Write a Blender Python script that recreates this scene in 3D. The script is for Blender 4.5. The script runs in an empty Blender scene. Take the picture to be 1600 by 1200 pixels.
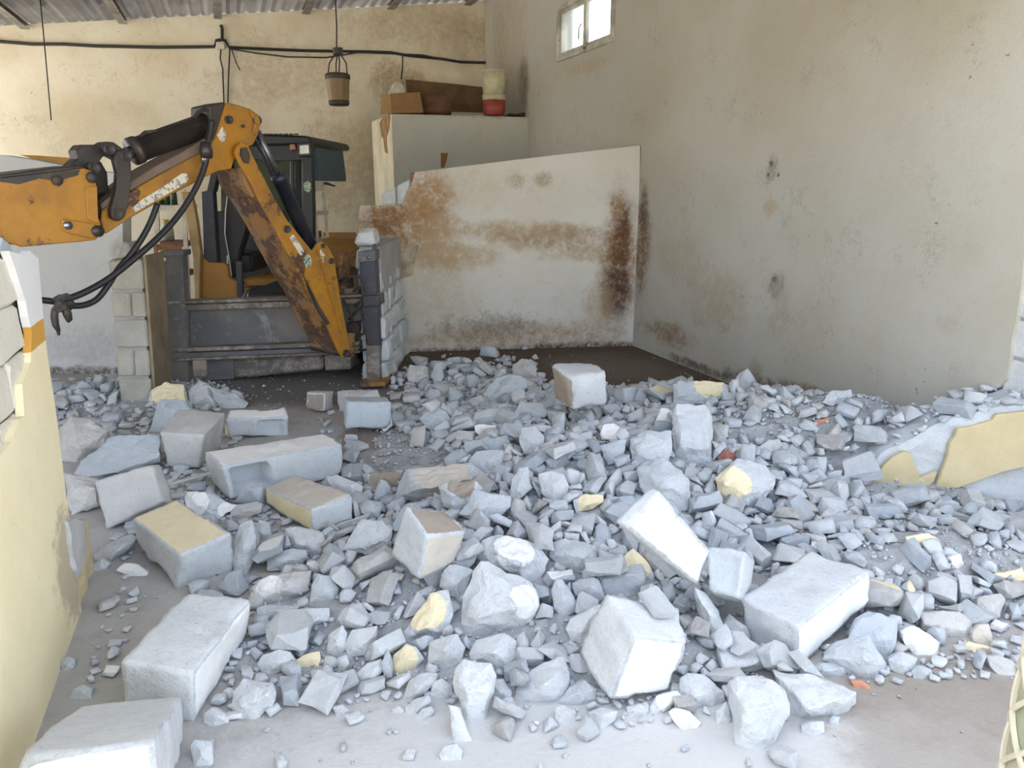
import bpy, bmesh, math, random
from math import sin, cos, radians as R, pi
from mathutils import Vector, Matrix, noise, Euler
import numpy as np

scn = bpy.context.scene
col = scn.collection

# ------------------------------------------------------------------ camera, sky, sun, exposure
FPX, PITCH, CAMH = 1168.0, R(14.9), 1.6
cam = bpy.data.cameras.new('camera'); cam.lens = FPX / 1600 * 36; cam.sensor_width = 36
cam.clip_start = 0.05; cam.clip_end = 300
camo = bpy.data.objects.new('camera', cam); col.objects.link(camo)
camo.location = (0, 0, CAMH); camo.rotation_euler = (pi / 2 - PITCH, 0, 0)
scn.camera = camo

world = bpy.data.worlds.new('world'); scn.world = world; world.use_nodes = True
wn = world.node_tree; wn.nodes.clear()
wo = wn.nodes.new('ShaderNodeOutputWorld'); wb = wn.nodes.new('ShaderNodeBackground')
sky = wn.nodes.new('ShaderNodeTexSky'); sky.sky_type = 'NISHITA'; sky.sun_disc = False
sky.sun_elevation = R(46); sky.sun_rotation = R(-62); sky.air_density = 1.0; sky.dust_density = 2.0; sky.ozone_density = 1.5
wb.inputs['Strength'].default_value = 0.30
hs = wn.nodes.new('ShaderNodeHueSaturation'); hs.inputs['Saturation'].default_value = 0.46   # hazy sky
wn.links.new(sky.outputs[0], hs.inputs['Color']); wn.links.new(hs.outputs[0], wb.inputs[0]); wn.links.new(wb.outputs[0], wo.inputs[0])

sun = bpy.data.lights.new('sun', 'SUN'); sun.energy = 12.0; sun.angle = R(0.6); sun.color = (1.0, 0.95, 0.87)
suno = bpy.data.objects.new('sun', sun); col.objects.link(suno)
suno.rotation_euler = Vector((-0.80, 0.42, 0.95)).to_track_quat('Z', 'Y').to_euler(); suno.location = (0, 0, 12)

vs = scn.view_settings
vs.view_transform = 'Standard'; vs.look = 'None'; vs.gamma = 1.0; vs.exposure = 1.50; vs.use_curve_mapping = False

# ------------------------------------------------------------------ helpers
CT, ST = cos(PITCH), sin(PITCH)
def ray(x, y):
    a = (x - 800) / FPX; b = -(y - 600) / FPX
    return Vector((a, CT + b * ST, -ST + b * CT))
CAM = Vector((0, 0, CAMH))
def floor_at(x, y, z=0.0):
    d = ray(x, y); return CAM + d * ((z - CAMH) / d.z)
def at(x, y, Y):
    d = ray(x, y); return CAM + d * (Y / d.y)
class Plane:                                     # an upright plane of the building or of the machine
    def __init__(s, p, d):
        s.p = Vector((p[0], p[1], 0)); s.d = Vector((d[0], d[1], 0)).normalized()
        s.n = Vector((-s.d.y, s.d.x, 0))          # side normal
        if s.n.dot(s.p) < 0: s.n = -s.n           # points away from the viewer
    def pt(s, x, y, off=0.0):
        d = ray(x, y); q = s.p + s.n * off - CAM
        return CAM + d * (q.dot(s.n) / d.dot(s.n))
    def uv(s, u, z, off=0.0):
        return s.p + s.d * u + s.n * off + Vector((0, 0, z))

def tag(o, label=None, cat=None, group=None, kind=None):
    if label: o['label'] = label
    if cat: o['category'] = cat
    if group: o['group'] = group
    if kind: o['kind'] = kind
    return o
def link(name, me, mat=None, parent=None):
    o = bpy.data.objects.new(name, me); col.objects.link(o)
    if mat is not None and not me.materials:
        for m in (mat if isinstance(mat, (list, tuple)) else [mat]): me.materials.append(m)
    if parent is not None:
        o.parent = parent; o.matrix_parent_inverse = parent.matrix_world.inverted() if False else Matrix.Translation(-parent.location)
    return o
def thing(name, loc, label=None, cat=None, group=None):
    o = bpy.data.objects.new(name, None); col.objects.link(o); o.location = loc; o.empty_display_size = 0.1
    return tag(o, label, cat, group)

class MB:
    def __init__(s): s.bm = bmesh.new()
    def hull(s, pts):
        vs_ = [s.bm.verts.new(p) for p in pts]
        r = bmesh.ops.convex_hull(s.bm, input=vs_)
        junk = [e for e in r['geom_interior'] if isinstance(e, bmesh.types.BMVert)]
        if junk: bmesh.ops.delete(s.bm, geom=junk, context='VERTS')
        return s
    def prism(s, pts, vec):
        vec = Vector(vec); a = [s.bm.verts.new(p) for p in pts]; b = [s.bm.verts.new(Vector(p) + vec) for p in pts]
        n = len(a)
        s.bm.faces.new(a); s.bm.faces.new(list(reversed(b)))
        for i in range(n): s.bm.faces.new([a[i], b[i], b[(i + 1) % n], a[(i + 1) % n]])
        return s
    def box(s, c, size, rot=None, taper=1.0):
        c = Vector(c); h = Vector(size) * 0.5; vs_ = []
        for k in (-1, 1):
            t = taper if k > 0 else 1.0
            for i, j in ((-1, -1), (1, -1), (1, 1), (-1, 1)):
                v = Vector((i * h.x * t, j * h.y * t, k * h.z))
                if rot is not None: v = rot @ v
                vs_.append(s.bm.verts.new(c + v))
        for f in ((3, 2, 1, 0), (4, 5, 6, 7), (0, 1, 5, 4), (1, 2, 6, 5), (2, 3, 7, 6), (3, 0, 4, 7)):
            s.bm.faces.new([vs_[i] for i in f])
        return s
    def beam(s, a, b, w, h, up=(0, 0, 1)):        # rectangular bar from a to b
        a = Vector(a); b = Vector(b); d = (b - a); L = d.length; d.normalize()
        up = Vector(up); x = d.cross(up).normalized(); z = x.cross(d)
        rot = Matrix((x, d, z)).transposed()
        return s.box((a + b) / 2, (w, L, h), rot)
    def tube(s, pts, r, n=8, cap=True):
        pts = [Vector(p) for p in pts]; rr = r if isinstance(r, (list, tuple)) else [r] * len(pts)
        rings = []; prev = None
        for i, p in enumerate(pts):
            d = (pts[min(i + 1, len(pts) - 1)] - pts[max(i - 1, 0)]).normalized()
            if prev is None:
                x = d.orthogonal().normalized()
            else:
                x = (prev - d * prev.dot(d)).normalized()
            prev = x; y = d.cross(x)
            rings.append([s.bm.verts.new(p + (x * cos(2 * pi * k / n) + y * sin(2 * pi * k / n)) * rr[i]) for k in range(n)])
        for a, b in zip(rings, rings[1:]):
            for k in range(n): s.bm.faces.new([a[k], a[(k + 1) % n], b[(k + 1) % n], b[k]])
        if cap: s.bm.faces.new(list(reversed(rings[0]))); s.bm.faces.new(rings[-1])
        return s
    def lathe(s, c, prof, n=24, axis=(0, 0, 1)):
        c = Vector(c); q = Vector((0, 0, 1)).rotation_difference(Vector(axis)); rings = []
        for r_, z in prof:
            rings.append([s.bm.verts.new(c + q @ Vector((r_ * cos(2 * pi * k / n), r_ * sin(2 * pi * k / n), z))) for k in range(n)])
        for a, b in zip(rings, rings[1:]):
            for k in range(n): s.bm.faces.new([a[k], a[(k + 1) % n], b[(k + 1) % n], b[k]])
        return s
    def bevel(s, w, seg=1):
        bmesh.ops.recalc_face_normals(s.bm, faces=s.bm.faces)
        es = [e for e in s.bm.edges if len(e.link_faces) == 2 and e.calc_face_angle(0) > 0.5]
        bmesh.ops.bevel(s.bm, geom=es, offset=w, segments=seg, affect='EDGES', clamp_overlap=True)
        return s
    def mesh(s, name='mesh', smooth=False):
        bmesh.ops.recalc_face_normals(s.bm, faces=s.bm.faces)
        me = bpy.data.meshes.new(name); s.bm.to_mesh(me); s.bm.free()
        if smooth:
            me.polygons.foreach_set('use_smooth', [True] * len(me.polygons))
        return me
    def build(s, name, mat, parent=None, smooth=False):
        return link(name, s.mesh(name, smooth), mat, parent)

# ------------------------------------------------------------------ procedural materials
class NT:
    def __init__(s, name):
        s.m = bpy.data.materials.new(name); s.m.use_nodes = True; s.t = s.m.node_tree; s.t.nodes.clear()
        s.out = s.n('ShaderNodeOutputMaterial'); s.bs = s.n('ShaderNodeBsdfPrincipled')
        s.l(s.bs.outputs[0], s.out.inputs[0]); s._pos = None
    def n(s, t, **k):
        x = s.t.nodes.new(t)
        for a, b in k.items(): setattr(x, a, b)
        return x
    def l(s, a, b): s.t.links.new(a, b)
    def set(s, sock, v):
        if hasattr(v, 'is_linked') or isinstance(v, bpy.types.NodeSocket): s.l(v, sock)
        else:
            if isinstance(v, tuple) and len(v) == 3 and sock.type == 'RGBA': v = (*v, 1)
            sock.default_value = v
    def pos(s, obj=False):
        if obj: return s.n('ShaderNodeTexCoord').outputs['Object']
        if s._pos is None: s._pos = s.n('ShaderNodeNewGeometry').outputs['Position']
        return s._pos
    def noise(s, scale, detail=4, rough=0.6, obj=False, stretch=None, vec=None):
        v = vec or s.pos(obj)
        if stretch:
            mp = s.n('ShaderNodeMapping'); s.l(v, mp.inputs[0]); mp.inputs['Scale'].default_value = stretch; v = mp.outputs[0]
        x = s.n('ShaderNodeTexNoise'); s.l(v, x.inputs['Vector'])
        x.inputs['Scale'].default_value = scale; x.inputs['Detail'].default_value = detail; x.inputs['Roughness'].default_value = rough
        return x.outputs['Fac']
    def math(s, op, a, b=0.0, c=0.0):
        x = s.n('ShaderNodeMath', operation=op)
        for i, v in enumerate((a, b, c)):
            s.set(x.inputs[i], v)
        return x.outputs[0]
    def ramp(s, f, a, b, lo=0.0, hi=1.0, smooth=True):
        x = s.n('ShaderNodeMapRange'); x.interpolation_type = 'SMOOTHSTEP' if smooth else 'LINEAR'
        s.set(x.inputs[0], f)
        for i, v in zip((1, 2, 3, 4), (a, b, lo, hi)): x.inputs[i].default_value = v
        return x.outputs[0]
    def mix(s, f, a, b, blend='MIX'):
        x = s.n('ShaderNodeMix', data_type='RGBA', blend_type=blend)
        s.set(x.inputs[0], f); s.set(x.inputs[6], a); s.set(x.inputs[7], b); return x.outputs[2]
    def blob(s, c, r, nz=0.5, nscale=6.0, e0=1.0, e1=0.55):     # mask of a stain round a point of the building
        v = s.n('ShaderNodeVectorMath', operation='SUBTRACT'); s.l(s.pos(), v.inputs[0]); v.inputs[1].default_value = c
        d = s.n('ShaderNodeVectorMath', operation='DIVIDE'); s.l(v.outputs[0], d.inputs[0]); d.inputs[1].default_value = r
        L = s.n('ShaderNodeVectorMath', operation='LENGTH'); s.l(d.outputs[0], L.inputs[0])
        q = s.math('ADD', L.outputs['Value'], s.math('MULTIPLY', s.math('SUBTRACT', s.noise(nscale, 8, 0.78), 0.5), nz * 3.4))
        return s.ramp(q, e0, e1)
    def bump(s, h, strength=0.4, dist=0.01):
        b = s.n('ShaderNodeBump'); b.inputs['Strength'].default_value = strength; b.inputs['Distance'].default_value = dist
        s.l(h, b.inputs['Height']); s.l(b.outputs[0], s.bs.inputs['Normal']); return s
    def fin(s, c, rough=0.8, metal=0.0, spec=None):
        s.set(s.bs.inputs['Base Color'], c); s.set(s.bs.inputs['Roughness'], rough); s.set(s.bs.inputs['Metallic'], metal)
        if spec is not None: s.bs.inputs['Specular IOR Level'].default_value = spec
        return s.m

def plain(name, c, rough=0.7, metal=0.0, var=0.12, scale=8, bump=0.2, dist=0.004):
    t = NT(name); f = t.noise(scale, 5)
    d = tuple(v * (1 - var) for v in c); e = tuple(min(1, v * (1 + var)) for v in c)
    cc = t.mix(t.ramp(f, 0.3, 0.7), d, e)
    if bump: t.bump(t.noise(scale * 12, 3), bump, dist)
    return t.fin(cc, rough, metal)

def worn(name, c, under, amount=0.5, rough=0.5, metal=0.0, scale=5.0, dirt=(0.10, 0.08, 0.06), dirt_amt=0.5, bump=0.3):
    t = NT(name)
    f = t.noise(scale, 8, 0.7); g = t.noise(scale * 0.6, 5, 0.6); h = t.noise(scale * 6, 6, 0.7)
    cc = t.mix(t.ramp(h, 0.3, 0.7), tuple(v * 0.86 for v in c), c)
    cc = t.mix(t.math('MULTIPLY', t.ramp(g, 0.42, 0.70), dirt_amt), cc, dirt)
    cc = t.mix(t.ramp(f, 0.66 - amount * 0.25, 0.70 - amount * 0.2), cc, t.mix(t.ramp(h, 0.35, 0.65), under, tuple(v * 0.5 for v in under)))
    t.bump(h, bump, 0.004)
    return t.fin(cc, t.ramp(g, 0.3, 0.7, rough - 0.1, rough + 0.25), metal)

def plaster(name, base, stains=(), speck=0.5, speck_col=(0.10, 0.08, 0.06), rough=0.9, bumps=0.35, cloud=(0.8, 0.76, 0.66)):
    t = NT(name)
    c = t.mix(t.ramp(t.noise(0.9, 5), 0.35, 0.7), base, tuple(b * k for b, k in zip(base, cloud)))
    c = t.mix(t.math('MULTIPLY', t.ramp(t.noise(7, 8, 0.75), 0.52, 0.75), 0.35), c, tuple(b * k * 0.8 for b, k in zip(base, cloud)))
    if speck:
        sp = t.ramp(t.noise(22, 3, 0.5), 0.70, 0.74)
        area = t.ramp(t.noise(1.6, 4), 0.48, 0.62)
        c = t.mix(t.math('MULTIPLY', t.math('MULTIPLY', sp, area), speck), c, speck_col)
        cr = t.ramp(t.math('ABSOLUTE', t.math('SUBTRACT', t.noise(2.6, 9, 0.75), 0.5)), 0.006, 0.0)
        c = t.mix(t.math('MULTIPLY', t.math('MULTIPLY', cr, t.ramp(t.noise(2.2, 2), 0.52, 0.62)), speck), c, speck_col)
    for st in stains:
        ctr, r, sc, amt = st[:4]; nz = st[4] if len(st) > 4 else 0.5; ns = st[5] if len(st) > 5 else 5.0
        fine = t.ramp(t.noise(ns * 3.5, 9, 0.85), 0.34, 0.60, 0.12, 1.0)
        m = t.math('MULTIPLY', t.math('MULTIPLY', t.blob(ctr, r, nz, ns, 1.05, 0.4), fine), amt)
        c = t.mix(m, c, sc)
    t.bump(t.math('ADD', t.noise(5, 4), t.math('MULTIPLY', t.noise(60, 4, 0.7), 0.35)), bumps, 0.02)
    return t.fin(c, rough)
# ------------------------------------------------------------------ planes of the building
PR = Plane((1.25, 7.53), (-0.37, 1))         # right wall
PB = Plane((-0.41, 12.0), (1, 0.28))         # back wall
PM = Plane((1.25, 7.55), (1, 0.13))          # pen wall in the middle
PS = Plane((1.98, 3.60), (1, -0.03))         # low stub on the right, its camera side
PL = Plane((-1.77, 2.85), (-0.36, 1))        # near wall on the left, its room side
PW = Plane((-3.49, 6.39), (1, 0.08))         # low white wall behind the left wall
def roof_z(x, y): return 3.55 + 0.105 * ((x + 0.37 * y) / 1.066 + 2.5)

WARM = (0.80, 0.75, 0.61)
P = lambda pl, x, y, o=0.0: tuple(pl.pt(x, y, o))
BRN = (0.20, 0.10, 0.035); DBR = (0.07, 0.035, 0.02); TAN = (0.42, 0.31, 0.18); GRYD = (0.25, 0.22, 0.18)
m_back = plaster('cream_plaster', WARM, [
    (P(PB, 640, 40), (1.5, .6, .35), TAN, .55, .6, 3), (P(PB, 450, 120), (1.3, .6, .5), TAN, .5, .6, 3),
    (P(PB, 620, 130), (.5, .5, .35), (.30, .19, .09), .8, .5, 4), (P(PB, 540, 260), (.9, .6, .9), TAN, .6, .6, 3),
    (P(PB, 730, 60), (.5, .5, .5), GRYD, .5, .6, 4)], speck=0.75, cloud=(0.84, 0.78, 0.68))
m_right = plaster('stained_white_plaster', (0.52, 0.505, 0.45), [
    (P(PR, 1003, 380), (.14, .22, .62), BRN, .95, .35, 5), (P(PR, 1006, 330), (.05, .12, .3), DBR, .8, .3, 6),
    (P(PR, 1060, 400), (.4, .5, .28), TAN, .4, .6, 3), (P(PR, 1120, 470), (.3, .6, .35), (.38, .28, .17), .55, .7, 4),
    (P(PR, 1040, 520), (.4, .7, .16), (.26, .16, .08), .85, .6, 4), (P(PR, 1180, 600), (.4, .55, .10), DBR, .95, .5, 5),
    (P(PR, 1090, 573), (.5, .7, .06), DBR, .9, .5, 5),
    (P(PR, 1260, 612), (.3, .4, .07), BRN, .8, .6, 5), (P(PR, 1212, 445), (.09, .12, .12), GRYD, .9, .6, 6),
    (P(PR, 1210, 437), (.025, .03, .03), (.04, .035, .03), 1, .4, 12), (P(PR, 1205, 265), (.05, .08, .12), GRYD, .8, .7, 7),
    (P(PR, 1200, 273), (.02, .02, .02), (.05, .04, .03), 1, .3, 12), (P(PR, 1216, 273), (.02, .02, .02), (.05, .04, .03), 1, .3, 12),
    (P(PR, 1205, 255), (.025, .03, .03), (.05, .04, .03), 1, .3, 12), (P(PR, 1203, 325), (.08, .1, .09), TAN, .8, .6, 6),
    (P(PR, 1218, 490), (.10, .15, .30), (.40, .34, .26), .55, .6, 4), (P(PR, 1480, 505), (.06, .1, .08), (.35, .27, .2), .35, .6, 8),
    (P(PR, 1435, 505), (.06, .1, .09), (.42, .38, .30), .25, .6, 8), (P(PR, 1515, 395), (.06, .1, .08), (.42, .38, .30), .25, .6, 8),
    (P(PR, 800, 70), (.35, .8, .8), TAN, .4, .6, 3), (P(PR, 818, 130), (.12, .35, .4), GRYD, .75, .4, 4),
    (P(PR, 780, 60), (.2, .5, .7), (.34, .27, .18), .6, .6, 4), (P(PR, 1180, 585), (.07, .1, .16), (.33, .27, .2), .8, .5, 6),
    (P(PR, 915, 105), (.4, .7, .1), TAN, .5, .7, 6)], speck=0.7, cloud=(0.9, 0.88, 0.8), bumps=0.3)
OR_ = (0.30, 0.15, 0.045)
m_mid = plaster('rust_stained_plaster', (0.66, 0.645, 0.60), [
    (P(PM, 660, 470), (.6, .3, .5), (.52, .44, .32), .6, .7, 2.5), (P(PM, 740, 290), (.6, .3, .25), (.55, .48, .36), .6, .7, 3),
    (P(PM, 625, 350), (.62, .4, .40), OR_, 1.0, .35, 3), (P(PM, 600, 345), (.25, .4, .17), (.18, .085, .03), .9, .4, 5), (P(PM, 668, 310), (.30, .3, .42), (.36, .21, .09), .95, .5, 3.5),
    (P(PM, 690, 385), (.35, .3, .30), (.42, .28, .14), .85, .6, 3), (P(PM, 800, 362), (1.1, .3, .13), (.42, .31, .19), .9, .6, 3),
    (P(PM, 870, 372), (.75, .3, .15), (.36, .26, .16), .9, .6, 4), (P(PM, 700, 398), (.8, .3, .15), (.45, .33, .2), .8, .6, 3), (P(PM, 930, 395), (.6, .3, .12), TAN, .8, .6, 4),
    (P(PM, 966, 410), (.26, .4, .85), (.26, .14, .06), 1.0, .30, 3), (P(PM, 970, 400), (.13, .4, .6), (.13, .06, .025), 1.0, .3, 4), (P(PM, 962, 458), (.21, .4, .36), DBR, 1.0, .3, 4),
    (P(PM, 974, 365), (.09, .4, .36), (.12, .055, .02), 1, .3, 6), (P(PM, 964, 325), (.09, .3, .16), (.30, .18, .08), .9, .5, 6),
    (P(PM, 935, 480), (.22, .3, .3), TAN, .7, .6, 4), (P(PM, 800, 525), (1.6, .4, .18), (.36, .24, .14), .85, .6, 3), (P(PM, 900, 545), (1.2, .4, .09), DBR, 1.0, .5, 5),
    (P(PM, 700, 552), (.8, .4, .07), (.12, .07, .04), 1.0, .5, 6), (P(PM, 760, 510), (.6, .4, .16), (.16, .12, .08), .6, 1.0, 10),
    (P(PM, 805, 282), (.11, .3, .09), (.40, .33, .22), .8, .5, 7), (P(PM, 848, 281), (.12, .3, .09), (.34, .27, .18), .9, .5, 7)],
    speck=0.5, cloud=(0.93, 0.9, 0.84), bumps=0.3)
m_loft = plaster('pale_plaster', (0.62, 0.62, 0.57), [((0, 10.2, 2.5), (2, 2, .08), (.2, .15, .1), .6, .6, 5)], speck=0.5, cloud=(0.9, 0.9, 0.84))
m_lowwall = plaster('white_limewash', (0.66, 0.67, 0.68), [(P(PW, 125, 585), (1.2, .4, .09), DBR, .9, .5, 6), (P(PW, 130, 540), (.5, .4, .2), GRYD, .3, .8, 8),
    (P(PW, 192, 390), (.12, .3, .15), (.35, .3, .22), .7, .5, 6)], speck=0.5, cloud=(0.93, 0.93, 0.93))

#wall on the left: white above an orange stripe above yellow, in the paint itself
def left_paint():
    t = NT('yellow_painted_plaster')
    z = t.n('ShaderNodeSeparateXYZ'); t.l(t.pos(), z.inputs[0]); z = z.outputs[2]
    zz = t.math('ADD', z, t.math('MULTIPLY', t.math('SUBTRACT', t.noise(9, 4), 0.5), 0.012))
    yel = t.mix(t.ramp(t.noise(2.2, 6, 0.7), 0.35, 0.7), (0.93, 0.83, 0.56), (0.88, 0.77, 0.49))
    yel = t.mix(t.math('MULTIPLY', t.ramp(t.noise(14, 8, 0.8), 0.58, 0.72), 0.35), yel, (0.52, 0.42, 0.26))
    org = (0.66, 0.34, 0.06); wht = (0.80, 0.80, 0.79)
    c = t.mix(t.ramp(zz, 1.045, 1.05), yel, org)
    c = t.mix(t.ramp(zz, 1.125, 1.13), c, wht)
    c = t.mix(t.math('MULTIPLY', t.blob(P(PL, 110, 880), (.15, .3, .25), .6, 8), 0.6), c, (0.33, 0.27, 0.2))
    t.bump(t.math('ADD', t.noise(7, 4), t.math('MULTIPLY', t.noise(70, 4, .7), .3)), 0.4, 0.015)
    return t.fin(c, 0.85)
m_leftwall = left_paint()
def stub_paint():
    t = NT('chipped_yellow_paint')
    yel = t.mix(t.ramp(t.noise(3, 6, 0.7), 0.35, 0.7), (0.66, 0.56, 0.34), (0.56, 0.47, 0.28))
    t.bump(t.noise(60, 5), 0.3, 0.01); return t.fin(yel, 0.85)
m_stub = stub_paint()

def concrete(name, a, b, dark=(0.20, 0.20, 0.21), brown=0.25, vary=True, bump=0.6):
    t = NT(name)
    n1 = t.noise(4.5, 7, 0.65, obj=True); n2 = t.noise(38, 6, 0.75, obj=True); n3 = t.noise(150, 3, 0.6, obj=True)
    c = t.mix(t.ramp(n1, 0.32, 0.68), a, b)
    c = t.mix(t.ramp(n2, 0.47, 0.72, 0, 0.30), c, tuple(v * 2.0 for v in dark))
    c = t.mix(t.ramp(t.noise(75, 5, 0.7, obj=True), 0.60, 0.66, 0, 0.30), c, dark)
    c = t.mix(t.ramp(n3, 0.60, 0.72, 0, 0.35), c, (0.8, 0.82, 0.84))
    if brown: c = t.mix(t.math('MULTIPLY', t.ramp(t.noise(2.6, 5, obj=True), 0.60, 0.75), brown), c, (0.40, 0.31, 0.21))
    if vary:
        oi = t.n('ShaderNodeObjectInfo')
        c = t.mix(t.math('MULTIPLY', oi.outputs['Random'], 0.25), c, (0.38, 0.395, 0.42))
    t.bump(t.math('ADD', t.math('MULTIPLY', t.noise(14, 6, .7, obj=True), 1.2), t.math('ADD', t.math('MULTIPLY', n2, 1.5), t.math('MULTIPLY', n3, 0.6))), bump, 0.009)
    return t.fin(c, 0.95, spec=0.2)
m_conc = concrete('broken_concrete', (0.56, 0.605, 0.635), (0.66, 0.70, 0.725))
m_concw = concrete('pale_lit_concrete', (0.66, 0.69, 0.71), (0.76, 0.785, 0.80), brown=0.12)  # pale concrete; on near pieces its tone also carries the front brightness
m_concb = concrete('blue_grey_concrete', (0.50, 0.555, 0.61), (0.59, 0.64, 0.685), brown=0.1)
m_concd = concrete('dusty_brown_concrete', (0.54, 0.525, 0.50), (0.68, 0.67, 0.65), brown=0.6)
m_blockwall = concrete('bare_block_face', (0.60, 0.615, 0.625), (0.72, 0.73, 0.73), brown=0.4)
m_mortar = concrete('old_mortar', (0.36, 0.35, 0.33), (0.46, 0.45, 0.43), brown=0.4)
def paint_flake(name, base, showing, edge=0.5, under=(0.60, 0.63, 0.65)):
    t = NT(name)                                  # paint layer clinging to a face: attribute = distance from the face edge
    at_ = t.n('ShaderNodeAttribute'); at_.attribute_name = 'paint'
    q = t.math('ADD', at_.outputs['Fac'], t.math('MULTIPLY', t.math('SUBTRACT', t.noise(14, 7, 0.72, obj=True), 0.5), edge * 1.6))
    m = t.ramp(q, 0.46, 0.50)
    n2 = t.noise(38, 6, 0.75, obj=True)
    un = t.mix(t.ramp(n2, 0.4, 0.75), under, tuple(v * .68 for v in under))
    p = t.mix(t.ramp(t.noise(9, 6, .7, obj=True), 0.4, 0.75, 0, 0.5), base, tuple(v * 0.82 for v in base))
    p = t.mix(t.ramp(t.noise(60, 4, .7, obj=True), 0.63, 0.7, 0, 0.5), p, showing)
    c = t.mix(m, un, p)
    t.bump(t.math('ADD', t.math('MULTIPLY', m, 0.6), t.math('MULTIPLY', n2, 0.8)), 0.5, 0.01)
    return t.fin(c, 0.9, spec=0.2)
m_pyel = paint_flake('yellow_paint_on_concrete', (0.86, 0.76, 0.52), (0.45, 0.37, 0.25))
m_pwht = paint_flake('white_paint_on_concrete', (0.90, 0.90, 0.89), (0.55, 0.50, 0.44))
m_pbrn = paint_flake('brown_stain_on_concrete', (0.40, 0.34, 0.28), (0.22, 0.17, 0.12), edge=0.9)
m_pbfw = paint_flake('beige_mortar_on_concrete', (0.66, 0.61, 0.54), (0.45, 0.38, 0.31), edge=0.9)

def floor_mat():
    t = NT('dusty_concrete_floor')
    n1 = t.noise(0.8, 7, 0.65); n2 = t.noise(6, 8, 0.75); n3 = t.noise(45, 5, 0.7)
    c = t.mix(t.ramp(n1, 0.35, 0.65), (0.40, 0.385, 0.36), (0.48, 0.475, 0.465))
    c = t.mix(t.ramp(n2, 0.45, 0.75, 0, 0.6), c, (0.29, 0.27, 0.245))
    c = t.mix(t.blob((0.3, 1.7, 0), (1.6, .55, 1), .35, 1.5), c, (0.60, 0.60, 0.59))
    c = t.mix(t.ramp(n3, 0.62, 0.70, 0, 0.75), c, (0.68, 0.68, 0.68))
    c = t.mix(t.math('MULTIPLY', t.blob((1.5, 1.9, 0), (.7, .5, 1), .5, 2), 0.6), c, (0.30, 0.25, 0.20))
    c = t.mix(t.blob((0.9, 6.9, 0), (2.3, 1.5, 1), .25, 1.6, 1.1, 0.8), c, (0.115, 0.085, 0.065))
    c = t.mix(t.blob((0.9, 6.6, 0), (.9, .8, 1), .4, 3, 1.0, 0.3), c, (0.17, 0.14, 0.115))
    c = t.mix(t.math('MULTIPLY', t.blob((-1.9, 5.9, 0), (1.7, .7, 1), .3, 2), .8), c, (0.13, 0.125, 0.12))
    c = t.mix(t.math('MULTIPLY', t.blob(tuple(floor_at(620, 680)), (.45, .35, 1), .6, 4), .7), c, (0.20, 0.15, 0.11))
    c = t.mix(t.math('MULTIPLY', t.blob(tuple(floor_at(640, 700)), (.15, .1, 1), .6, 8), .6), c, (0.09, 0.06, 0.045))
    wide = t.ramp(t.noise(0.12, 3), 0.4, 0.6); yy = t.n('ShaderNodeSeparateXYZ'); t.l(t.pos(), yy.inputs[0])
    c = t.mix(t.ramp(yy.outputs[1], 0.2, -0.5), c, t.mix(wide, (0.42, 0.37, 0.29), (0.5, 0.45, 0.36)))
    t.bump(t.math('ADD', n2, t.math('MULTIPLY', n3, 0.8)), 0.5, 0.012)
    return t.fin(c, 0.92, spec=0.2)
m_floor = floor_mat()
def roof_mat():
    t = NT('grey_fibre_cement')
    c = t.mix(t.ramp(t.noise(1.2, 6), 0.35, 0.7), (0.20, 0.19, 0.175), (0.13, 0.125, 0.12))
    c = t.mix(t.ramp(t.noise(40, 4, .7), 0.62, 0.72, 0, 0.5), c, (0.3, 0.29, 0.26))
    t.bump(t.noise(50, 4), 0.4, 0.01); return t.fin(c, 0.9)
m_roof = roof_mat()
m_purlin = worn('rusty_galvanised_steel', (0.30, 0.28, 0.25), (0.20, 0.12, 0.07), 0.4, 0.6, 0.2)

# ------------------------------------------------------------------ floor, walls, roof
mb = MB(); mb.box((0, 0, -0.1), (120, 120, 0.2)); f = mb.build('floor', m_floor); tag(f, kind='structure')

# roof sheet: corrugated fibre cement, with purlins as parts
def roof():
    d = Vector((-0.37, 1, 0)).normalized(); s_ = Vector((1, 0.37, 0)).normalized()
    mb = MB(); n = 210; s0, s1 = -5.4, 4.1; t0, t1 = 2.5, 14.2
    rows = []
    for i in range(n + 1):
        s = s0 + (s1 - s0) * i / n
        dz = 0.022 * sin(s / 0.15 * 2 * pi)
        r_ = []
        for t_ in (t0, 5, 8, 11, t1):
            p = s_ * s + d * t_; r_.append(mb.bm.verts.new((p.x, p.y, 3.55 + 0.105 * (s + 2.5) + 0.03 + dz)))
        rows.append(r_)
    for a, b in zip(rows, rows[1:]):
        for k in range(4): mb.bm.faces.new([a[k], b[k], b[k + 1], a[k + 1]])
    r = bmesh.ops.solidify(mb.bm, geom=list(mb.bm.faces), thickness=0.012)
    o = mb.build('ceiling', m_roof); tag(o, kind='structure')
    for (x, y) in ((40, 46), (193, 42), (341, 36), (478, 26), (610, 20), (730, 10)):
        e = PB.pt(x, y, -0.02); s = e.dot(s_); zc = 3.55 + 0.105 * (s + 2.5)
        a = Vector((e.x, e.y, zc - 0.06)); b = a - d * (a.dot(d) - t0 - 0.1)
        q = MB(); q.beam(a - d * .02, b, 0.10, 0.012); q.box((0, 0, 0), (0, 0, 0)) if False else None
        q.beam(a - d * .02 + Vector((0, 0, .05)), b + Vector((0, 0, .05)), 0.10, 0.012)
        q.beam(a - d * .02 + Vector((0, 0, .022)), b + Vector((0, 0, .022)), 0.014, 0.06)
        q.build('purlin', m_purlin, o)
roof()

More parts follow.
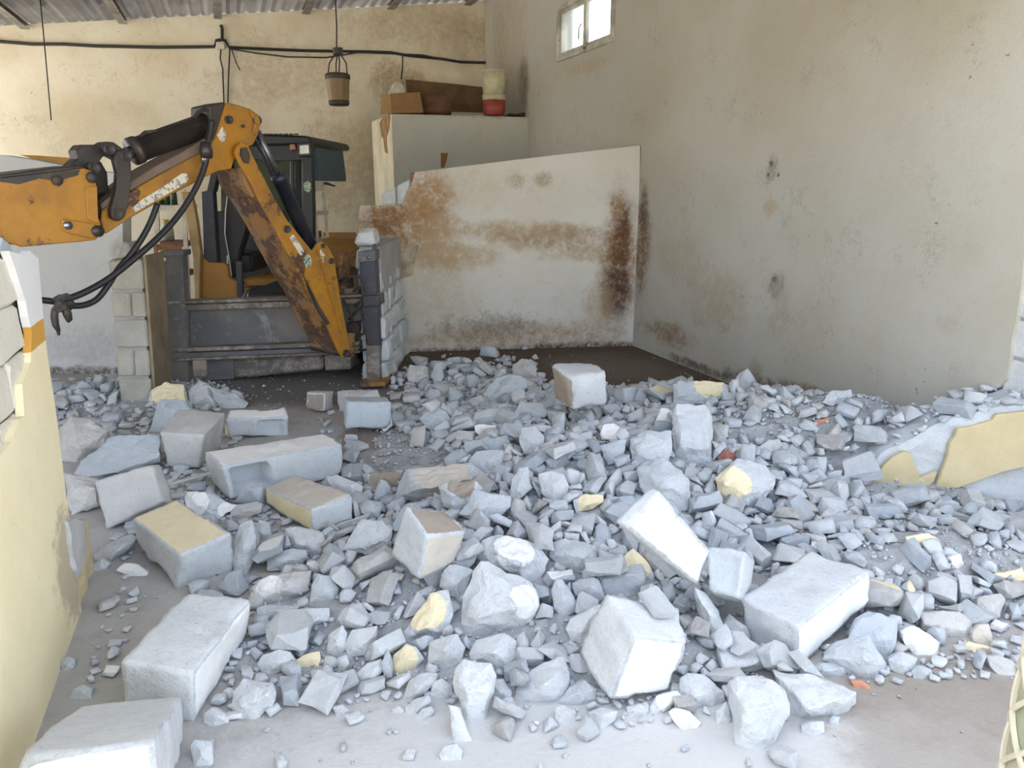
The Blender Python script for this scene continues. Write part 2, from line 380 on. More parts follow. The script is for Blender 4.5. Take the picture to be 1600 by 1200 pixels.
def wall(name, pl, outl, thick, mat, px=True, off=0.0, kind='structure', parent=None):
    mb = MB(); pts = [pl.pt(x, y, off) if px else pl.uv(x, y, off) for x, y in outl]
    mb.prism(pts, pl.n * thick); o = mb.build(name, mat, parent)
    if kind: tag(o, kind=kind)
    return o
# back wall up to the roof slope
def u_of(pl, p): return (Vector((p[0], p[1], 0)) - pl.p).dot(pl.d)
a, b = PB.uv(-7.6, 0), PB.uv(0.25, 0)
wall('wall_back', PB, [(-7.6, -.02), (0.4, -.02), (0.4, roof_z(b.x, b.y)), (-7.6, roof_z(a.x, a.y))], 0.2, m_back, px=False)
# painted dado on the back wall (a thin proud coat)
dd = [(505, 363), (556, 363), (556, 420), (505, 420)]
wall('trim_1', PB, dd, -0.006, plain('orange_paint', (0.42, 0.19, 0.03), 0.7), off=-0.0005)

# right wall: block core that runs on, and the plaster coat with its rounded broken end; window hole in both
uw = [u_of(PR, PR.pt(x, y)) for x, y in ((872, 88), (960, 68))]
U1, U0 = max(uw), min(uw); ZB = 2.99; ZT = PR.pt(872, 15).z + 0.02
zr = 4.22
def hole_wall(name, off, th, mat, u_near, near_outline=None):
    mb = MB()
    def rect(u0, u1, z0, z1): mb.prism([PR.uv(u0, z0, off), PR.uv(u1, z0, off), PR.uv(u1, z1, off), PR.uv(u0, z1, off)], PR.n * th)
    rect(U1, 4.75, -.02, zr); rect(U0, U1, -.02, ZB); rect(U0, U1, ZT, zr)
    if near_outline: mb.prism([PR.uv(u, z, off) for u, z in near_outline], PR.n * th)
    else: rect(u_near, U0, -.02, zr)
    return tag(mb.build(name, mat), kind='structure')
no = [(U0, -.02), (U0, zr)]
e = PR.pt(1600, 400); ue = u_of(PR, e)
no += [(ue - 0.22, zr), (ue - 0.20, 3.0), (ue - 0.12, 2.0)]
for x, y in ((1600, 400), (1595, 450), (1588, 500), (1581, 528), (1578, 560), (1572, 592), (1560, 606), (1535, 614)):
    q = PR.pt(x, y); no.append((u_of(PR, q), q.z))
no.append((no[-1][0] + 0.15, -.02))
wr = hole_wall('wall_right', 0.0, 0.035, m_right, 0, no)
core = hole_wall('wall_right_core', 0.037, 0.18, m_mortar, -6.2)
core.name = 'wall_right.001'
def chipped(mb, amt=0.006, cuts=2, seed=0, bev=0.012, sc=14):
    mb.bevel(bev)
    bmesh.ops.triangulate(mb.bm, faces=mb.bm.faces)
    bmesh.ops.subdivide_edges(mb.bm, edges=mb.bm.edges, cuts=cuts, use_grid_fill=True)
    for v in mb.bm.verts:
        v.co += noise.noise_vector(v.co * sc + Vector((seed, 0, 0))) * amt
    return mb
# bare blocks of the right wall beyond the plaster
k = 0
for c_, z in enumerate((0.30, 0.51, 0.72, 0.93, 1.14, 1.35, 1.56, 1.77)):
    for j in range(3):
        u0 = ue - 1.0 + 0.41 * j - (0.2 if c_ % 2 else 0)
        mb = MB(); c = PR.uv(u0 + 0.2, z + 0.1, 0.036)
        mb.box(c, (0.39, 0.03, 0.195), Matrix.Rotation(math.atan2(PR.d.y, PR.d.x), 3, 'Z'))
        chipped(mb, 0.004, 1, k); k += 1; mb.build('block', m_blockwall, core)

# window_1 in the right wall
m_frame = worn('old_white_window_paint', (0.62, 0.60, 0.52), (0.25, 0.18, 0.11), 0.35, 0.6)
def glass_mat():
    t = NT('dusty_glass'); t.bs.inputs['Base Color'].default_value = (0.9, 0.95, 0.95, 1)
    t.bs.inputs['Roughness'].default_value = 0.35; t.bs.inputs['Transmission Weight'].default_value = 1.0; t.bs.inputs['IOR'].default_value = 1.1
    return t.m
m_glass = glass_mat()
def window():
    mb = MB(); fo = 0.0; w = 0.055
    def bar(u0, u1, z0, z1, o0=-0.03, o1=0.10):
        mb.prism([PR.uv(u0, z0, o0), PR.uv(u1, z0, o0), PR.uv(u1, z1, o0), PR.uv(u0, z1, o0)], PR.n * (o1 - o0))
    bar(U0, U0 + w, ZB, ZT); bar(U1 - w, U1, ZB, ZT); bar(U0 + w, U1 - w, ZB, ZB + w); bar(U0 + w, U1 - w, ZT - w, ZT)
    mb.bevel(0.006); root = tag(mb.build('window_1', m_frame), kind='structure')
    um = (U0 + U1) / 2
    for a, b in ((U0 + w, um), (um, U1 - w)):
        mb = MB(); o0 = 0.0; t = 0.035
        for (x0, x1, z0, z1) in ((a, a + t, ZB + w, ZT - w), (b - t, b, ZB + w, ZT - w), (a + t, b - t, ZB + w, ZB + w + t), (a + t, b - t, ZT - w - t, ZT - w)):
            mb.prism([PR.uv(x0, z0, o0), PR.uv(x1, z0, o0), PR.uv(x1, z1, o0), PR.uv(x0, z1, o0)], PR.n * 0.04)
        sash = mb.build('sash', m_frame, root)
        mb = MB(); mb.prism([PR.uv(a + t, ZB + w + t, .015), PR.uv(b - t, ZB + w + t, .015), PR.uv(b - t, ZT - w - t, .015), PR.uv(a + t, ZT - w - t, .015)], PR.n * 0.004)
        mb.build('pane', m_glass, sash)
    mb = MB(); h = PR.uv(um + 0.04, ZB + 0.30, -0.02); mb.tube([h, h + Vector((0, 0, -.05)) - PR.n * .03, h + Vector((0, 0, -.16)) - PR.n * .03], 0.009, 6)
    mb.build('handle', m_frame, root)
window()

# the pen wall in the middle, broken at its left end, plaster coat over blocks
mo = [(994, 600), (1000, 227), (820, 248), (648, 269), (644, 285), (636, 300), (628, 321), (562, 321), (560, 350), (564, 400), (562, 470), (565, 640)]
wm = wall('wall_middle', PM, mo, 0.03, m_mid)
wmc = wall('wall_middle.001', PM, [(998, 600), (1003, 228), (820, 249), (650, 270), (649, 290), (640, 322), (561, 323), (561, 640)], 0.14, m_mortar, off=0.032)
# exposed blocks stepping up at the broken corner: parts of the wall
for i, q in enumerate(([(596, 303), (618, 292), (619, 320), (596, 320)], [(620, 291), (641, 279), (640, 300), (630, 320), (621, 320)], [(640, 272), (649, 269), (647, 285), (641, 284)])):
    mb = MB(); mb.prism([PM.pt(x, y, 0.02) for x, y in q], PM.n * 0.15); chipped(mb, 0.006, 1, i)
    mb.build('block', m_blockwall if i < 2 else plain('terracotta', (0.36, 0.15, 0.07)), wmc)
# flaked plaster patch shows beige blocks
mb = MB(); mb.prism([PM.pt(x, y, -0.001) for x, y in ((606, 386), (655, 382), (650, 400), (645, 430), (622, 438), (612, 410))], PM.n * -0.006)
mb.build('mortar_patch', plain('beige_mortar', (0.40, 0.33, 0.24), .9, var=.35, scale=9), wm)
# return of that wall coming towards the camera: torn block courses
def wall_return():
    x0, x1 = -1.23, -1.02
    root = thing('wall_return', (-1.12, 6.2, 0)); tag(root, kind='structure')
    zs = [0.0, .19, .38, .57, .76, .95, 1.12, 1.26]
    rnd = random.Random(5)
    for c_ in range(7):
        z0, z1 = zs[c_], zs[c_ + 1] - 0.012
        jit = [0, -.0, .0, .03, .04, .06, .10][c_]
        ysplit = 5.98 + jit
        for j, (ya, yb) in enumerate(((ysplit, ysplit + .33), (ysplit + .34, ysplit + .73), (ysplit + .74, 7.22))):
            if c_ == 6 and j > 0: continue
            mb = MB()
            w0 = [0, -.005, .01, .02, .03, .045, .06][c_]
            mb.box(((x0 + x1) / 2 + jit * -0.1 - w0 * .7, (ya + yb) / 2, (z0 + z1) / 2), (x1 - x0 - w0, yb - ya, z1 - z0), taper=0.97 if c_ < 6 else 0.8)
            chipped(mb, 0.028, 3, c_ * 3 + j, 0.02, 7)
            b = mb.build('block', m_conc if c_ % 2 else m_blockwall, root)
    mb = MB(); mb.box(((x0 + x1) / 2 - .01, 6.62, 0.56), (x1 - x0 - .05, 1.1, 1.12)); mb.build('mortar', m_mortar, root)
wall_return()

# block pillar at the left, beside the machine
def pillar():
    root = thing('block_pillar', (-3.0, 5.4, 0)); tag(root, kind='structure')
    pl = Plane((-3.02, 5.35), (1, 0.12))
    cs = [405, 455, 498, 545, 590, 642]
    side = Vector((-0.10, 1, 0)).normalized()
    for i in range(5):
        y0, y1 = cs[i] + 1.5, cs[i + 1] - 1.5
        xl = lambda y: 168 + (y - 405) * 0.085; xm = lambda y: 201 + (y - 405) * 0.05; xr = lambda y: 222 + (y - 405) * 0.075
        for a, b in ((xl, xm), (xm, xr)) if i % 2 else ((xl, xr),):
            mb = MB(); mb.prism([pl.pt(a(y0) + .7, y0), pl.pt(b(y0) - .7, y0), pl.pt(b(y1) - .7, y1), pl.pt(a(y1) + .7, y1)], side * 0.35)
            chipped(mb, 0.008, 2, i, 0.012); mb.build('block', concr_p, root)
    mb = MB(); mb.prism([pl.pt(172, 408, .02), pl.pt(219, 408, .02), pl.pt(236, 640, .02), pl.pt(190, 640, .02)], side * 0.31); mb.build('mortar', m_mortar, root)
    # painted brown side coat
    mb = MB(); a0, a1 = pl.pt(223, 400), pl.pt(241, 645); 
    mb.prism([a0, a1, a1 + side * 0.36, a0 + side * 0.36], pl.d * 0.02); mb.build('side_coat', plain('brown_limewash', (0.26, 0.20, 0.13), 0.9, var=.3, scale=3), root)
    mb = MB(); mb.prism([pl.pt(180, 402), pl.pt(192, 378), pl.pt(200, 380), pl.pt(206, 402)], side * 0.2); chipped(mb, .012, 2, 3, .01); mb.build('broken_cap', m_mortar, root)
concr_p = concrete('pillar_block', (0.38, 0.36, 0.30), (0.50, 0.475, 0.41), brown=0.6)
pillar()
# low white wall behind it
wall('wall_left.001', PW, [(-260, 224), (0, 242), (60, 251), (115, 262), (190, 272), (196, 600), (-260, 600)], 0.18, m_lowwall)
wall('trim_2', PW, [(30, 242), (60, 243), (118, 247), (118, 262), (60, 251)], 0.05, plain('orange_beam_paint', (0.55, 0.30, 0.07)), off=0.22)

# near wall on the left with its broken block core showing
def left_wall():
    # plaster coat with torn upper-left corner
    o = [(20, 390), (60, 397), (64, 450), (70, 520), (75, 560), (90, 660), (104, 780), (116, 870), (124, 960), (112, 985), (100, 1060), (86, 1130), (40, 1300), (-900, 2600), (-900, 1500), (-20, 720), (18, 690), (38, 650), (48, 600), (52, 570), (48, 520), (42, 470), (26, 420)]
    coat = MB(); pts = []
    o = [(14, 392), (40, 400), (46, 392), (60, 404), (64, 450), (70, 520), (75, 560), (90, 660), (104, 780), (118, 872), (128, 960)]
    for x, y in o: q = PL.pt(x, y); pts.append((u_of(PL, q), q.z))
    uL = -3.5
    low = [(pts[-1][0], -0.02), (uL, -0.02), (uL, 0.55)]
    for x, y in ((-60, 735), (0, 712), (18, 690), (30, 655), (38, 650), (35, 600), (48, 566), (50, 520), (44, 495), (40, 470), (30, 440), (24, 420)): q = PL.pt(x, y); low.append((u_of(PL, q), q.z))
    coat.prism([PL.uv(u, z, 0.0) for u, z in pts + low], PL.n * 0.025)
    w = tag(coat.build('wall_left', m_leftwall), kind='structure')
    ux = pts[0][0]; core = MB()
    pr = [PL.pt(x, y, 0.027) for x, y in ((0, 372), (12, 378), (30, 396), (59, 404), (72, 560), (102, 780), (121, 920))]
    pr = [(u_of(PL, q - PL.n * .027), q.z) for q in pr]
    core.prism([PL.uv(u, z, 0.045) for u, z in [(uL, -.02), (uL, 1.36)] + [(pr[0][0] - .1, 1.37)] + pr[:] + [(pr[-1][0], -.02)]], PL.n * 0.15)
    c = tag(core.build('wall_left.002', m_mortar), kind='structure')
    m_weath = plaster('weathered_block', (0.76, 0.72, 0.62), [], speck=1.0, speck_col=(.10, .08, .06), cloud=(.75, .7, .6), bumps=.8)
    k = 0
    for r_ in range(5):
        z0 = 0.58 + 0.16 * r_
        for j in range(5):
            u1 = pr[2][0] + 0.02 - 0.41 * j - (0.17 if r_ % 2 else 0.0); u0 = u1 - 0.40
            z1 = z0 + 0.152
            mb = MB(); cc = PL.uv((u0 + u1) / 2, (z0 + z1) / 2, 0.034)
            mb.box(cc, (0.40, 0.03, 0.152), Matrix.Rotation(math.atan2(PL.d.y, PL.d.x), 3, 'Z')); chipped(mb, 0.009, 2, k, 0.012, 9); k += 1
            mb.build('block', m_weath, c)
    # torn crust on top
    for i, q in enumerate(([(0, 370), (14, 380), (26, 392), (32, 400), (10, 404), (-8, 402)], [(-60, 340), (-20, 352), (2, 372), (-2, 400), (-60, 400)])):
        mb = MB(); mb.prism([PL.pt(x, y, 0.03) for x, y in q], PL.n * .14); chipped(mb, .02, 3, i + 8, .012, 9); mb.build('crust', m_concb, c)
    # low torn stub that carries on behind the standing part
    mb = MB(); mb.prism([PL.pt(x, y, 0.01) for x, y in ((108, 815), (138, 812), (146, 870), (149, 905), (140, 925), (128, 965), (120, 900))], PL.n * .17); chipped(mb, .012, 3, 2, .01)
    mb.build('torn_foot', m_stub, w)
    mb = MB(); mb.prism([PL.pt(x, y, -0.015) for x, y in ((106, 812), (137, 810), (140, 850), (126, 905), (118, 890))], PL.n * .12); chipped(mb, .014, 3, 4, .01)
    mb.build('bare_foot', m_concd, w)
left_wall()

# low stub on the right: yellow coat over a torn block core
def stub():
    top = [(1700, 610), (1600, 640), (1540, 655), (1490, 668), (1484, 690), (1476, 712), (1462, 758), (1440, 770)]
    core = MB()
    co = [(1760, 590), (1600, 634), (1500, 655), (1464, 668), (1430, 684), (1404, 698), (1380, 716), (1350, 745), (1330, 758), (1285, 764), (1280, 830), (1760, 830)]
    core.prism([PS.pt(x, y, 0.02) for x, y in co], PS.n * 0.30); chipped(core, 0.02, 4, 1, 0.03, 8)
    c = tag(core.build('wall_stub', m_conc), kind='structure')
    pieces = [[(1760, 595), (1600, 640), (1552, 646), (1545, 655), (1520, 662), (1492, 668), (1488, 680), (1480, 690), (1476, 712), (1466, 740), (1458, 758), (1490, 760), (1560, 735), (1600, 726), (1760, 700)],
              [(1408, 703), (1418, 705), (1425, 722), (1432, 738), (1432, 745), (1460, 735), (1455, 750), (1434, 768), (1420, 774), (1345, 770), (1360, 752), (1375, 728), (1390, 712)],
              [(1290, 775), (1300, 768), (1315, 766), (1325, 776), (1328, 786), (1315, 792), (1292, 787)], [(1350, 785), (1390, 784), (1390, 796), (1352, 800)]]
    for q in pieces:
        mb = MB(); mb.prism([PS.pt(x, y, 0.022) for x, y in q], PS.n * -0.03); chipped(mb, 0.003, 1, 3, .004)
        mb.build('paint_coat', m_stub, c)
stub()

# unseen outer walls added to hold back skylight: left side up to a wide opening at the back, and the front above the doorway
def outer():
    d = Vector((-0.37, 1, 0)).normalized(); s_ = Vector((1, 0.37, 0)).normalized()
    def q(s, t, z): p = s_ * s + d * t; return Vector((p.x, p.y, z))
    zl = 3.55 + 0.105 * (-5.2 + 2.5)
    mb = MB(); mb.prism([q(-5.2, 2.05, 0), q(-5.2, 8.2, 0), q(-5.2, 8.2, zl), q(-5.2, 2.05, zl)], s_ * -0.18)
    tag(mb.build('wall_left_skyblock', m_back), kind='structure')
    mb = MB(); mb.prism([q(-5.2, 2.55, 2.8), q(3.75, 2.55, 2.8), q(3.75, 2.55, 4.2), q(-5.2, 2.55, zl)], d * -0.18)
    tag(mb.build('wall_front_skyblock', m_back), kind='structure')
outer()
# ------------------------------------------------------------------ the digger
PA = Plane((-1.32, 5.60), (-0.6, -0.8))      # plane of its folded arm
PF = Plane((-1.10, 5.95), (1, -0.06))        # its rear frame
PC = Plane((-1.10, 7.10), (1, -0.05))        # rear of its cab
YEL = (0.43, 0.195, 0.014)
m_yel = worn('worn_yellow_paint', YEL, (0.10, 0.05, 0.03), 0.42, 0.45, scale=3.6, dirt=(0.20, 0.095, 0.03), dirt_amt=0.8)
m_yel2 = worn('dull_orange_paint', (0.38, 0.185, 0.035), (0.2, 0.12, 0.06), 0.2, 0.6, scale=3, dirt=(0.25, 0.14, 0.05), dirt_amt=0.6)
m_rust = worn('muddy_rusty_paint', (0.34, 0.17, 0.045), (0.13, 0.075, 0.05), 0.85, 0.8, scale=5, dirt=(0.20, 0.15, 0.12), dirt_amt=0.95, bump=0.8)
m_black = worn('black_greasy_steel', (0.035, 0.03, 0.028), (0.09, 0.065, 0.05), 0.4, 0.45, 0.1, scale=5)
m_navy = worn('dark_blue_steel', (0.035, 0.042, 0.065), (0.09, 0.08, 0.08), 0.35, 0.4, 0.2)
m_chrome = worn('grey_piston_rod', (0.30, 0.31, 0.35), (0.12, 0.11, 0.11), 0.2, 0.25, 0.9)
m_frame_g = worn('grey_frame_paint', (0.11, 0.115, 0.125), (0.24, 0.22, 0.20), 0.45, 0.6, scale=4, dirt=(0.19, 0.17, 0.15), dirt_amt=0.9)
m_frame_b = worn('muddy_frame_rail', (0.13, 0.11, 0.10), (0.32, 0.28, 0.25), 0.75, 0.7, scale=5, dirt=(0.22, 0.18, 0.14), dirt_amt=0.9)
m_hose = plain('black_rubber', (0.013, 0.013, 0.015), 0.5, bump=0.1)
m_cab = plain('black_cab_steel', (0.018, 0.02, 0.024), 0.45, bump=0.1)
m_tan = worn('tan_post_paint', (0.42, 0.28, 0.12), (0.2, 0.14, 0.08), 0.3, 0.6)
m_lens = plain('lamp_lens', (0.75, 0.72, 0.62), 0.1)
def sticker(name, base, ink, scale=40, thr=0.6):
    t = NT(name); c = t.mix(t.ramp(t.noise(scale, 5, .7), thr, thr + .04), base, ink)
    c = t.mix(t.ramp(t.noise(scale * .5, 5, .7), .60, .64), c, (0.42, 0.26, 0.07)); return t.fin(c, 0.5)
m_stk = sticker('worn_white_sticker', (0.66, 0.62, 0.52), (0.22, 0.22, 0.22), 30, .52)
m_stg = sticker('green_sticker', (0.45, 0.5, 0.38), (0.05, 0.12, 0.06), 60, .5)

dig = thing('backhoe_digger', (-1.6, 6.6, 0), 'worn yellow digger with folded arm, dark cab and grey rear frame parked behind the rubble', 'digger')
def pp(name, pl, pts, off, th, mat, parent=dig, bev=0.006, smooth=False):
    mb = MB(); mb.prism([pl.pt(x, y, off) for x, y in pts], pl.n * th)
    if bev: mb.bevel(bev)
    return mb.build(name, mat, parent, smooth)
def pin(pl, x, y, off, r, ln, mat, parent, name='pin'):
    c = pl.pt(x, y, off); mb = MB(); mb.lathe(c, [(0.001, 0), (r * .75, 0), (r, -.008), (r, -ln), (0.001, -ln)], 16, pl.n * -1 if False else pl.n)
    return mb.build(name, mat, parent, True)
# boom
bo = [(368, 240), (370, 229), (378, 222), (388, 226), (394, 240), (408, 268), (430, 312), (450, 345), (488, 392), (496, 382), (502, 377), (509, 380), (516, 390), (523, 404), (527, 432), (534, 474), (543, 520), (547, 548), (544, 557), (537, 560), (530, 550), (510, 505), (492, 466), (469, 430), (450, 395), (430, 355), (407, 315), (390, 280), (376, 258)]
boom = pp('boom', PA, bo, 0.0, 0.03, m_yel)
bo2 = [(385, 262), (410, 275), (432, 318), (452, 352), (488, 396), (515, 396), (527, 440), (543, 530), (545, 550), (533, 556), (524, 530), (508, 500), (491, 464), (469, 428), (450, 392), (430, 352), (406, 312), (389, 278)]
pp('boom_body', PA, bo2, 0.031, 0.35, m_rust, boom)
pp('far_side_plate', PA, [(x, y) for x, y in bo2], 0.382, 0.03, m_rust, boom)
pp('boom_fork', PA, [(376, 262), (392, 262), (396, 285), (404, 305), (396, 310), (384, 290)], 0.04, .30, m_rust, boom)
mb = MB(); mb.beam(PA.pt(496, 392, -.012), PA.pt(533, 520, -.012), 0.012, 0.03, PA.n); mb.build('crease_rib', m_yel, boom)
for q, m in (([(453, 372), (458, 366), (471, 385), (475, 393), (472, 399), (469, 398)], m_stk), ([(497, 394), (502, 390), (508, 399), (505, 411), (500, 410), (496, 402)], m_stk)):
    pp('sticker', PA, q, -0.004, 0.004, m, boom, 0)
q = [(481 + 6 * cos(a) * 1.0, 408 + 10.5 * sin(a)) for a in [i * pi / 6 for i in range(12)]]
pp('sticker', PA, q, -0.004, 0.004, m_stg, boom, 0)
mb = MB(); mb.prism([PA.pt(x, y, -.02) for x, y in ((378, 232), (386, 230), (391, 243), (389, 256), (383, 254), (377, 242))], PA.n * .05); mb.build('pin', m_black, boom)
for x, y, r in ((449, 358, .025), (505, 384, .016), (518, 408, .02), (541, 552, .03)): pin(PA, x, y, -0.012, r, -0.4, m_black, boom)
# slotted guard on the lower edge of the boom
pp('wear_strip', PA, [(474, 430), (480, 440), (500, 480), (516, 505), (512, 508), (495, 480)], -0.01, 0.02, m_black, boom, 0)
# dipper
do = [(353, 161), (358, 160), (391, 170), (403, 179), (408, 192), (404, 210), (396, 226), (374, 236), (366, 250), (362, 264), (340, 268), (318, 278), (300, 288), (270, 303), (240, 320), (205, 340), (165, 366), (158, 345), (160, 328), (185, 312), (215, 293), (255, 270), (295, 248), (325, 232), (336, 215), (343, 190)]
dip = pp('dipper', PA, do, 0.06, 0.02, m_yel)
din = [(x * .985 + 4, y * .985 + 4) for x, y in do]
pp('dipper_body', PA, din, 0.081, 0.17, m_rust, dip)
pp('far_side_plate', PA, do, 0.252, 0.02, m_yel, dip)
pp('head_flange', PA, [(328, 165), (352, 159), (344, 190), (336, 214), (326, 232), (318, 228), (328, 200)], 0.055, 0.22, m_black, dip)
pp('top_flange', PA, [(205, 284), (240, 262), (290, 235), (330, 212), (334, 219), (325, 233), (290, 251), (250, 272), (205, 298), (160, 328), (158, 318)], 0.055, 0.215, plain('dusty_brown_steel', (0.17, 0.12, 0.09), .7), dip)
pp('sticker', PA, [(205, 327), (222, 312), (252, 294), (284, 271), (292, 271), (295, 280), (288, 288), (262, 303), (232, 320), (212, 331)], 0.056, 0.004, m_stk, dip, 0)
pp('sticker', PA, [(339, 211), (347, 198), (354, 207), (350, 223), (344, 219)], 0.055, 0.004, m_stk, dip, 0)
for x, y, r in ((358, 187, .025), (402, 188, .03), (380, 197, .01)): pin(PA, x, y, 0.045, r, -0.26, m_black, dip)
pp('head_rib', PA, [(390, 172), (405, 180), (408, 193), (402, 212), (395, 208), (399, 190)], 0.04, .02, m_yel, dip)
# bucket at the near end of the dipper
bk = [(-220, 262), (-60, 279), (0, 276), (80, 267), (130, 262), (144, 267), (151, 285), (153, 335), (158, 350), (158, 366), (150, 375), (124, 378), (34, 386), (15, 379), (-60, 360), (-220, 330)]
buc = pp('bucket', PA, bk, -0.03, 0.03, m_yel)
pp('bucket_body', PA, [(-215, 266), (-60, 281), (0, 279), (80, 269), (130, 264), (150, 290), (152, 340), (156, 370), (124, 376), (34, 384), (-60, 358), (-215, 326)], 0.001, 0.28, m_rust, buc)
pp('far_side_plate', PA, bk, 0.282, 0.03, m_yel, buc)
pp('bucket_rim', PA, [(0, 273), (80, 263), (128, 258), (135, 262), (80, 270), (0, 279)], -0.04, 0.33, m_black, buc)
for (x, y, r) in ((87, 282, .025), (142, 277, .03), (150, 361, .032), (103, 352, .022)): pin(PA, x, y, -0.03, r, 0.03, m_black if x != 103 else m_chrome, buc)
pp('lug_plate', PA, [(98, 342), (108, 343), (150, 350), (158, 366), (145, 373), (105, 364), (96, 354)], -0.045, 0.015, m_yel, buc)
pp('edge_plate', PA, [(134, 293), (152, 290), (154, 350), (137, 343)], -0.04, 0.01, m_yel, buc, 0.003)
pp('dirt_crust', PA, [(0, 278), (60, 271), (125, 265), (122, 274), (100, 280), (92, 292), (84, 282), (60, 279), (30, 288), (0, 284)], -0.034, 0.005, m_black, buc, 0)
# linkage
lk = pp('lever', PA, [(118, 236), (126, 226), (158, 226), (165, 221), (178, 222), (192, 232), (204, 239), (206, 250), (190, 252), (179, 246), (168, 240), (160, 246), (150, 262), (136, 262), (118, 268), (100, 267), (122, 247)], 0.10, 0.10, m_black)
pp('link', PA, [(181, 236), (192, 234), (205, 246), (206, 280), (201, 320), (196, 338), (187, 346), (176, 341), (174, 328), (182, 300), (184, 270), (179, 250)], 0.0, 0.05, m_black)
pp('link', PA, [(143, 256), (158, 252), (168, 270), (170, 296), (165, 322), (154, 326), (152, 300), (150, 275)], 0.19, 0.05, m_black)
pp('link_foot', PA, [(152, 316), (170, 300), (180, 305), (176, 325), (190, 344), (165, 366), (152, 352)], 0.10, 0.12, m_black)
for x, y in ((172, 233), (198, 243), (184, 334), (148, 262)): pin(PA, x, y, -0.01, .03, -.05, m_black, lk)
def cyl(name, pl, a, b, off, r, mat, frac, rod_r):
    p0, p1 = pl.pt(*a, off), pl.pt(*b, off); m = p0.lerp(p1, frac)
    mb = MB(); mb.tube([p0, p0 + (m - p0) * .02, p0 + (m - p0) * .02, m - (m - p0) * .07, m - (m - p0) * .07, m], [r * .9, r * .9, r, r, r * 1.12, r * 1.12], 18)
    o = mb.build(name, mat, dig, True)
    mb = MB(); mb.tube([m, p1], rod_r, 14); mb.build('rod', m_chrome, o, True)
    mb = MB(); mb.lathe(p0 - pl.n * r * .8, [(.001, 0), (r * .9, 0), (r * .9, r * 1.6), (.001, r * 1.6)], 14, pl.n); mb.build('eye', mat, o, True)
    return o
c1 = cyl('dipper_cylinder', PA, (336, 190), (190, 243), 0.14, 0.072, m_black, 0.90, 0.035)
mb = MB(); mb.tube([PA.pt(x, y, .12) for x, y in ((218, 226), (221, 212), (227, 207), (250, 205), (280, 194), (303, 186), (311, 175), (322, 168), (334, 172))], 0.012, 8); mb.build('feed_pipe', m_black, c1, True)
cyl('boom_cylinder', PA, (490, 394), (402, 205), 0.12, 0.052, m_navy, 0.66, 0.022)
mb = MB(); mb.tube([PA.pt(x, y, .22) for x, y in ((398, 222), (420, 262), (440, 300), (470, 355), (486, 385))], 0.014, 8); mb.build('side_pipe', m_navy, dig, True)
# hoses
def hose(pts, r, off=-0.03, name='hose'):
    P_ = [PA.pt(x, y, off) for x, y in pts]; out = []
    for i in range(len(P_) - 1):
        p0, p1, p2, p3 = P_[max(i - 1, 0)], P_[i], P_[i + 1], P_[min(i + 2, len(P_) - 1)]
        for k in range(4):
            t = k / 4; out.append(0.5 * ((2 * p1) + (p2 - p0) * t + (2 * p0 - 5 * p1 + 4 * p2 - p3) * t * t + (3 * p1 - p0 - 3 * p2 + p3) * t ** 3))
    out.append(P_[-1]); mb = MB(); mb.tube(out, r, 10); return mb.build(name, m_hose, dig, True)
hose([(331, 188), (329, 205), (324, 228), (322, 250), (314, 276), (298, 308), (272, 345), (240, 378), (205, 408), (172, 434), (140, 453), (112, 465), (95, 468)], 0.0185)
hose([(246, 318), (236, 345), (222, 372), (204, 398), (185, 420), (170, 444), (152, 467), (130, 477), (105, 477), (90, 472), (66, 469), (40, 466)], 0.0175, 0.0)
mb = MB(); mb.lathe(PA.pt(322, 236, -.04), [(.001, -.04), (.035, -.04), (.04, .0), (.03, .05), (.001, .05)], 12, (0.1, -.2, 1)); mb.build('hose_fitting', m_black, dig, True)
mb = MB(); mb.tube([PA.pt(322, 240, -.03), PA.pt(318, 254, -.03)], .024, 10); mb.build('ferrule', m_chrome, dig, True)
mb = MB(); mb.hull([PA.pt(x, y, o) for x, y in ((84, 466), (93, 461), (101, 460), (112, 465), (117, 474), (108, 482), (92, 487), (80, 482)) for o in (-.05, .04)]); chipped(mb, .02, 3, 1, .01, 20); kn = mb.build('rag_knot', m_black, dig)
for pts, r in (([(86, 482), (85, 495), (87, 508), (91, 516), (92, 524)], [.018, .02, .018, .012, .006]), ([(102, 480), (105, 490), (108, 500), (106, 504)], [.018, .024, .018, .006])):
    mb = MB(); mb.tube([PA.pt(x, y, -.02) for x, y in pts], r, 8); mb.build('rag_end', m_black, kn)
# rear frame
fr = pp('rear_frame', PF, [(268, 484), (572, 470), (578, 540), (556, 540), (270, 548)], 0.06, 0.04, m_frame_g)
pp('upper_rail', PF, [(259, 471), (450, 465), (592, 459), (592, 463), (450, 470), (259, 476)], -0.03, 0.12, m_frame_b, fr)
pp('upper_rail', PF, [(260, 477), (450, 471), (590, 465), (590, 473), (456, 480), (262, 487)], -0.0, 0.1, m_frame_b, fr)
pp('lower_rail', PF, [(267, 545), (400, 540), (489, 536), (560, 534), (560, 540), (491, 543), (400, 546), (268, 551)], -0.04, 0.14, m_frame_b, fr)
pp('lower_rail', PF, [(268, 552), (491, 544), (560, 541), (560, 550), (491, 554), (270, 563)], -0.01, 0.1, m_frame_g, fr)
pp('lower_lip', PF, [(269, 561), (491, 552), (562, 548), (562, 552), (491, 556), (270, 565)], -0.05, 0.14, m_frame_b, fr)
pp('corner_post', PF, [(263, 486), (292, 485), (294, 545), (266, 546)], 0.0, 0.08, m_frame_g, fr)
pp('mud_streak', PF, [(396, 486), (412, 484), (420, 500), (426, 520), (424, 534), (414, 530), (412, 505)], 0.054, 0.006, plain('dried_mud', (0.19, 0.19, 0.195), .9, var=.3), fr, 0)
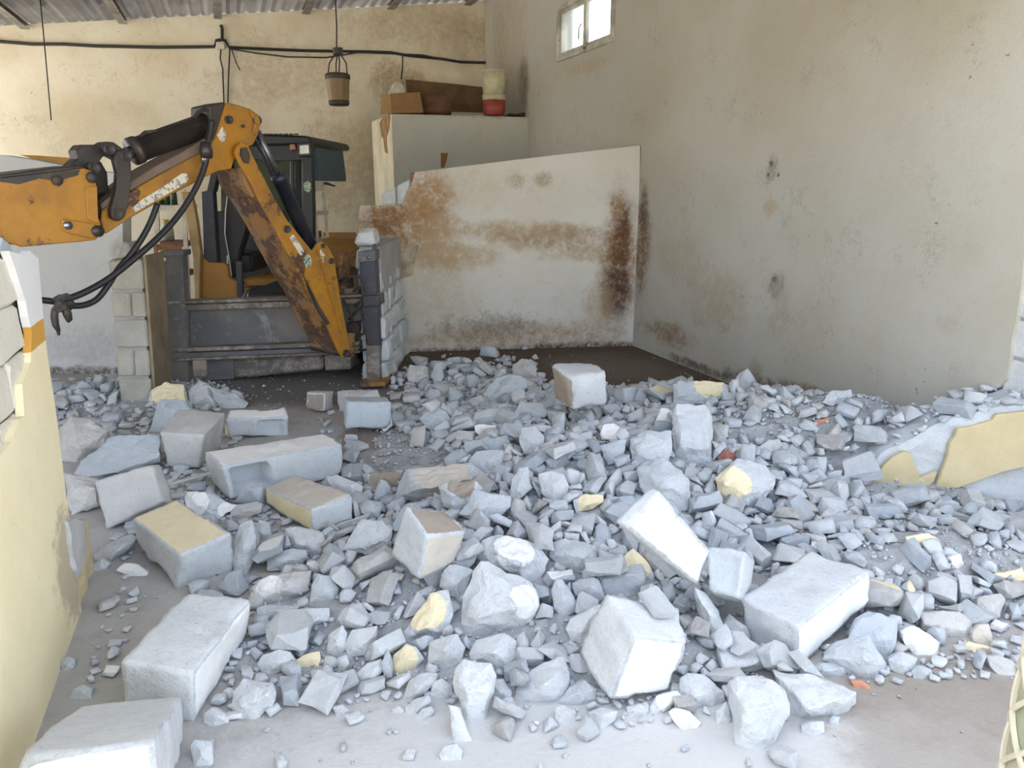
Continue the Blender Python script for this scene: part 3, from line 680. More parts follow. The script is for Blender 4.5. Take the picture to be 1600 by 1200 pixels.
tank = pp('lower_tank', PF, [(322, 562), (366, 561), (504, 554), (505, 578), (440, 585), (366, 592), (324, 594)], 0.10, 0.35, m_frame_b, dig, .02)
pp('tank_band', PF, [(322, 561), (365, 559), (365, 593), (323, 595)], 0.08, 0.02, m_frame_g, tank)
pp('lower_box', PF, [(506, 556), (548, 553), (548, 577), (508, 579)], 0.05, 0.2, m_frame_b)
# stabiliser legs
s1 = pp('stabiliser', PF, [(252, 397), (284, 396), (288, 470), (294, 600), (264, 606), (259, 487)], -0.02, 0.10, m_frame_g)
pp('cap', PF, [(250, 392), (286, 391), (286, 400), (251, 401)], -0.04, 0.14, m_frame_g, s1)
pin(PF, 257.5, 405, -0.03, .016, .02, m_lens, s1, 'reflector')
s2 = pp('stabiliser', PF, [(561, 400), (586, 398), (590, 462), (594, 542), (592, 600), (574, 601), (573, 543), (564, 470)], -0.03, 0.11, m_navy)
pp('cap', PF, [(559, 394), (586, 391), (586, 408), (560, 410)], -0.06, 0.16, m_frame_g, s2)
pp('cap_hook', PF, [(581, 382), (584, 381), (587, 388), (587, 398), (581, 398)], -0.04, 0.05, m_navy, s2, 0)
pp('sleeve', PF, [(566, 462), (593, 461), (594, 478), (567, 480)], -0.06, 0.17, m_navy, s2)
pp('foot_shaft', PF, [(572, 541), (593, 540), (593, 598), (573, 599)], -0.05, 0.13, m_frame_b, s2)
pp('foot_plate', PF, [(562, 598), (600, 597), (602, 604), (561, 606)], -0.12, 0.3, m_rust, s2)
pin(PF, 577, 402, -0.06, .012, .02, m_chrome, s2, 'bolt')
# valves and small pipes beside the right stabiliser
vb = pp('valve_block', PF, [(543, 505), (560, 503), (563, 540), (545, 543)], 0.0, 0.12, m_black)
pp('valve_block', PF, [(536, 452), (560, 450), (562, 500), (540, 502)], 0.1, 0.12, m_frame_b)
for pts in ([(530, 440), (545, 432), (560, 432), (570, 440), (572, 455), (566, 470), (555, 478)], [(545, 500), (558, 485), (566, 470), (568, 452), (560, 448), (552, 456)], [(550, 540), (560, 525), (572, 520), (576, 532), (574, 546), (562, 548)], [(536, 468), (548, 488), (552, 505)], [(560, 505), (568, 500), (570, 520)]):
    mb = MB(); mb.tube([PF.pt(x, y, -.03) for x, y in pts], .011, 8); mb.build('pipe', m_black, dig, True)
pp('slew_post', PF, [(528, 400), (534, 396), (541, 430), (545, 470), (556, 540), (548, 556), (536, 558)], 0.12, 0.2, m_rust)
mb = MB(); mb.tube([PF.pt(545, 520, -.04), PF.pt(545, 556, -.04)], .05, 14); mb.build('slew_pin', m_rust, dig, True)
# chassis and wheels behind the frame
mb = MB(); mb.box((-1.75, 7.55, 0.55), (1.0, 2.5, 0.35)); mb.bevel(.02); ch = mb.build('chassis', m_cab, dig)
for x in (-2.28, -1.28):
    for y, r_ in ((6.75, .36), (8.6, .32)):
        c = Vector((x, y, r_)); mb = MB()
        mb.lathe(c - Vector((.11, 0, 0)), [(r_ * .5, .0), (r_ * .9, 0), (r_, .04), (r_, .18), (r_ * .9, .22), (r_ * .5, .22)], 32, (1, 0, 0)); w = mb.build('wheel', m_hose, dig, True)
        mb = MB(); mb.lathe(c - Vector((.06, 0, 0)), [(.001, .02), (r_ * .3, .02), (r_ * .52, 0), (r_ * .52, .12), (r_ * .3, .1), (.001, .1)], 24, (1, 0, 0)); mb.build('rim', m_yel2, w, True)
mb = MB(); mb.box((-1.80, 8.8, 0.85), (0.7, 0.9, 0.35)); mb.bevel(.05, 2); mb.build('bonnet', m_yel2, dig)
# cab
roofp = pp('cab_roof', PC, [(338, 214), (405, 209), (480, 212), (487, 217), (487, 226), (405, 228), (338, 230)], 0.0, 1.35, m_cab, dig, 0.02)
for k_, x in enumerate(range(415, 470, 8)):
    mb = MB(); mb.lathe(PC.pt(x, 211, .02), [(.001, .0), (.02, 0), (.02, .012), (.001, .012)], 8); mb.build('bolt', m_cab, roofp)
pp('cab_header', PC, [(345, 229), (487, 226), (487, 250), (440, 252), (400, 250), (345, 252)], 0.04, 0.05, m_cab)
pp('cab_post', PC, [(471, 240), (487, 238), (489, 327), (489, 460), (474, 460), (472, 327)], 0.0, 0.09, m_cab)
pp('cab_post', PC, [(453, 250), (459, 250), (460, 460), (452, 460)], 0.06, 0.05, m_cab)
pp('cab_post', PC, [(314, 300), (332, 296), (339, 405), (339, 466), (322, 466), (318, 405)], 0.02, 0.09, m_navy)
pp('cab_post', PC, [(338, 229), (348, 229), (334, 300), (322, 300)], 0.02, 0.09, m_cab)
pp('cab_post', PC, [(355, 240), (362, 240), (362, 440), (352, 440)], 1.2, 0.08, m_cab)
pp('cab_post', PC, [(462, 232), (470, 232), (470, 440), (462, 440)], 1.2, 0.08, m_cab)
m_cg = NT('dark_cab_glass'); m_cg.bs.inputs['Transmission Weight'].default_value = 0.85; m_cg.bs.inputs['IOR'].default_value = 1.1; m_cg = m_cg.fin((0.13, 0.16, 0.13), 0.15)
pp('side_window', PC, [(460, 252), (471, 252), (474, 400), (460, 400)], 0.04, 0.01, m_cg)
pp('front_window', PC, [(345, 240), (465, 240), (465, 330), (345, 330)], 1.22, 0.01, m_cg)
pp('dark_interior_panel', PC, [(335, 330), (467, 330), (467, 440), (335, 440)], 1.2, 0.04, m_cab)  # black sheet added to stand for the shade inside the cab
pp('body_panel', PC, [(300, 392), (303, 389), (312, 390), (316, 402), (325, 410), (350, 411), (355, 415), (358, 434), (370, 440), (375, 466), (375, 478), (308, 478)], 0.0, 0.05, m_yel2)
pp('floor_rail', PC, [(377, 437), (470, 434), (470, 446), (377, 447)], 0.02, 0.9, m_yel2)
pp('floor_rail', PC, [(377, 449), (470, 448), (470, 480), (377, 480)], 0.0, 0.9, m_yel2)
pp('tan_post', PC, [(283, 300), (298, 300), (307, 345), (313, 392), (311, 474), (304, 474), (301, 400), (290, 340)], -0.06, 0.06, m_tan)
pp('lever_post', PC, [(368, 408), (378, 408), (380, 468), (370, 468)], -0.05, 0.03, m_navy)
se = pp('seat', PC, [(350, 330), (354, 296), (366, 288), (384, 292), (389, 330), (386, 360), (375, 395), (372, 430), (360, 436), (356, 405), (349, 365)], 0.25, 0.12, m_hose, dig, .02)
pp('seat_cushion', PC, [(352, 395), (392, 395), (396, 425), (352, 430)], 0.3, 0.45, m_hose, se, .03)
lt = pp('work_light', PC, [(464, 223), (486, 222), (487, 244), (465, 245)], -0.10, 0.1, m_cab)
pp('lens', PC, [(468, 227), (482, 226), (483, 240), (468, 241)], -0.105, 0.01, m_lens, lt, .004)
pp('indicator_light', PC, [(452, 225), (461, 225), (463, 234), (452, 235)], -0.04, 0.05, plain('amber_lens', (0.30, 0.10, 0.02), .2))
pp('sticker', PC, [(474, 287), (481, 282), (486, 287), (486, 297), (481, 301), (475, 297)], -0.004, .004, m_stg, dig, 0)
pp('side_panel', PC, [(487, 230), (496, 230), (502, 275), (502, 283), (488, 282)], 0.25, 0.9, plain('blue_grey_panel', (0.055, 0.085, 0.10), .6))

# ------------------------------------------------------------------ things at the back of the shed
m_wht = plain('old_white_enamel', (0.62, 0.58, 0.48), .6, var=.2)
m_wood = plain('varnished_wood', (0.42, 0.22, 0.09), .5, var=.3)
m_dwood = plain('dark_wood', (0.16, 0.08, 0.045), .7, var=.3)
PQ = Plane((-3.2, 8.6), (1, 0.05))
sh = thing('shelf_rack', PQ.pt(265, 500, .2) * 1.0, 'cream metal shelf rack of bottles behind the grey pillar', 'shelf')
sh.location.z = 0
def zq(pl, x, y): return pl.pt(x, y)
for (x0, x1, xb0, xb1) in ((240, 246, 243, 249), (284, 289, 286, 291)):
    for o_ in (0, .35):
        a, b = PQ.pt((x0 + x1) / 2, 296, o_), PQ.pt((xb0 + xb1) / 2, 440, o_); b.z = 0
        mb = MB(); mb.beam(b, a, .045, .03, PQ.n); mb.build('upright', m_wht, sh)
for y in (321, 378, 425):
    mb = MB(); mb.prism([PQ.pt(x_, y_, -.01) for x_, y_ in ((243, y), (289, y), (289, y + 8), (243, y + 8))], PQ.n * .38); mb.build('board', m_wht if y == 321 else m_dwood, sh)
def bottle(x, y, r, h, mat, label, capm=None, pl=PQ, off=.15, cat='bottle', group=None, name='bottle'):
    c = pl.pt(x, y, off); mb = MB(); mb.lathe(c, [(.001, 0), (r, 0), (r, h * .65), (r * .45, h * .82), (r * .42, h), (.001, h)], 16)
    me = mb.mesh(name, True); o = link(name, me, mat); tag(o, label, cat, group)
    if capm:
        root = o; mb = MB(); mb.lathe(c + Vector((0, 0, h * .96)), [(r * .5, 0), (r * .5, h * .12), (.001, h * .12)], 16); mb.build('cap', capm, root, True)
    return o
for i, x in enumerate((252, 262, 273)):
    bottle(x, 320, .034, .2, plain('dark_green_glass_%d' % i, (0.03, 0.07, 0.045), .2), ('left', 'middle', 'right')[i] + ' one of three dark green bottles on the top board of the shelf rack', group='green bottles on the shelf rack')
bottle(262, 376, .075, .22, plain('cloudy_plastic', (0.45, 0.45, 0.38), .5), 'cloudy plastic jug with yellow cap on the shelf rack', plain('yellow_cap', (0.65, 0.5, 0.05), .5), cat='jug', name='plastic_jug')
# wooden chair in front of the rack
PH = Plane((-3.05, 7.9), (1, 0.3))
ch_ = thing('wooden_chair', PH.pt(262, 470).xy.to_3d(), 'varnished wooden chair standing beside the digger, left of its cab', 'chair')
ch_.location.z = 0
cr0, cr1 = PH.pt(243, 386), PH.pt(281, 388)
mb = MB(); mb.tube([cr0, cr0.lerp(cr1, .5) + PH.n * .05, cr1], .03, 8); mb.build('top_rail', m_wood, ch_, True)
for p in (cr0, cr1):
    q = p.copy(); q.z = 0; mb = MB(); mb.beam(q - PH.n * .03, p + Vector((0, 0, .03)), .035, .035, PH.n); mb.build('back_leg', m_wood, ch_)
    q2 = q + PH.n * -.42; t2 = q2.copy(); t2.z = .44; mb = MB(); mb.beam(q2, t2, .035, .035, PH.n); mb.build('front_leg', m_wood, ch_)
c_ = (cr0 + cr1) / 2 - PH.n * .21; c_.z = .455; mb = MB(); mb.box(c_, ((cr1 - cr0).length + .04, .44, .03), Matrix.Rotation(math.atan2(PH.d.y, PH.d.x), 3, 'Z')); mb.bevel(.008); mb.build('seat', m_wood, ch_)
for z_ in (.62, .78): 
    a, b = cr0.copy(), cr1.copy(); a.z = b.z = z_; mb = MB(); mb.beam(a, b, .02, .05, (0, 0, 1)); mb.build('slat', m_wood, ch_)
# shelf on the right of the cab
PX = Plane((-2.3, 9.2), (1, 0.1))
lr = thing('narrow_rack', PX.pt(500, 450).xy.to_3d(), 'narrow white metal rack right of the digger cab', 'rack'); lr.location.z = 0
for x in (491, 507):
    for o_ in (0, .3):
        a = PX.pt(x - 3, 290, o_); b = a.copy() + PX.d * .05; b.z = 0; mb = MB(); mb.beam(b, a, .035, .03, PX.n); mb.build('upright', m_wht, lr)
for y in (330, 372, 410):
    mb = MB(); mb.prism([PX.pt(x_, y_, 0) for x_, y_ in ((489, y), (508, y), (508, y + 6), (489, y + 6))], PX.n * .32); mb.build('board', m_wht, lr)
def pbox(name, pl, pts, off, th, mat, label, cat, group=None, bev=.006):
    mb = MB(); mb.prism([pl.pt(x, y, off) for x, y in pts], pl.n * th)
    if bev: mb.bevel(bev)
    return tag(mb.build(name, mat), label, cat, group)
pbox('carton', PX, [(489, 284), (503, 283), (504, 297), (490, 298)], -.02, .15, m_wht, 'small white carton on top of the narrow rack', 'box')
pbox('paint_tin', PX, [(491, 361), (501, 361), (501, 371.5), (491, 371.5)], .05, .1, m_dwood, 'brown tin on the middle board of the narrow rack', 'tin', bev=.01)
pbox('bracket', PX, [(503, 284), (512, 285), (524, 290), (523, 292), (510, 289), (503, 288)], .2, .03, m_black, 'dark metal bracket sticking out beside the white carton', 'bracket', bev=0)
mb = MB(); mb.hull([PX.pt(x, y, .45 + o) for x, y in ((534, 402), (545, 402), (555, 408), (559, 425), (557, 440), (540, 425), (533, 415)) for o in (0, .2)]); chipped(mb, .015, 3, 1, .015, 12)
tag(mb.build('cream_sack', m_wht), 'crumpled cream sack lying between the digger arm and the grey stabiliser', 'sack')
# stand the sack on a dark crate
mb = MB(); c_ = PX.pt(546, 438, .56); mb.box((c_.x, c_.y, c_.z / 2 - .02), (.38, .3, c_.z - .04)); mb.bevel(.01); tag(mb.build('dark_crate', m_dwood), 'dark wooden crate under the cream sack', 'crate')

# loft room at the back right: solid pale block with stores on top
ZL = 2.46
lf, lrt = floor_at(612, 178, ZL), floor_at(829, 183, ZL)
PLF = Plane((lf.x, lf.y), (lrt.x - lf.x, lrt.y - lf.y))
lb = floor_at(581, 190, ZL)
back = Vector((lb.x - lf.x, lb.y - lf.y, 0))
mb = MB(); mb.prism([Vector((p.x, p.y, 0)) for p in (lf, lrt + Vector((-.02, 0, 0)), lrt + Vector((-.02, 0, 0)) + back, lf + back)], (0, 0, ZL))
lo = tag(mb.build('wall_loft', m_loft), kind='structure')
mb = MB(); bd = back.normalized(); nn = Vector((-bd.y, bd.x, 0)); nn = nn if nn.x < 0 else -nn
mb.prism([Vector((p.x, p.y, 0)) + nn * .003 for p in (lf, lf + back)] + [Vector((p.x, p.y, ZL - .01)) + nn * .003 for p in (lf + back, lf)], nn * -.01); mb.build('side_coat', plain('cream_side_paint', (0.68, 0.62, 0.46), .9, var=.15, scale=2), lo)
a = lf + back + nn * .03; mb = MB(); mb.beam((a.x, a.y, 0), (a.x, a.y, ZL - .02), .05, .05); mb.build('door_post', m_dwood, lo)
def onface(u, z, o=0): return Vector((lf.x, lf.y, 0)) + bd * u + nn * o + Vector((0, 0, z))
mb = MB(); mb.prism([onface(u, z, .004) for u, z in ((.05, 2.46), (.45, 2.46), (.7, 2.40), (.6, 2.22), (.5, 2.2), (.42, 2.02), (.3, 2.0), (.33, 2.2), (.15, 2.3))], nn * .01); mb.build('bare_patch', plain('bare_brown_render', (0.33, 0.2, 0.1), .9, var=.4), lo)
mb = MB(); mb.prism([PLF.pt(x, y, -.005) for x, y in ((689, 239), (700, 239), (698, 250), (694, 262), (689, 262))], PLF.n * .004); mb.build('bare_patch', plain('terracotta_patch', (0.30, 0.13, 0.06), .9), lo)
m_card = plain('cardboard', (0.33, 0.19, 0.085), .85, var=.08); m_cardl = plain('cardboard_inside', (0.62, 0.42, 0.2), .85, var=.05)
bxr = pp('cardboard_box', PLF, [(611, 177), (662, 176), (656, 144), (609, 146)], 0.05, 0.45, m_card, None, .003)
tag(bxr, 'open brown cardboard box at the left end of the loft top', 'box')
mb = MB(); q0, q1, q2, q3 = PLF.pt(609, 177, .0), PLF.pt(607, 146, .0), PLF.pt(597, 147, -.12), PLF.pt(594, 179, -.12); mb.prism([q0, q1, q2, q3], (0.0, 0.01, 0)); mb.build('flap', m_cardl, bxr)
mb = MB(); mb.hull([PLF.pt(x, y, .7 + o) for x, y in ((606, 165), (608, 143), (614, 132), (622, 126), (632, 130), (640, 165)) for o in (0, .25)]); chipped(mb, .02, 3, 4, .02, 9)
tag(mb.build('cream_sack', m_wht), 'cream crumpled sack behind the cardboard box on the loft', 'sack')
brd = pbox('brown_board', PLF, [(636, 172), (634, 124), (700, 130), (754, 136), (756, 176)], 1.0, .03, plain('stained_brown_board', (0.15, 0.09, 0.045), .8, var=.5, scale=2), 'dark brown board leaning on the wall above the loft', 'board')
mb = MB(); mb.lathe(PLF.pt(678, 165, .55) - Vector((0, 0, .1)), [(.001, -.02), (.22, -.02), (.24, .02), (.24, .16), (.18, .22), (.001, .22)], 24); tag(mb.build('round_basin', m_dwood, smooth=True), 'dark reddish round basin beside the cardboard box', 'basin')
def bucket(x, ybot, ytop, wb, wt, off, parts, label):
    c = PLF.pt(x, ybot, off); t = PLF.pt(x, ytop, off); H_ = (t - c).z; sc = 1 / 1168 * (c - CAM).length
    rb, rt = wb * sc / 2, wt * sc / 2
    o = None
    for i, (f0, f1, m, nm) in enumerate(parts):
        r0, r1 = rb + (rt - rb) * f0, rb + (rt - rb) * f1; mb = MB(); mb.lathe(c, [(.001, H_ * f0), (r0, H_ * f0), (r1, H_ * f1), (r1 * .9, H_ * f1), (r1 * .85, H_ * f1 - .02 * (i == len(parts) - 1)), (.001, H_ * f1 - .02 * (i == len(parts) - 1))], 24)
        me = mb.mesh(nm, True); q = link(nm if i else 'bucket', me, m, o)
        if i == 0: o = q
    return tag(o, label, 'bucket')
m_crm = plain('cream_plastic', (0.60, 0.57, 0.38), .5, var=.15); m_red = plain('red_plastic', (0.36, 0.075, 0.065), .5, var=.2)
bucket(772, 180, 149, 31, 35, .12, ((0, .74, m_red, 'body'), (.74, 1, m_crm, 'rim_band')), 'red bucket with cream rim standing at the right end of the loft')
bu = bucket(772, 148.5, 110, 33, 34, .12, ((0, .93, m_crm, 'body'), (.93, 1, m_crm, 'rim')), 'cream plastic bucket stacked in the red bucket')
mb = MB(); mb.tube([PLF.pt(x, y, .1) for x, y in ((786, 114), (791, 118), (791, 130), (788, 139))], .02, 6); mb.build('handle', plain('peeled_label', (.4, .33, .2)), bu)
pbox('dark_rag', PLF, [(792, 181), (796, 177), (808, 178), (820, 175), (823, 181)], .1, .25, m_hose, 'dark rag lying right of the buckets on the loft', 'rag')

# hanging fly-trap lantern
YL = 8.0
def hl(x, y): return at(x, y, YL)
lan = thing('hanging_lantern', hl(530, 165), 'amber cylindrical lantern hanging on a rod from the roof', 'lantern')
c = hl(530, 165); t = hl(530, 120); H_ = t.z - c.z; sc = (c - CAM).length / 1168
m_amb = NT('dirty_amber_plastic'); m_amb.bs.inputs['Transmission Weight'].default_value = .35; m_amb = m_amb.fin(m_amb.mix(m_amb.ramp(m_amb.noise(30, 3, stretch=(1, 1, .05)), .35, .65), (0.36, 0.26, 0.12), (0.24, 0.16, 0.07)), .5)
mb = MB(); mb.lathe(c, [(14 * sc, .03), (16.5 * sc, H_)], 28); mb.build('shade', m_amb, lan, True)
mb = MB(); mb.lathe(c, [(.001, 0), (13 * sc, 0), (14.5 * sc, .015), (14.5 * sc, .045), (.001, .045)], 28); mb.build('base', m_black, lan, True)
mb = MB(); mb.lathe(c, [(15 * sc, H_ - .03), (17.5 * sc, H_ - .02), (17.5 * sc, H_ + .02), (15 * sc, H_ + .03)], 28); mb.build('rim', m_black, lan, True)
for sx, dy in ((-1, 0), (1, 0), (.35, -1), (-.35, 1)):
    mb = MB(); top = hl(528, 78); b = c + Vector((sx * 14 * sc, dy * 14 * sc, H_)); mb.tube([b, b.lerp(top, .5) + Vector((sx * .035, 0, 0)), top], .007, 6); mb.build('hanger_wire', m_black, lan)
top = hl(526, 78); mb = MB(); mb.tube([top, hl(526, 40), (hl(525, 0).x, YL, roof_z(hl(525, 0).x, YL))], .008, 6); mb.build('rod', m_black, lan)
mb = MB(); mb.lathe(hl(528, 80) - Vector((0, 0, .03)), [(.001, 0), (.05, 0), (.05, .06), (.001, .06)], 10); mb.build('hook', m_black, lan)

# cables on the back wall
def cable(pts, r, label, group=None, off=-.03, pl=PB):
    mb = MB(); P_ = [pl.pt(x, y, off) for x, y in pts]; mb.tube(P_, r, 6); return tag(mb.build('cable', m_hose), label, 'cable', group)
cable([(-40, 62), (0, 65), (50, 69), (100, 69), (150, 72), (250, 74), (335, 73), (338, 63), (352, 63), (358, 74), (420, 77), (470, 79), (520, 80), (580, 81), (610, 82), (640, 87), (690, 92), (720, 97), (760, 98)], .02, 'thick dark cable running along the back wall under the roof')
cable([(358, 76), (400, 83), (450, 89), (510, 90), (560, 82), (612, 84), (660, 86), (700, 94), (758, 99)], .010, 'thin dark cable drooping under the thick cable', off=-.06)
cable([(629, 84), (629, 105), (627, 124)], .010, 'short dark wire hanging down behind the cardboard box')
cable([(345, 77), (344, 92), (348, 108), (350, 165)], .010, 'left one of two wires dropping from the junction box')
cable([(359, 77), (357, 120), (356, 165)], .010, 'right one of two wires dropping from the junction box')
cable([(362, 78), (369, 98), (375, 110)], .008, 'short stray wire end right of the junction box')
jb = pp('junction_box', PB, [(337, 65), (350, 64), (352, 76), (338, 77)], -.08, .08, m_wht, None, .01); tag(jb, 'cream junction box on the back wall under the third purlin', 'junction box')
cable([(341, 62), (347, 62), (347, 44), (345, 39)], .02, 'dark cable end going up from the junction box')
mb = MB(); Y_ = 9.2; p0, p1, p2 = at(80, 188, Y_), at(70, 75, Y_), at(63, 0, Y_); d_ = (p2 - p1).normalized(); 
tt = 0
while (p2 + d_ * tt).z < roof_z((p2 + d_ * tt).x, (p2 + d_ * tt).y): tt += .02
mb.tube([p0, p1, p2, p2 + d_ * tt], .007, 6); tag(mb.build('wire', m_hose), 'long thin wire hanging straight from the roof at the left', 'wire')

# roll of cream netting close by on the right
def netting():
    r = 0.12; c = Vector((at(1563, 1200, 1.30).x + r * 1.05 + 0.032, 1.30, 0)); root = thing('netting_roll', c, 'cream and green netting roll standing at the right edge near the camera', 'netting')
    t = NT('cream_green_sheet'); k_ = t.mix(t.ramp(t.noise(6, 5, .6), .4, .65), (0.46, 0.42, 0.29), (0.28, 0.33, 0.22)); m1 = t.fin(k_, .8)
    mb = MB(); mb.lathe(c, [(.001, 0), (r, 0), (r * 1.01, .45), (r, .82), (r * .55, .82), (r * .5, .76), (.001, .76)], 32); mb.build('sheet_roll', m1, root, True)
    m2 = plain('cream_cord', (0.62, 0.58, 0.45), .8); n = 7
    for s in (1, -1):
        mb = MB()
        for k in range(n):
            pts = [c + Vector((cos(a) * (r + .006), sin(a) * (r + .006), h)) for a, h in ((2 * pi * k / n + s * i * .13, .0 + i * .019) for i in range(44))]
            mb.tube(pts, .006, 5, False)
        mb.build('cord_net', m2, root)['kind'] = 'stuff'
netting()
# ------------------------------------------------------------------ rubble: mound of fine debris, named blocks, chunks
MOUND = [[0.15,2.95,0.17,0.75,0.6],[0.6,3.75,0.24,0.8,0.7],[0.0,4.6,0.16,0.75,0.8],[-0.35,6.2,0.1,0.5,0.6],[1.55,4.6,0.3,0.6,0.8],[2.15,4.1,0.34,0.5,0.5],[1.6,2.9,0.12,0.5,0.4],[-0.5,2.9,0.07,0.4,0.4],[-3.0,5.6,0.1,0.8,0.6],[2.15,3.0,0.1,0.45,0.3],[0.2,2.3,0.05,0.9,0.2],[-0.65,2.55,0.04,0.4,0.35],[-1.6,3.3,0.03,0.4,0.5],[0.8,5.2,0.1,0.6,0.5],[1.3,3.95,0.08,0.4,0.4]]
def mound_h(x, y):
    s = 0.0
    for bx, by, a, rx, ry in MOUND: s += a * math.exp(-((x - bx) / rx) ** 2 - ((y - by) / ry) ** 2)
    return max(0.0, s - 0.03)
def mound():
    bm = bmesh.new(); st = 0.03; x0, y0, nx, ny = -4.2, 1.9, 245, 195; V = {}
    for i in range(nx):
        for j in range(ny):
            x, y = x0 + i * st, y0 + j * st; z = mound_h(x, y)
            if z > 0.0:
                n_ = noise.noise(Vector((x * 9, y * 9, 1))) * .018 + noise.noise(Vector((x * 25, y * 25, 4))) * .012
                V[i, j] = bm.verts.new((x, y, max(-.02, z + n_ * min(1, z / .03) - .012)))
    for (i, j) in list(V):
        q = [V.get(k) for k in ((i, j), (i + 1, j), (i + 1, j + 1), (i, j + 1))]
        if all(q): bm.faces.new(q)
    me = bpy.data.meshes.new('dust'); bm.to_mesh(me); bm.free()
    o = link('rubble_dust', me, m_dust); tag(o, 'fine grey rubble dust heaped under and between the broken blocks', 'rubble dust', kind='stuff'); return o
m_dust = concrete('grey_rubble_dust', (0.44, 0.46, 0.48), (0.56, 0.575, 0.59), dark=(0.16, 0.16, 0.165), brown=0.4, vary=False, bump=1.0)
m_clay = plain('red_clay', (0.30, 0.12, 0.09), .9, var=.3); m_clay2 = plain('orange_clay', (0.55, 0.25, 0.16), .9, var=.2)
MATS = dict(conc=m_conc, concw=m_concw, concb=m_concb, concd=m_concd, pyel=m_pyel, pwht=m_pwht, pbrn=m_pbrn, pbfw=m_pbfw, clay=m_clay, clay2=m_clay2)

def make_block(name, label, mat, P8, paint, dent, seed, group=None):
    P8 = [Vector(p) for p in P8]; O = P8[0]
    d = [(P8[4] - O).length, (P8[2] - O).length, (P8[1] - O).length]
    n = [max(4, int(x / 0.015)) for x in d]
    def tri(u, v, w):
        p = Vector((0, 0, 0))
        for i in (0, 1):
            for j in (0, 1):
                for k in (0, 1):
                    p += P8[i * 4 + j * 2 + k] * ((u if i else 1 - u) * (v if j else 1 - v) * (w if k else 1 - w))
        return p
    bm = bmesh.new(); lay = bm.verts.layers.float.new('paint'); V = {}
    if dent: dax = 'xyz'.index(dent[0][0]); dside = int(dent[0][1])
    def vert(a):
        if a in V: return V[a]
        t = [a[i] / n[i] for i in range(3)]; m = [t[i] * d[i] for i in range(3)]
        base = tri(*t)
        r = 0.003 + 0.022 * max(0, noise.noise(base * 9 + Vector((seed * 3.1, 0, 0))) - .02) + 0.13 * max(0, noise.noise(base * 4.6 + Vector((0, seed * 1.7, 0))) - .16)
        r = min(r, min(d) * .4)
        q = [min(max(m[i], r), d[i] - r) for i in range(3)]; e = Vector([m[i] - q[i] for i in range(3)])
        if e.length > 1e-9: e = e.normalized() * r
        m2 = [q[i] + e[i] for i in range(3)]
        fine = noise.noise(base * 70) * .003 + noise.noise(base * 22) * .005 + noise.noise(base * 9 + Vector((seed, 0, 0))) * .010
        if dent:
            o_ = [i for i in range(3) if i != dax]
            if (a[dax] == 0) == (dside == 0) and (a[dax] in (0, n[dax])):
                u, v = t[o_[0]], t[o_[1]]; wob = noise.noise(base * 20) * .04
                if dent[1] < u + wob < dent[2] and dent[3] < v + wob < dent[4]: m2[dax] += dent[5] * (1 if dside == 0 else -1)
        p = tri(*[m2[i] / d[i] for i in range(3)])
        nrm = (p - (P8[0] + P8[7]) / 2).normalized(); v_ = bm.verts.new(p + nrm * fine)
        ed = sorted(min(m[i], d[i] - m[i]) for i in range(3))[1]
        v_[lay] = max(0.0, min(1.0, ed / 0.026)); V[a] = v_; return v_
    mats = [MATS[mat]]; fmap = {}
    for k, mm in paint.items(): mats.append(MATS[mm]); fmap[k] = len(mats) - 1
    for ax in range(3):
        o_ = [i for i in range(3) if i != ax]
        for side in (0, 1):
            for i in range(n[o_[0]]):
                for j in range(n[o_[1]]):
                    q = []
                    for di, dj in ((0, 0), (1, 0), (1, 1), (0, 1)):
                        a = [0, 0, 0]; a[ax] = n[ax] * side; a[o_[0]] = i + di; a[o_[1]] = j + dj; q.append(vert(tuple(a)))
                    f = bm.faces.new(q); f.material_index = fmap.get('xyz'[ax] + str(side), 0)
    bmesh.ops.recalc_face_normals(bm, faces=bm.faces)
    me = bpy.data.meshes.new(name); bm.to_mesh(me); bm.free(); me.polygons.foreach_set('use_smooth', [True] * len(me.polygons))
    for m_ in mats: me.materials.append(m_)
    c = sum(P8, Vector()) / 8; me.transform(Matrix.Translation(-c))
    o = link(name, me); o.location = c; return tag(o, label, 'concrete block', group)

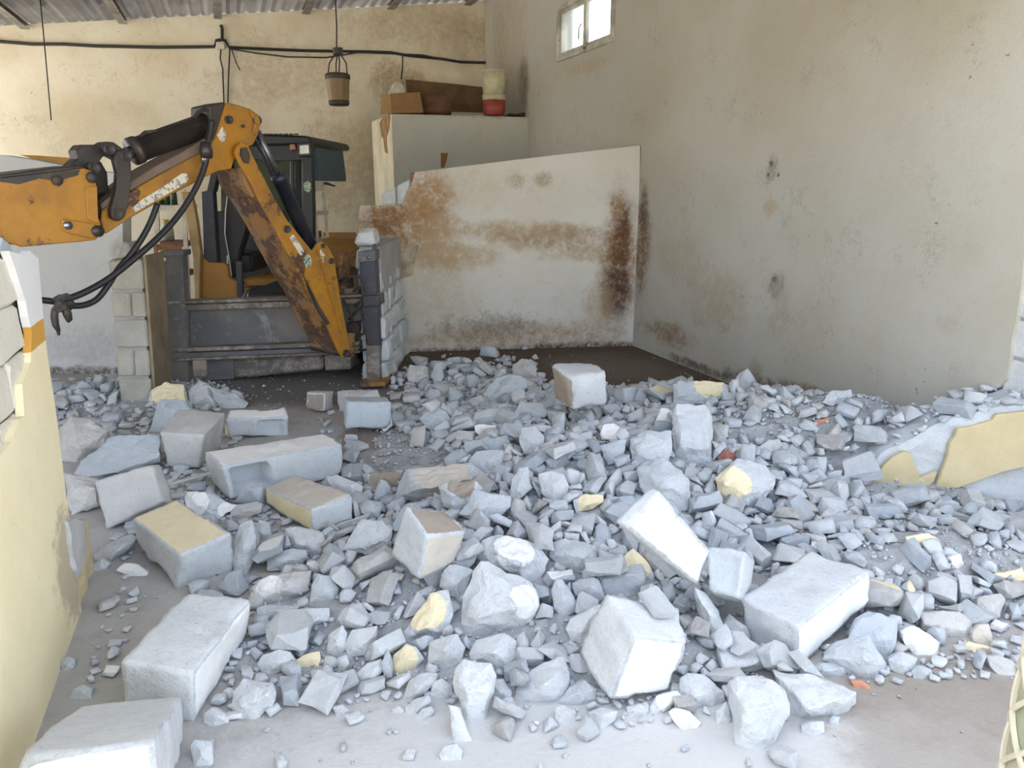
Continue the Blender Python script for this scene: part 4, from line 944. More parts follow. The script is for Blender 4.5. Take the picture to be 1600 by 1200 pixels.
def make_chunk(label, mat, pts, S, n, paint, seed):
    pts = [Vector(p) for p in pts]; cc = sum(pts[:n], Vector()) / n     # the far side: smaller, set back and lower
    pts += [cc + (p - cc) * .72 + Vector((0, S * .42, -S * .18)) for p in pts[:n]]
    mb = MB(); mb.hull([Vector(p) for p in pts]); bm = mb.bm
    size = max((Vector(p) - Vector(pts[0])).length for p in pts)
    bmesh.ops.dissolve_limit(bm, angle_limit=0.12, verts=bm.verts, edges=bm.edges)
    mb.bevel(min(.004, size * .02)); bmesh.ops.triangulate(bm, faces=bm.faces)
    for _ in range(3):
        L = [e for e in bm.edges if e.calc_length() > 0.028]
        if not L: break
        bmesh.ops.subdivide_edges(bm, edges=L, cuts=1); bmesh.ops.triangulate(bm, faces=bm.faces)
    lay = bm.verts.layers.float.new('paint')
    for v in bm.verts:
        v.co += noise.noise_vector(v.co * 14 + Vector((seed, 0, 0))) * min(.013, size * .05) + noise.noise_vector(v.co * 34) * min(.007, size * .03) + noise.noise_vector(v.co * 80) * .002
    mats = [MATS[mat]] + [MATS[p[4]] for p in paint]
    for k, (x, y, z, r, m_) in enumerate(paint):
        c = Vector((x, y, z))
        for v in bm.verts:
            v[lay] = max(v[lay], min(1, max(0, (1.15 - (v.co - c).length / r) * 2.2)))
        for f in bm.faces:
            if (f.calc_center_median() - c).length < r * 1.1: f.material_index = k + 1
    bmesh.ops.recalc_face_normals(bm, faces=bm.faces)
    me = bpy.data.meshes.new('rubble_chunk'); bm.to_mesh(me); bm.free()
    for m_ in mats: me.materials.append(m_)
    cz = sum((Vector(p) for p in pts), Vector()) / len(pts); me.transform(Matrix.Translation(-cz))
    nm = 'clay_brick_piece' if mat.startswith('clay') else 'rubble_chunk'
    o = link(nm, me); o.location = cz; return tag(o, label, 'brick piece' if mat.startswith('clay') else 'rubble')

BLOCKS = [
["large concrete block lying at the bottom left corner with bright white front face","concw",[[-0.845,1.488,0.337],[-0.825,1.427,0.2],[-0.982,1.913,0.13],[-0.963,1.853,-0.003],[-1.124,1.41,0.352],[-1.108,1.349,0.214],[-1.247,1.838,0.156],[-1.237,1.777,0.018]],{"y0":"pwht"},None],
["long concrete block with white right side, right behind the bottom left block","concw",[[-0.967,1.966,0.169],[-0.983,1.963,-0.009],[-0.939,2.404,0.159],[-0.97,2.409,0.013],[-1.186,1.978,0.202],[-1.207,1.976,0.027],[-1.175,2.414,0.186],[-1.193,2.417,0.029]],{"x0":"pwht"},None],
["upright grey block with a large yellow painted patch on its top face","conc",[[-1.342,2.731,0.159],[-1.373,2.737,-0.015],[-1.194,2.9,0.174],[-1.196,2.903,-0.008],[-1.683,3.036,0.178],[-1.689,3.056,0.06],[-1.549,3.205,0.196],[-1.547,3.216,0.041]],{"z0":"pyel"},None],
["beige concrete block with chipped underside perched behind the yellow-topped block","concd",[[-1.749,4.03,0.226],[-1.816,4.064,0.008],[-1.739,4.328,0.272],[-1.789,4.359,0.044],[-1.987,4.013,0.244],[-1.988,4.048,0.03],[-2.016,4.315,0.304],[-2.023,4.346,0.076]],{},None],
["long double block with white top and an open hollow in its front","conc",[[-1.483,3.586,0.209],[-1.455,3.579,0.032],[-1.664,3.819,0.204],[-1.645,3.81,0.018],[-0.953,3.973,0.197],[-0.958,3.963,0.005],[-1.114,4.203,0.18],[-1.121,4.195,-0.005]],{"z0":"pwht"},["y0",0.06,0.36,0.12,0.9,0.14]],
["concrete block with yellow painted left side and dusty top in mid heap","conc",[[-0.919,3.157,0.166],[-0.914,3.15,0.048],[-0.75,3.293,0.183],[-0.761,3.284,0.055],[-1.266,3.565,0.105],[-1.267,3.566,0.013],[-1.145,3.701,0.117],[-1.123,3.697,0.009]],{"y0":"pyel","z0":"pbfw"},None],
["grey block with white strip on top behind the long double block","conc",[[-1.463,4.69,0.13],[-1.486,4.704,-0.012],[-1.527,4.83,0.158],[-1.541,4.844,0.016],[-1.821,4.55,0.157],[-1.832,4.568,0.03],[-1.853,4.688,0.175],[-1.879,4.705,0.045]],{"z0":"pwht"},["y0",0.1,0.5,0.2,0.85,0.03]],
["blue-grey block with smooth front standing behind the bare floor","concb",[[-0.8,4.748,0.214],[-0.8,4.724,0.031],[-0.863,4.946,0.193],[-0.867,4.923,0.012],[-1.077,4.666,0.238],[-1.083,4.645,0.066],[-1.139,4.864,0.216],[-1.144,4.843,0.042]],{},None],
["small square block with brown mark standing before the digger","concd",[[-1.351,5.187,0.153],[-1.35,5.167,0.019],[-1.319,5.324,0.129],[-1.323,5.307,0.001],[-1.493,5.218,0.149],[-1.497,5.198,0.015],[-1.464,5.356,0.128],[-1.467,5.338,-0.004]],{"y0":"pbrn"},None],
["tall white block with brown left side perched at the back of the heap","concw",[[0.333,4.14,0.529],[0.354,4.162,0.327],[0.547,4.221,0.55],[0.557,4.242,0.346],[0.238,4.366,0.562],[0.258,4.384,0.345],[0.488,4.44,0.556],[0.483,4.464,0.361]],{"y0":"pbrn"},None],
["grey block tilted on edge with brown rubbed edge right of the brown-sided block","conc",[[0.748,4.819,0.291],[0.757,4.791,0.184],[0.86,4.898,0.274],[0.869,4.873,0.178],[0.683,4.905,0.259],[0.692,4.88,0.162],[0.796,4.986,0.248],[0.804,4.96,0.149]],{},None],
["big white-painted slab tipped steeply in the middle of the heap","concw",[[0.382,2.249,0.51],[0.684,2.455,0.18],[0.337,2.292,0.518],[0.634,2.497,0.185],[0.487,2.301,0.626],[0.73,2.506,0.293],[0.471,2.34,0.621],[0.726,2.547,0.294]],{"y0":"pwht"},None],
["big cube-like block with blown-out white face at the front of the heap","concw",[[0.367,1.987,0.283],[0.303,1.996,0.046],[0.553,2.068,0.209],[0.513,2.086,0.01],[0.304,2.161,0.325],[0.223,2.173,0.104],[0.559,2.235,0.226],[0.459,2.253,0.027]],{"x0":"pwht"},None],
["brown-topped block tilted upright with beige right side in the middle","conc",[[-0.312,2.488,0.366],[-0.345,2.497,0.183],[-0.178,2.605,0.322],[-0.219,2.625,0.182],[-0.405,2.62,0.426],[-0.47,2.623,0.221],[-0.248,2.73,0.355],[-0.312,2.745,0.196]],{"z0":"pbrn","x0":"pbfw"},None],
["largest concrete block at the right front with white painted side","concw",[[0.956,2.214,0.164],[0.978,2.222,-0.013],[1.317,2.485,0.223],[1.34,2.504,0.088],[0.822,2.401,0.168],[0.84,2.41,-0.003],[1.176,2.669,0.219],[1.2,2.684,0.068]],{"x0":"pwht"},None],
["square grey block with recessed panel left of the largest front block","conc",[[0.846,2.453,0.321],[0.802,2.354,0.188],[0.916,2.547,0.224],[0.875,2.45,0.098],[0.717,2.519,0.31],[0.715,2.422,0.184],[0.796,2.612,0.212],[0.78,2.516,0.09]],{},["y0",0.2,0.85,0.15,0.85,0.012]],
["beige block with rounded corners leaning left behind the yellow-topped block","concd",[[-1.734,3.377,0.3],[-1.669,3.318,0.136],[-1.732,3.466,0.269],[-1.667,3.404,0.095],[-2.009,3.348,0.226],[-1.936,3.275,0.013],[-2.007,3.434,0.185],[-1.937,3.364,-0.015]],{},None]]
CHUNKS = [
["smooth grey slab chunk leaning on the block behind the yellow wall","concb",[[-2.52,3.995,-0.02],[-2.482,4.049,0.065],[-2.355,4.119,0.177],[-2.292,4.131,0.196],[-2.053,4.131,0.196],[-2.027,4.045,0.058],[-2.362,3.995,-0.02],[-2.293,3.913,0.032],[-2.001,3.985,0.108]],0.369,7,[]],
["rounded beige block end just right of the yellow wall","concd",[[-2.758,4.309,0.152],[-2.697,4.361,0.237],[-2.556,4.347,0.213],[-2.45,4.305,0.145],[-2.47,4.257,0.068],[-2.607,4.205,-0.015],[-2.707,4.215,0.002],[-2.531,4.137,0.111],[-2.629,4.177,0.117]],0.3,7,[]],
["dusty chunk under the smooth grey slab chunk","concd",[[-2.304,3.59,0.186],[-2.25,3.567,0.15],[-2.118,3.564,0.144],[-2.095,3.49,0.029],[-2.215,3.462,-0.014],[-2.251,3.502,0.048],[-2.186,3.467,0.132],[-2.081,3.467,0.132]],0.233,6,[]],
["yellow painted chunk standing behind the chipped beige block","conc",[[-2.693,5.359,0.125],[-2.633,5.366,0.138],[-2.568,5.392,0.18],[-2.461,5.382,0.163],[-2.408,5.32,0.062],[-2.408,5.281,-0.001],[-2.597,5.281,-0.001],[-2.692,5.32,0.062],[-2.532,5.285,0.086]],0.282,8,[[-2.528,5.32,0.126,0.167,"pyel"]]],
["grey slab leaning under the yellow painted chunk","concb",[[-2.406,4.894,0.199],[-2.219,4.88,0.175],[-2.169,4.852,0.129],[-2.272,4.829,0.091],[-2.341,4.763,-0.014],[-2.45,4.768,-0.007],[-2.305,4.792,0.148]],0.298,6,[]],
["pale grey broken chunk right of the yellow painted chunk at the back","concw",[[-2.457,5.447,0.101],[-2.37,5.492,0.174],[-2.303,5.473,0.144],[-2.192,5.407,0.037],[-2.21,5.379,-0.01],[-2.404,5.384,-0.002],[-2.274,5.345,0.079]],0.253,6,[]],
["","conc",[[-2.28,5.413,0.145],[-2.195,5.4,0.123],[-2.116,5.39,0.106],[-2.046,5.374,0.081],[-1.964,5.343,0.03],[-1.997,5.317,-0.012],[-2.163,5.317,-0.012],[-2.222,5.369,0.072],[-2.103,5.304,0.067]],0.262,8,[]],
["small yellow painted chip right of the chipped beige block","conc",[[-1.905,4.709,0.071],[-1.861,4.702,0.06],[-1.765,4.688,0.038],[-1.769,4.665,0.001],[-1.886,4.66,-0.006],[-1.83,4.668,0.031]],0.132,5,[[-1.83,4.67,0.04,0.11,"pyel"]]],
["white-painted chip slab in front of the hollow double block","conc",[[-1.652,3.488,0.106],[-1.635,3.495,0.117],[-1.567,3.479,0.093],[-1.51,3.484,0.101],[-1.473,3.462,0.066],[-1.372,3.453,0.052],[-1.397,3.436,0.026],[-1.474,3.41,-0.014],[-1.559,3.419,-0.001],[-1.631,3.453,0.052],[-1.525,3.415,0.063]],0.232,10,[[-1.582,3.434,0.078,0.079,"pwht"],[-1.409,3.413,0.046,0.06,"pwht"]]],
["","concd",[[-1.409,3.458,0.05],[-1.283,3.47,0.069],[-1.244,3.465,0.061],[-1.245,3.44,0.024],[-1.337,3.419,-0.008],[-1.409,3.43,0.008],[-1.3,3.418,0.044]],0.138,6,[]],
["small white triangular chip on the floor behind the heap","concw",[[-0.901,4.781,0.084],[-0.86,4.798,0.11],[-0.806,4.781,0.084],[-0.796,4.756,0.042],[-0.854,4.735,0.009],[-0.885,4.751,0.035],[-0.844,4.742,0.065]],0.115,6,[[-0.845,4.751,0.062,0.089,"pwht"]]],
["","concd",[[-1.285,5.319,0.126],[-1.135,5.329,0.143],[-0.993,5.324,0.135],[-0.971,5.298,0.093],[-0.987,5.268,0.043],[-1.265,5.234,-0.011],[-1.121,5.247,0.107]],0.258,6,[]],
["broken brown-stained beam end beside the mid heap","conc",[[-0.791,3.805,0.076],[-0.698,3.817,0.093],[-0.593,3.813,0.087],[-0.585,3.8,0.067],[-0.624,3.767,0.017],[-0.754,3.756,-0.001],[-0.781,3.781,0.037],[-0.672,3.757,0.065]],0.165,7,[[-0.684,3.766,0.054,0.108,"pbrn"]]],
["pale curved flake leaning right of the yellow-sided block","concw",[[-0.982,3.682,0.114],[-0.928,3.685,0.12],[-0.842,3.672,0.1],[-0.779,3.654,0.071],[-0.784,3.609,0.001],[-0.81,3.603,-0.008],[-0.838,3.636,0.043],[-0.89,3.654,0.071],[-0.976,3.669,0.094],[-0.851,3.63,0.092]],0.195,9,[]],
["long beige-grey chunk lying across the middle of the heap","conc",[[-0.544,3.587,0.188],[-0.394,3.601,0.21],[-0.214,3.612,0.227],[-0.157,3.587,0.188],[-0.141,3.564,0.151],[-0.195,3.534,0.104],[-0.325,3.525,0.09],[-0.485,3.499,0.05],[-0.599,3.508,0.063],[-0.57,3.546,0.124],[-0.473,3.426,0.15],[-0.207,3.468,0.183]],0.307,10,[[-0.356,3.541,0.188,0.151,"pbfw"]]],
["brown-edged wedge chunk in the middle of the heap","conc",[[-0.335,3.191,0.265],[-0.294,3.204,0.285],[-0.153,3.204,0.285],[-0.132,3.188,0.26],[-0.189,3.152,0.203],[-0.255,3.118,0.152],[-0.306,3.144,0.191],[-0.272,3.108,0.254]],0.198,7,[[-0.233,3.172,0.282,0.066,"pbrn"]]],
["square grey chunk with sharp corner in the upper middle","conc",[[-0.236,3.02,0.198],[-0.203,3.052,0.247],[-0.165,3.083,0.295],[0.0,3.068,0.271],[-0.011,3.042,0.231],[-0.084,3.002,0.17],[-0.196,3.011,0.184],[-0.152,2.985,0.232]],0.221,7,[]],
["broad pale chunk left of the brown-topped block","conc",[[-0.715,2.833,0.129],[-0.677,2.873,0.19],[-0.635,2.905,0.24],[-0.54,2.898,0.228],[-0.498,2.882,0.204],[-0.504,2.854,0.162],[-0.572,2.821,0.111],[-0.551,2.792,0.178]],0.219,7,[]],
["","concw",[[-1.014,3.057,0.122],[-0.966,3.062,0.129],[-0.855,3.047,0.105],[-0.832,3.027,0.075],[-0.847,2.991,0.021],[-0.916,2.985,0.012],[-1.0,3.011,0.051],[-0.92,2.967,0.09]],0.174,7,[]],
["","conc",[[-1.057,2.909,0.059],[-0.992,2.927,0.086],[-0.882,2.927,0.086],[-0.873,2.906,0.054],[-0.955,2.876,0.01],[-1.048,2.876,0.01],[-0.948,2.867,0.066]],0.138,6,[]],
["two-tone chunk, half white half beige, left of centre front","concd",[[-1.038,2.658,0.057],[-1.006,2.676,0.084],[-0.92,2.69,0.105],[-0.798,2.695,0.113],[-0.801,2.648,0.043],[-0.918,2.625,0.009],[-1.005,2.63,0.017],[-0.892,2.591,0.077]],0.191,7,[[-0.955,2.629,0.063,0.068,"pwht"]]],
["pale kite-shaped chunk right of the two-tone chunk","conc",[[-0.761,2.625,0.135],[-0.71,2.621,0.129],[-0.667,2.594,0.089],[-0.685,2.564,0.046],[-0.783,2.562,0.042],[-0.779,2.601,0.099],[-0.714,2.557,0.097]],0.12,6,[]],
["","conc",[[-0.961,2.495,0.061],[-0.934,2.505,0.076],[-0.799,2.503,0.072],[-0.812,2.465,0.018],[-0.883,2.461,0.012],[-0.944,2.469,0.023],[-0.878,2.461,0.074]],0.121,6,[]],
["flat pale square chunk left of centre front","concw",[[-0.787,2.454,0.088],[-0.674,2.457,0.092],[-0.668,2.43,0.053],[-0.693,2.424,0.044],[-0.75,2.413,0.029],[-0.793,2.42,0.039],[-0.721,2.404,0.065]],0.119,6,[]],
["hollow U-shaped pale block end in the left foreground","concw",[[-0.881,1.999,0.022],[-0.883,2.026,0.06],[-0.855,2.047,0.089],[-0.799,2.039,0.078],[-0.758,2.039,0.078],[-0.739,2.021,0.052],[-0.742,2.005,0.03],[-0.805,1.971,-0.016],[-0.851,1.974,-0.012],[-0.829,1.963,0.051],[-0.749,1.978,0.085]],0.144,9,[]],
["pale chunk right of the long block in the left foreground","concw",[[-0.867,2.213,0.024],[-0.849,2.232,0.051],[-0.8,2.241,0.064],[-0.762,2.237,0.058],[-0.737,2.22,0.034],[-0.771,2.201,0.008],[-0.833,2.187,-0.012],[-0.79,2.184,0.052]],0.129,7,[]],
["flat yellow painted chip in the left foreground","conc",[[-0.749,2.236,0.02],[-0.716,2.249,0.039],[-0.662,2.253,0.044],[-0.653,2.24,0.025],[-0.662,2.225,0.005],[-0.723,2.225,0.005],[-0.691,2.232,0.031]],0.075,6,[[-0.697,2.231,0.032,0.064,"pyel"]]],
["","concw",[[-0.646,2.278,0.037],[-0.64,2.308,0.08],[-0.597,2.325,0.105],[-0.577,2.308,0.08],[-0.579,2.278,0.037],[-0.611,2.264,0.018],[-0.641,2.269,0.025],[-0.602,2.263,0.085]],0.109,7,[]],
["pale chunk with a dished top left of the yellow triangle","concw",[[-0.583,2.279,0.054],[-0.56,2.307,0.093],[-0.472,2.318,0.109],[-0.473,2.289,0.067],[-0.499,2.259,0.025],[-0.565,2.255,0.019],[-0.514,2.239,0.081],[-0.487,2.272,0.091]],0.114,6,[]],
["yellow-topped triangular chunk at the centre front","concw",[[-0.391,2.337,0.061],[-0.333,2.387,0.133],[-0.289,2.416,0.177],[-0.231,2.421,0.184],[-0.209,2.38,0.124],[-0.227,2.337,0.061],[-0.29,2.325,0.043],[-0.374,2.321,0.038],[-0.294,2.295,0.114],[-0.227,2.359,0.15]],0.182,8,[[-0.309,2.361,0.141,0.08,"pyel"]]],
["small chunk with bright yellow face in the front row","concw",[[-0.416,2.198,0.03],[-0.409,2.219,0.059],[-0.361,2.24,0.088],[-0.327,2.234,0.08],[-0.3,2.212,0.049],[-0.324,2.192,0.021],[-0.355,2.178,0.002],[-0.406,2.187,0.013],[-0.346,2.175,0.07]],0.116,8,[[-0.367,2.196,0.056,0.054,"pyel"]]],
["rough round lump right of the small yellow-faced chunk","concw",[[-0.29,2.237,0.09],[-0.262,2.245,0.102],[-0.186,2.254,0.116],[-0.159,2.231,0.082],[-0.169,2.201,0.04],[-0.216,2.184,0.015],[-0.285,2.195,0.032],[-0.223,2.174,0.108]],0.128,7,[]],
["","concw",[[-0.522,2.154,0.025],[-0.482,2.177,0.057],[-0.44,2.185,0.069],[-0.423,2.165,0.041],[-0.446,2.142,0.009],[-0.47,2.133,-0.004],[-0.509,2.141,0.007],[-0.458,2.13,0.054]],0.099,7,[]],
["pale wedge in the front row left of centre","concw",[[-0.352,2.078,-0.003],[-0.334,2.109,0.04],[-0.293,2.121,0.056],[-0.241,2.123,0.059],[-0.246,2.106,0.036],[-0.29,2.083,0.004],[-0.331,2.071,-0.013],[-0.297,2.057,0.041]],0.113,7,[]],
["","concw",[[-0.266,2.096,0.031],[-0.229,2.108,0.046],[-0.196,2.096,0.031],[-0.19,2.076,0.003],[-0.227,2.066,-0.011],[-0.265,2.071,-0.003],[-0.225,2.061,0.038]],0.076,6,[]],
["","concw",[[-0.338,2.011,0.012],[-0.303,2.026,0.032],[-0.263,2.033,0.043],[-0.254,2.019,0.023],[-0.301,1.997,-0.007],[-0.329,1.995,-0.01],[-0.295,1.99,0.029]],0.084,6,[]],
["","concw",[[-0.307,1.979,-0.002],[-0.28,1.995,0.019],[-0.25,1.999,0.025],[-0.242,1.99,0.013],[-0.268,1.975,-0.008],[-0.294,1.971,-0.013],[-0.269,1.967,0.017]],0.065,6,[]],
["pale chunk pointing at the camera in the front row","concw",[[-0.179,2.063,0.114],[-0.153,2.077,0.135],[-0.071,2.074,0.13],[-0.051,2.052,0.099],[-0.064,2.026,0.06],[-0.079,1.972,-0.014],[-0.143,1.966,-0.021],[-0.157,2.015,0.045],[-0.182,2.036,0.076],[-0.141,1.968,0.104],[-0.083,1.978,0.097],[-0.111,2.039,0.12]],0.191,9,[]],
["broad pale lump at the centre of the front row","concw",[[-0.146,2.218,0.066],[-0.12,2.244,0.103],[-0.022,2.253,0.117],[0.017,2.239,0.096],[0.011,2.206,0.049],[0.017,2.177,0.008],[-0.047,2.175,0.006],[-0.141,2.204,0.046],[-0.064,2.162,0.104]],0.16,8,[]],
["","concw",[[-0.079,2.104,0.054],[-0.031,2.102,0.051],[0.0,2.079,0.019],[-0.004,2.063,-0.004],[-0.072,2.057,-0.011],[-0.041,2.056,0.042]],0.086,5,[]],
["rough lumpy pale chunk in front of the big cube-like block","concw",[[0.006,2.08,0.007],[0.025,2.102,0.038],[0.073,2.11,0.049],[0.105,2.136,0.086],[0.168,2.141,0.094],[0.195,2.119,0.062],[0.187,2.091,0.023],[0.14,2.063,-0.016],[0.082,2.057,-0.024],[0.017,2.063,-0.016],[0.1,2.023,0.085],[0.142,2.058,0.094]],0.183,10,[]],
["","concw",[[0.133,2.05,-0.006],[0.186,2.078,0.033],[0.238,2.094,0.056],[0.279,2.078,0.033],[0.271,2.055,0.002],[0.235,2.043,-0.015],[0.164,2.043,-0.015],[0.212,2.025,0.049]],0.14,7,[]],
["","concw",[[0.131,1.983,0.033],[0.159,1.987,0.038],[0.198,1.977,0.024],[0.197,1.952,-0.01],[0.134,1.951,-0.011],[0.167,1.953,0.035]],0.067,5,[]],
["","concw",[[0.237,1.965,0.033],[0.276,1.972,0.041],[0.325,1.965,0.033],[0.318,1.948,0.01],[0.27,1.933,-0.01],[0.243,1.946,0.007],[0.275,1.928,0.049]],0.087,6,[]],
["","concw",[[0.357,2.005,0.018],[0.402,2.01,0.025],[0.429,2.002,0.013],[0.423,1.986,-0.007],[0.363,1.982,-0.013],[0.393,1.978,0.027]],0.072,5,[]],
["white flake leaning against the foot of the big cube-like block","concw",[[0.427,2.008,-0.001],[0.462,2.035,0.035],[0.529,2.046,0.05],[0.544,2.038,0.039],[0.525,2.021,0.016],[0.473,2.002,-0.01],[0.426,1.997,-0.016],[0.479,1.994,0.027]],0.112,7,[[0.499,2.019,0.042,0.052,"pwht"]]],
["bright white wedge at the front edge of the heap","concw",[[0.48,1.963,0.039],[0.508,1.969,0.046],[0.547,1.961,0.036],[0.583,1.942,0.01],[0.566,1.931,-0.004],[0.522,1.925,-0.013],[0.49,1.947,0.017],[0.521,1.916,0.043]],0.104,7,[[0.526,1.938,0.032,0.061,"pwht"]]],
["broad grey slab chunk right of the big cube-like block","concw",[[0.538,2.09,0.06],[0.57,2.101,0.075],[0.621,2.095,0.067],[0.679,2.067,0.028],[0.688,2.051,0.005],[0.653,2.036,-0.014],[0.581,2.034,-0.017],[0.537,2.056,0.013],[0.591,2.01,0.049]],0.154,8,[]],
["","concw",[[0.63,1.976,0.024],[0.667,1.991,0.045],[0.677,1.973,0.02],[0.674,1.954,-0.005],[0.63,1.952,-0.008],[0.646,1.948,0.033]],0.071,5,[]],
["upright rough pale block remnant at the front right of centre","concw",[[0.662,1.958,0.139],[0.681,1.968,0.154],[0.769,1.97,0.157],[0.829,1.947,0.124],[0.839,1.925,0.092],[0.827,1.907,0.066],[0.79,1.892,0.046],[0.78,1.864,0.007],[0.742,1.838,-0.028],[0.693,1.846,-0.017],[0.662,1.859,0.0],[0.66,1.905,0.063],[0.674,1.843,0.135],[0.749,1.848,0.142],[0.731,1.909,0.149]],0.24,12,[]],
["wide rough chunk before the largest front block","concw",[[0.837,2.078,0.092],[0.871,2.072,0.082],[1.012,2.065,0.073],[1.095,2.046,0.045],[1.093,2.024,0.014],[1.026,2.002,-0.015],[0.927,1.991,-0.03],[0.878,2.004,-0.013],[0.858,2.04,0.037],[0.895,1.935,0.072],[1.024,1.975,0.075]],0.237,9,[]],
["rough grey chunk at the lower right of the largest front block","conc",[[1.057,2.219,0.04],[1.118,2.245,0.077],[1.229,2.264,0.104],[1.245,2.243,0.074],[1.276,2.207,0.023],[1.257,2.196,0.006],[1.213,2.177,-0.02],[1.156,2.182,-0.013],[1.14,2.205,0.02],[1.164,2.154,0.086]],0.217,9,[]],
["flat grey block fragment with raised rim right of the largest front block","concb",[[1.188,2.321,0.046],[1.245,2.364,0.108],[1.305,2.374,0.123],[1.374,2.36,0.103],[1.362,2.321,0.046],[1.316,2.275,-0.02],[1.286,2.309,0.028],[1.265,2.331,0.06],[1.303,2.285,0.07]],0.18,8,[]],
["chunk with clean white face at the right of the front row","conc",[[1.378,2.349,0.066],[1.398,2.355,0.075],[1.448,2.355,0.075],[1.485,2.34,0.054],[1.522,2.325,0.031],[1.501,2.301,-0.002],[1.432,2.293,-0.014],[1.394,2.321,0.025],[1.415,2.302,0.046]],0.15,8,[[1.446,2.309,0.046,0.07,"pwht"]]],
["","conc",[[1.286,2.226,0.035],[1.338,2.241,0.055],[1.387,2.229,0.038],[1.372,2.209,0.01],[1.323,2.193,-0.012],[1.288,2.205,0.005],[1.317,2.187,0.043]],0.099,6,[]],
["","conc",[[1.346,2.186,0.014],[1.374,2.198,0.03],[1.415,2.192,0.022],[1.417,2.176,0.001],[1.375,2.169,-0.009],[1.351,2.174,-0.003],[1.371,2.164,0.03]],0.073,6,[]],
["smooth grey half block at the right of the front row","concd",[[1.512,2.458,0.057],[1.526,2.467,0.07],[1.663,2.464,0.067],[1.705,2.447,0.042],[1.687,2.412,-0.009],[1.662,2.408,-0.015],[1.509,2.428,0.014],[1.51,2.417,0.048],[1.662,2.404,0.03]],0.161,7,[]],
["","concd",[[1.778,2.55,0.074],[1.801,2.558,0.085],[1.875,2.559,0.087],[1.884,2.546,0.068],[1.853,2.51,0.016],[1.778,2.497,-0.003],[1.766,2.517,0.025],[1.8,2.49,0.056]],0.113,7,[]],
["beige block end in the right corner of the heap","concd",[[1.675,2.392,0.025],[1.705,2.411,0.052],[1.74,2.412,0.054],[1.742,2.367,-0.011],[1.669,2.377,0.003],[1.702,2.375,0.036]],0.083,5,[[1.707,2.382,0.031,0.048,"pbfw"]]],
["long yellow-beige chunk under the beige block end","conc",[[1.609,2.334,0.017],[1.63,2.341,0.027],[1.729,2.325,0.004],[1.715,2.314,-0.011],[1.635,2.316,-0.008],[1.663,2.314,0.02]],0.075,5,[[1.667,2.32,0.016,0.071,"pyel"]]],
["oval grey slab lying on the floor at the far right front","concd",[[1.616,2.227,0.049],[1.661,2.23,0.052],[1.704,2.217,0.034],[1.718,2.199,0.009],[1.697,2.185,-0.011],[1.65,2.19,-0.004],[1.626,2.206,0.019],[1.662,2.197,0.03]],0.112,7,[]],
["grey chunk standing like a post behind the front right row","conc",[[1.422,2.562,0.052],[1.448,2.609,0.122],[1.481,2.611,0.124],[1.47,2.556,0.043],[1.464,2.538,0.018],[1.422,2.544,0.025],[1.448,2.561,0.081]],0.073,6,[]],
["yellow painted chip lying on the right rubble","conc",[[1.669,2.898,0.16],[1.767,2.905,0.172],[1.802,2.898,0.16],[1.771,2.877,0.129],[1.701,2.868,0.116],[1.672,2.88,0.134],[1.724,2.879,0.149]],0.101,6,[[1.727,2.875,0.151,0.085,"pyel"]]],
["yellow painted chip at the right edge of the rubble","conc",[[1.965,2.742,0.067],[2.037,2.753,0.084],[2.091,2.756,0.088],[2.09,2.722,0.037],[2.012,2.722,0.037],[2.025,2.729,0.062]],0.093,5,[[2.024,2.728,0.069,0.087,"pyel"]]],
["","concw",[[1.804,2.789,0.122],[1.846,2.796,0.133],[1.853,2.772,0.097],[1.825,2.761,0.08],[1.805,2.769,0.092],[1.823,2.771,0.115]],0.065,5,[[1.825,2.773,0.114,0.044,"pwht"]]],
["grey chunk with large cream patch right of the upper heap","conc",[[0.968,3.332,0.246],[1.078,3.386,0.333],[1.222,3.364,0.298],[1.259,3.336,0.254],[1.241,3.304,0.202],[1.196,3.276,0.158],[1.114,3.241,0.105],[1.004,3.269,0.148],[0.979,3.304,0.202],[1.079,3.202,0.213],[0.99,3.268,0.259]],0.283,9,[[1.041,3.283,0.236,0.094,"pyel"]]],
["rounded grey block with domed top behind the white slab","conc",[[0.586,3.253,0.325],[0.641,3.271,0.353],[0.693,3.28,0.369],[0.788,3.255,0.328],[0.825,3.218,0.27],[0.817,3.186,0.22],[0.795,3.15,0.163],[0.716,3.147,0.158],[0.617,3.179,0.207],[0.59,3.21,0.257],[0.676,3.133,0.305],[0.766,3.142,0.27]],0.243,10,[]],
["tall grey chunk with rough broken face in the upper heap","conc",[[0.871,3.817,0.482],[1.021,3.813,0.476],[1.063,3.779,0.419],[1.056,3.707,0.301],[1.036,3.642,0.198],[0.93,3.643,0.201],[0.84,3.667,0.238],[0.851,3.761,0.39],[0.868,3.611,0.3],[0.998,3.611,0.3],[0.956,3.739,0.414]],0.311,8,[]],
["white triangular chip leaning left of the tall grey chunk","conc",[[0.786,4.02,0.26],[0.818,4.054,0.314],[0.855,4.092,0.375],[0.905,4.08,0.356],[0.921,4.034,0.283],[0.905,4.016,0.254],[0.854,4.026,0.297]],0.137,6,[[0.854,4.032,0.31,0.106,"pwht"]]],
["grey slab with cream patch on top at the back right","conc",[[1.026,4.632,0.359],[1.07,4.65,0.388],[1.357,4.646,0.381],[1.423,4.619,0.337],[1.397,4.588,0.286],[1.227,4.597,0.301],[1.214,4.565,0.25],[1.027,4.565,0.25],[1.047,4.562,0.311],[1.377,4.587,0.329]],0.231,8,[[1.258,4.611,0.377,0.102,"pyel"]]],
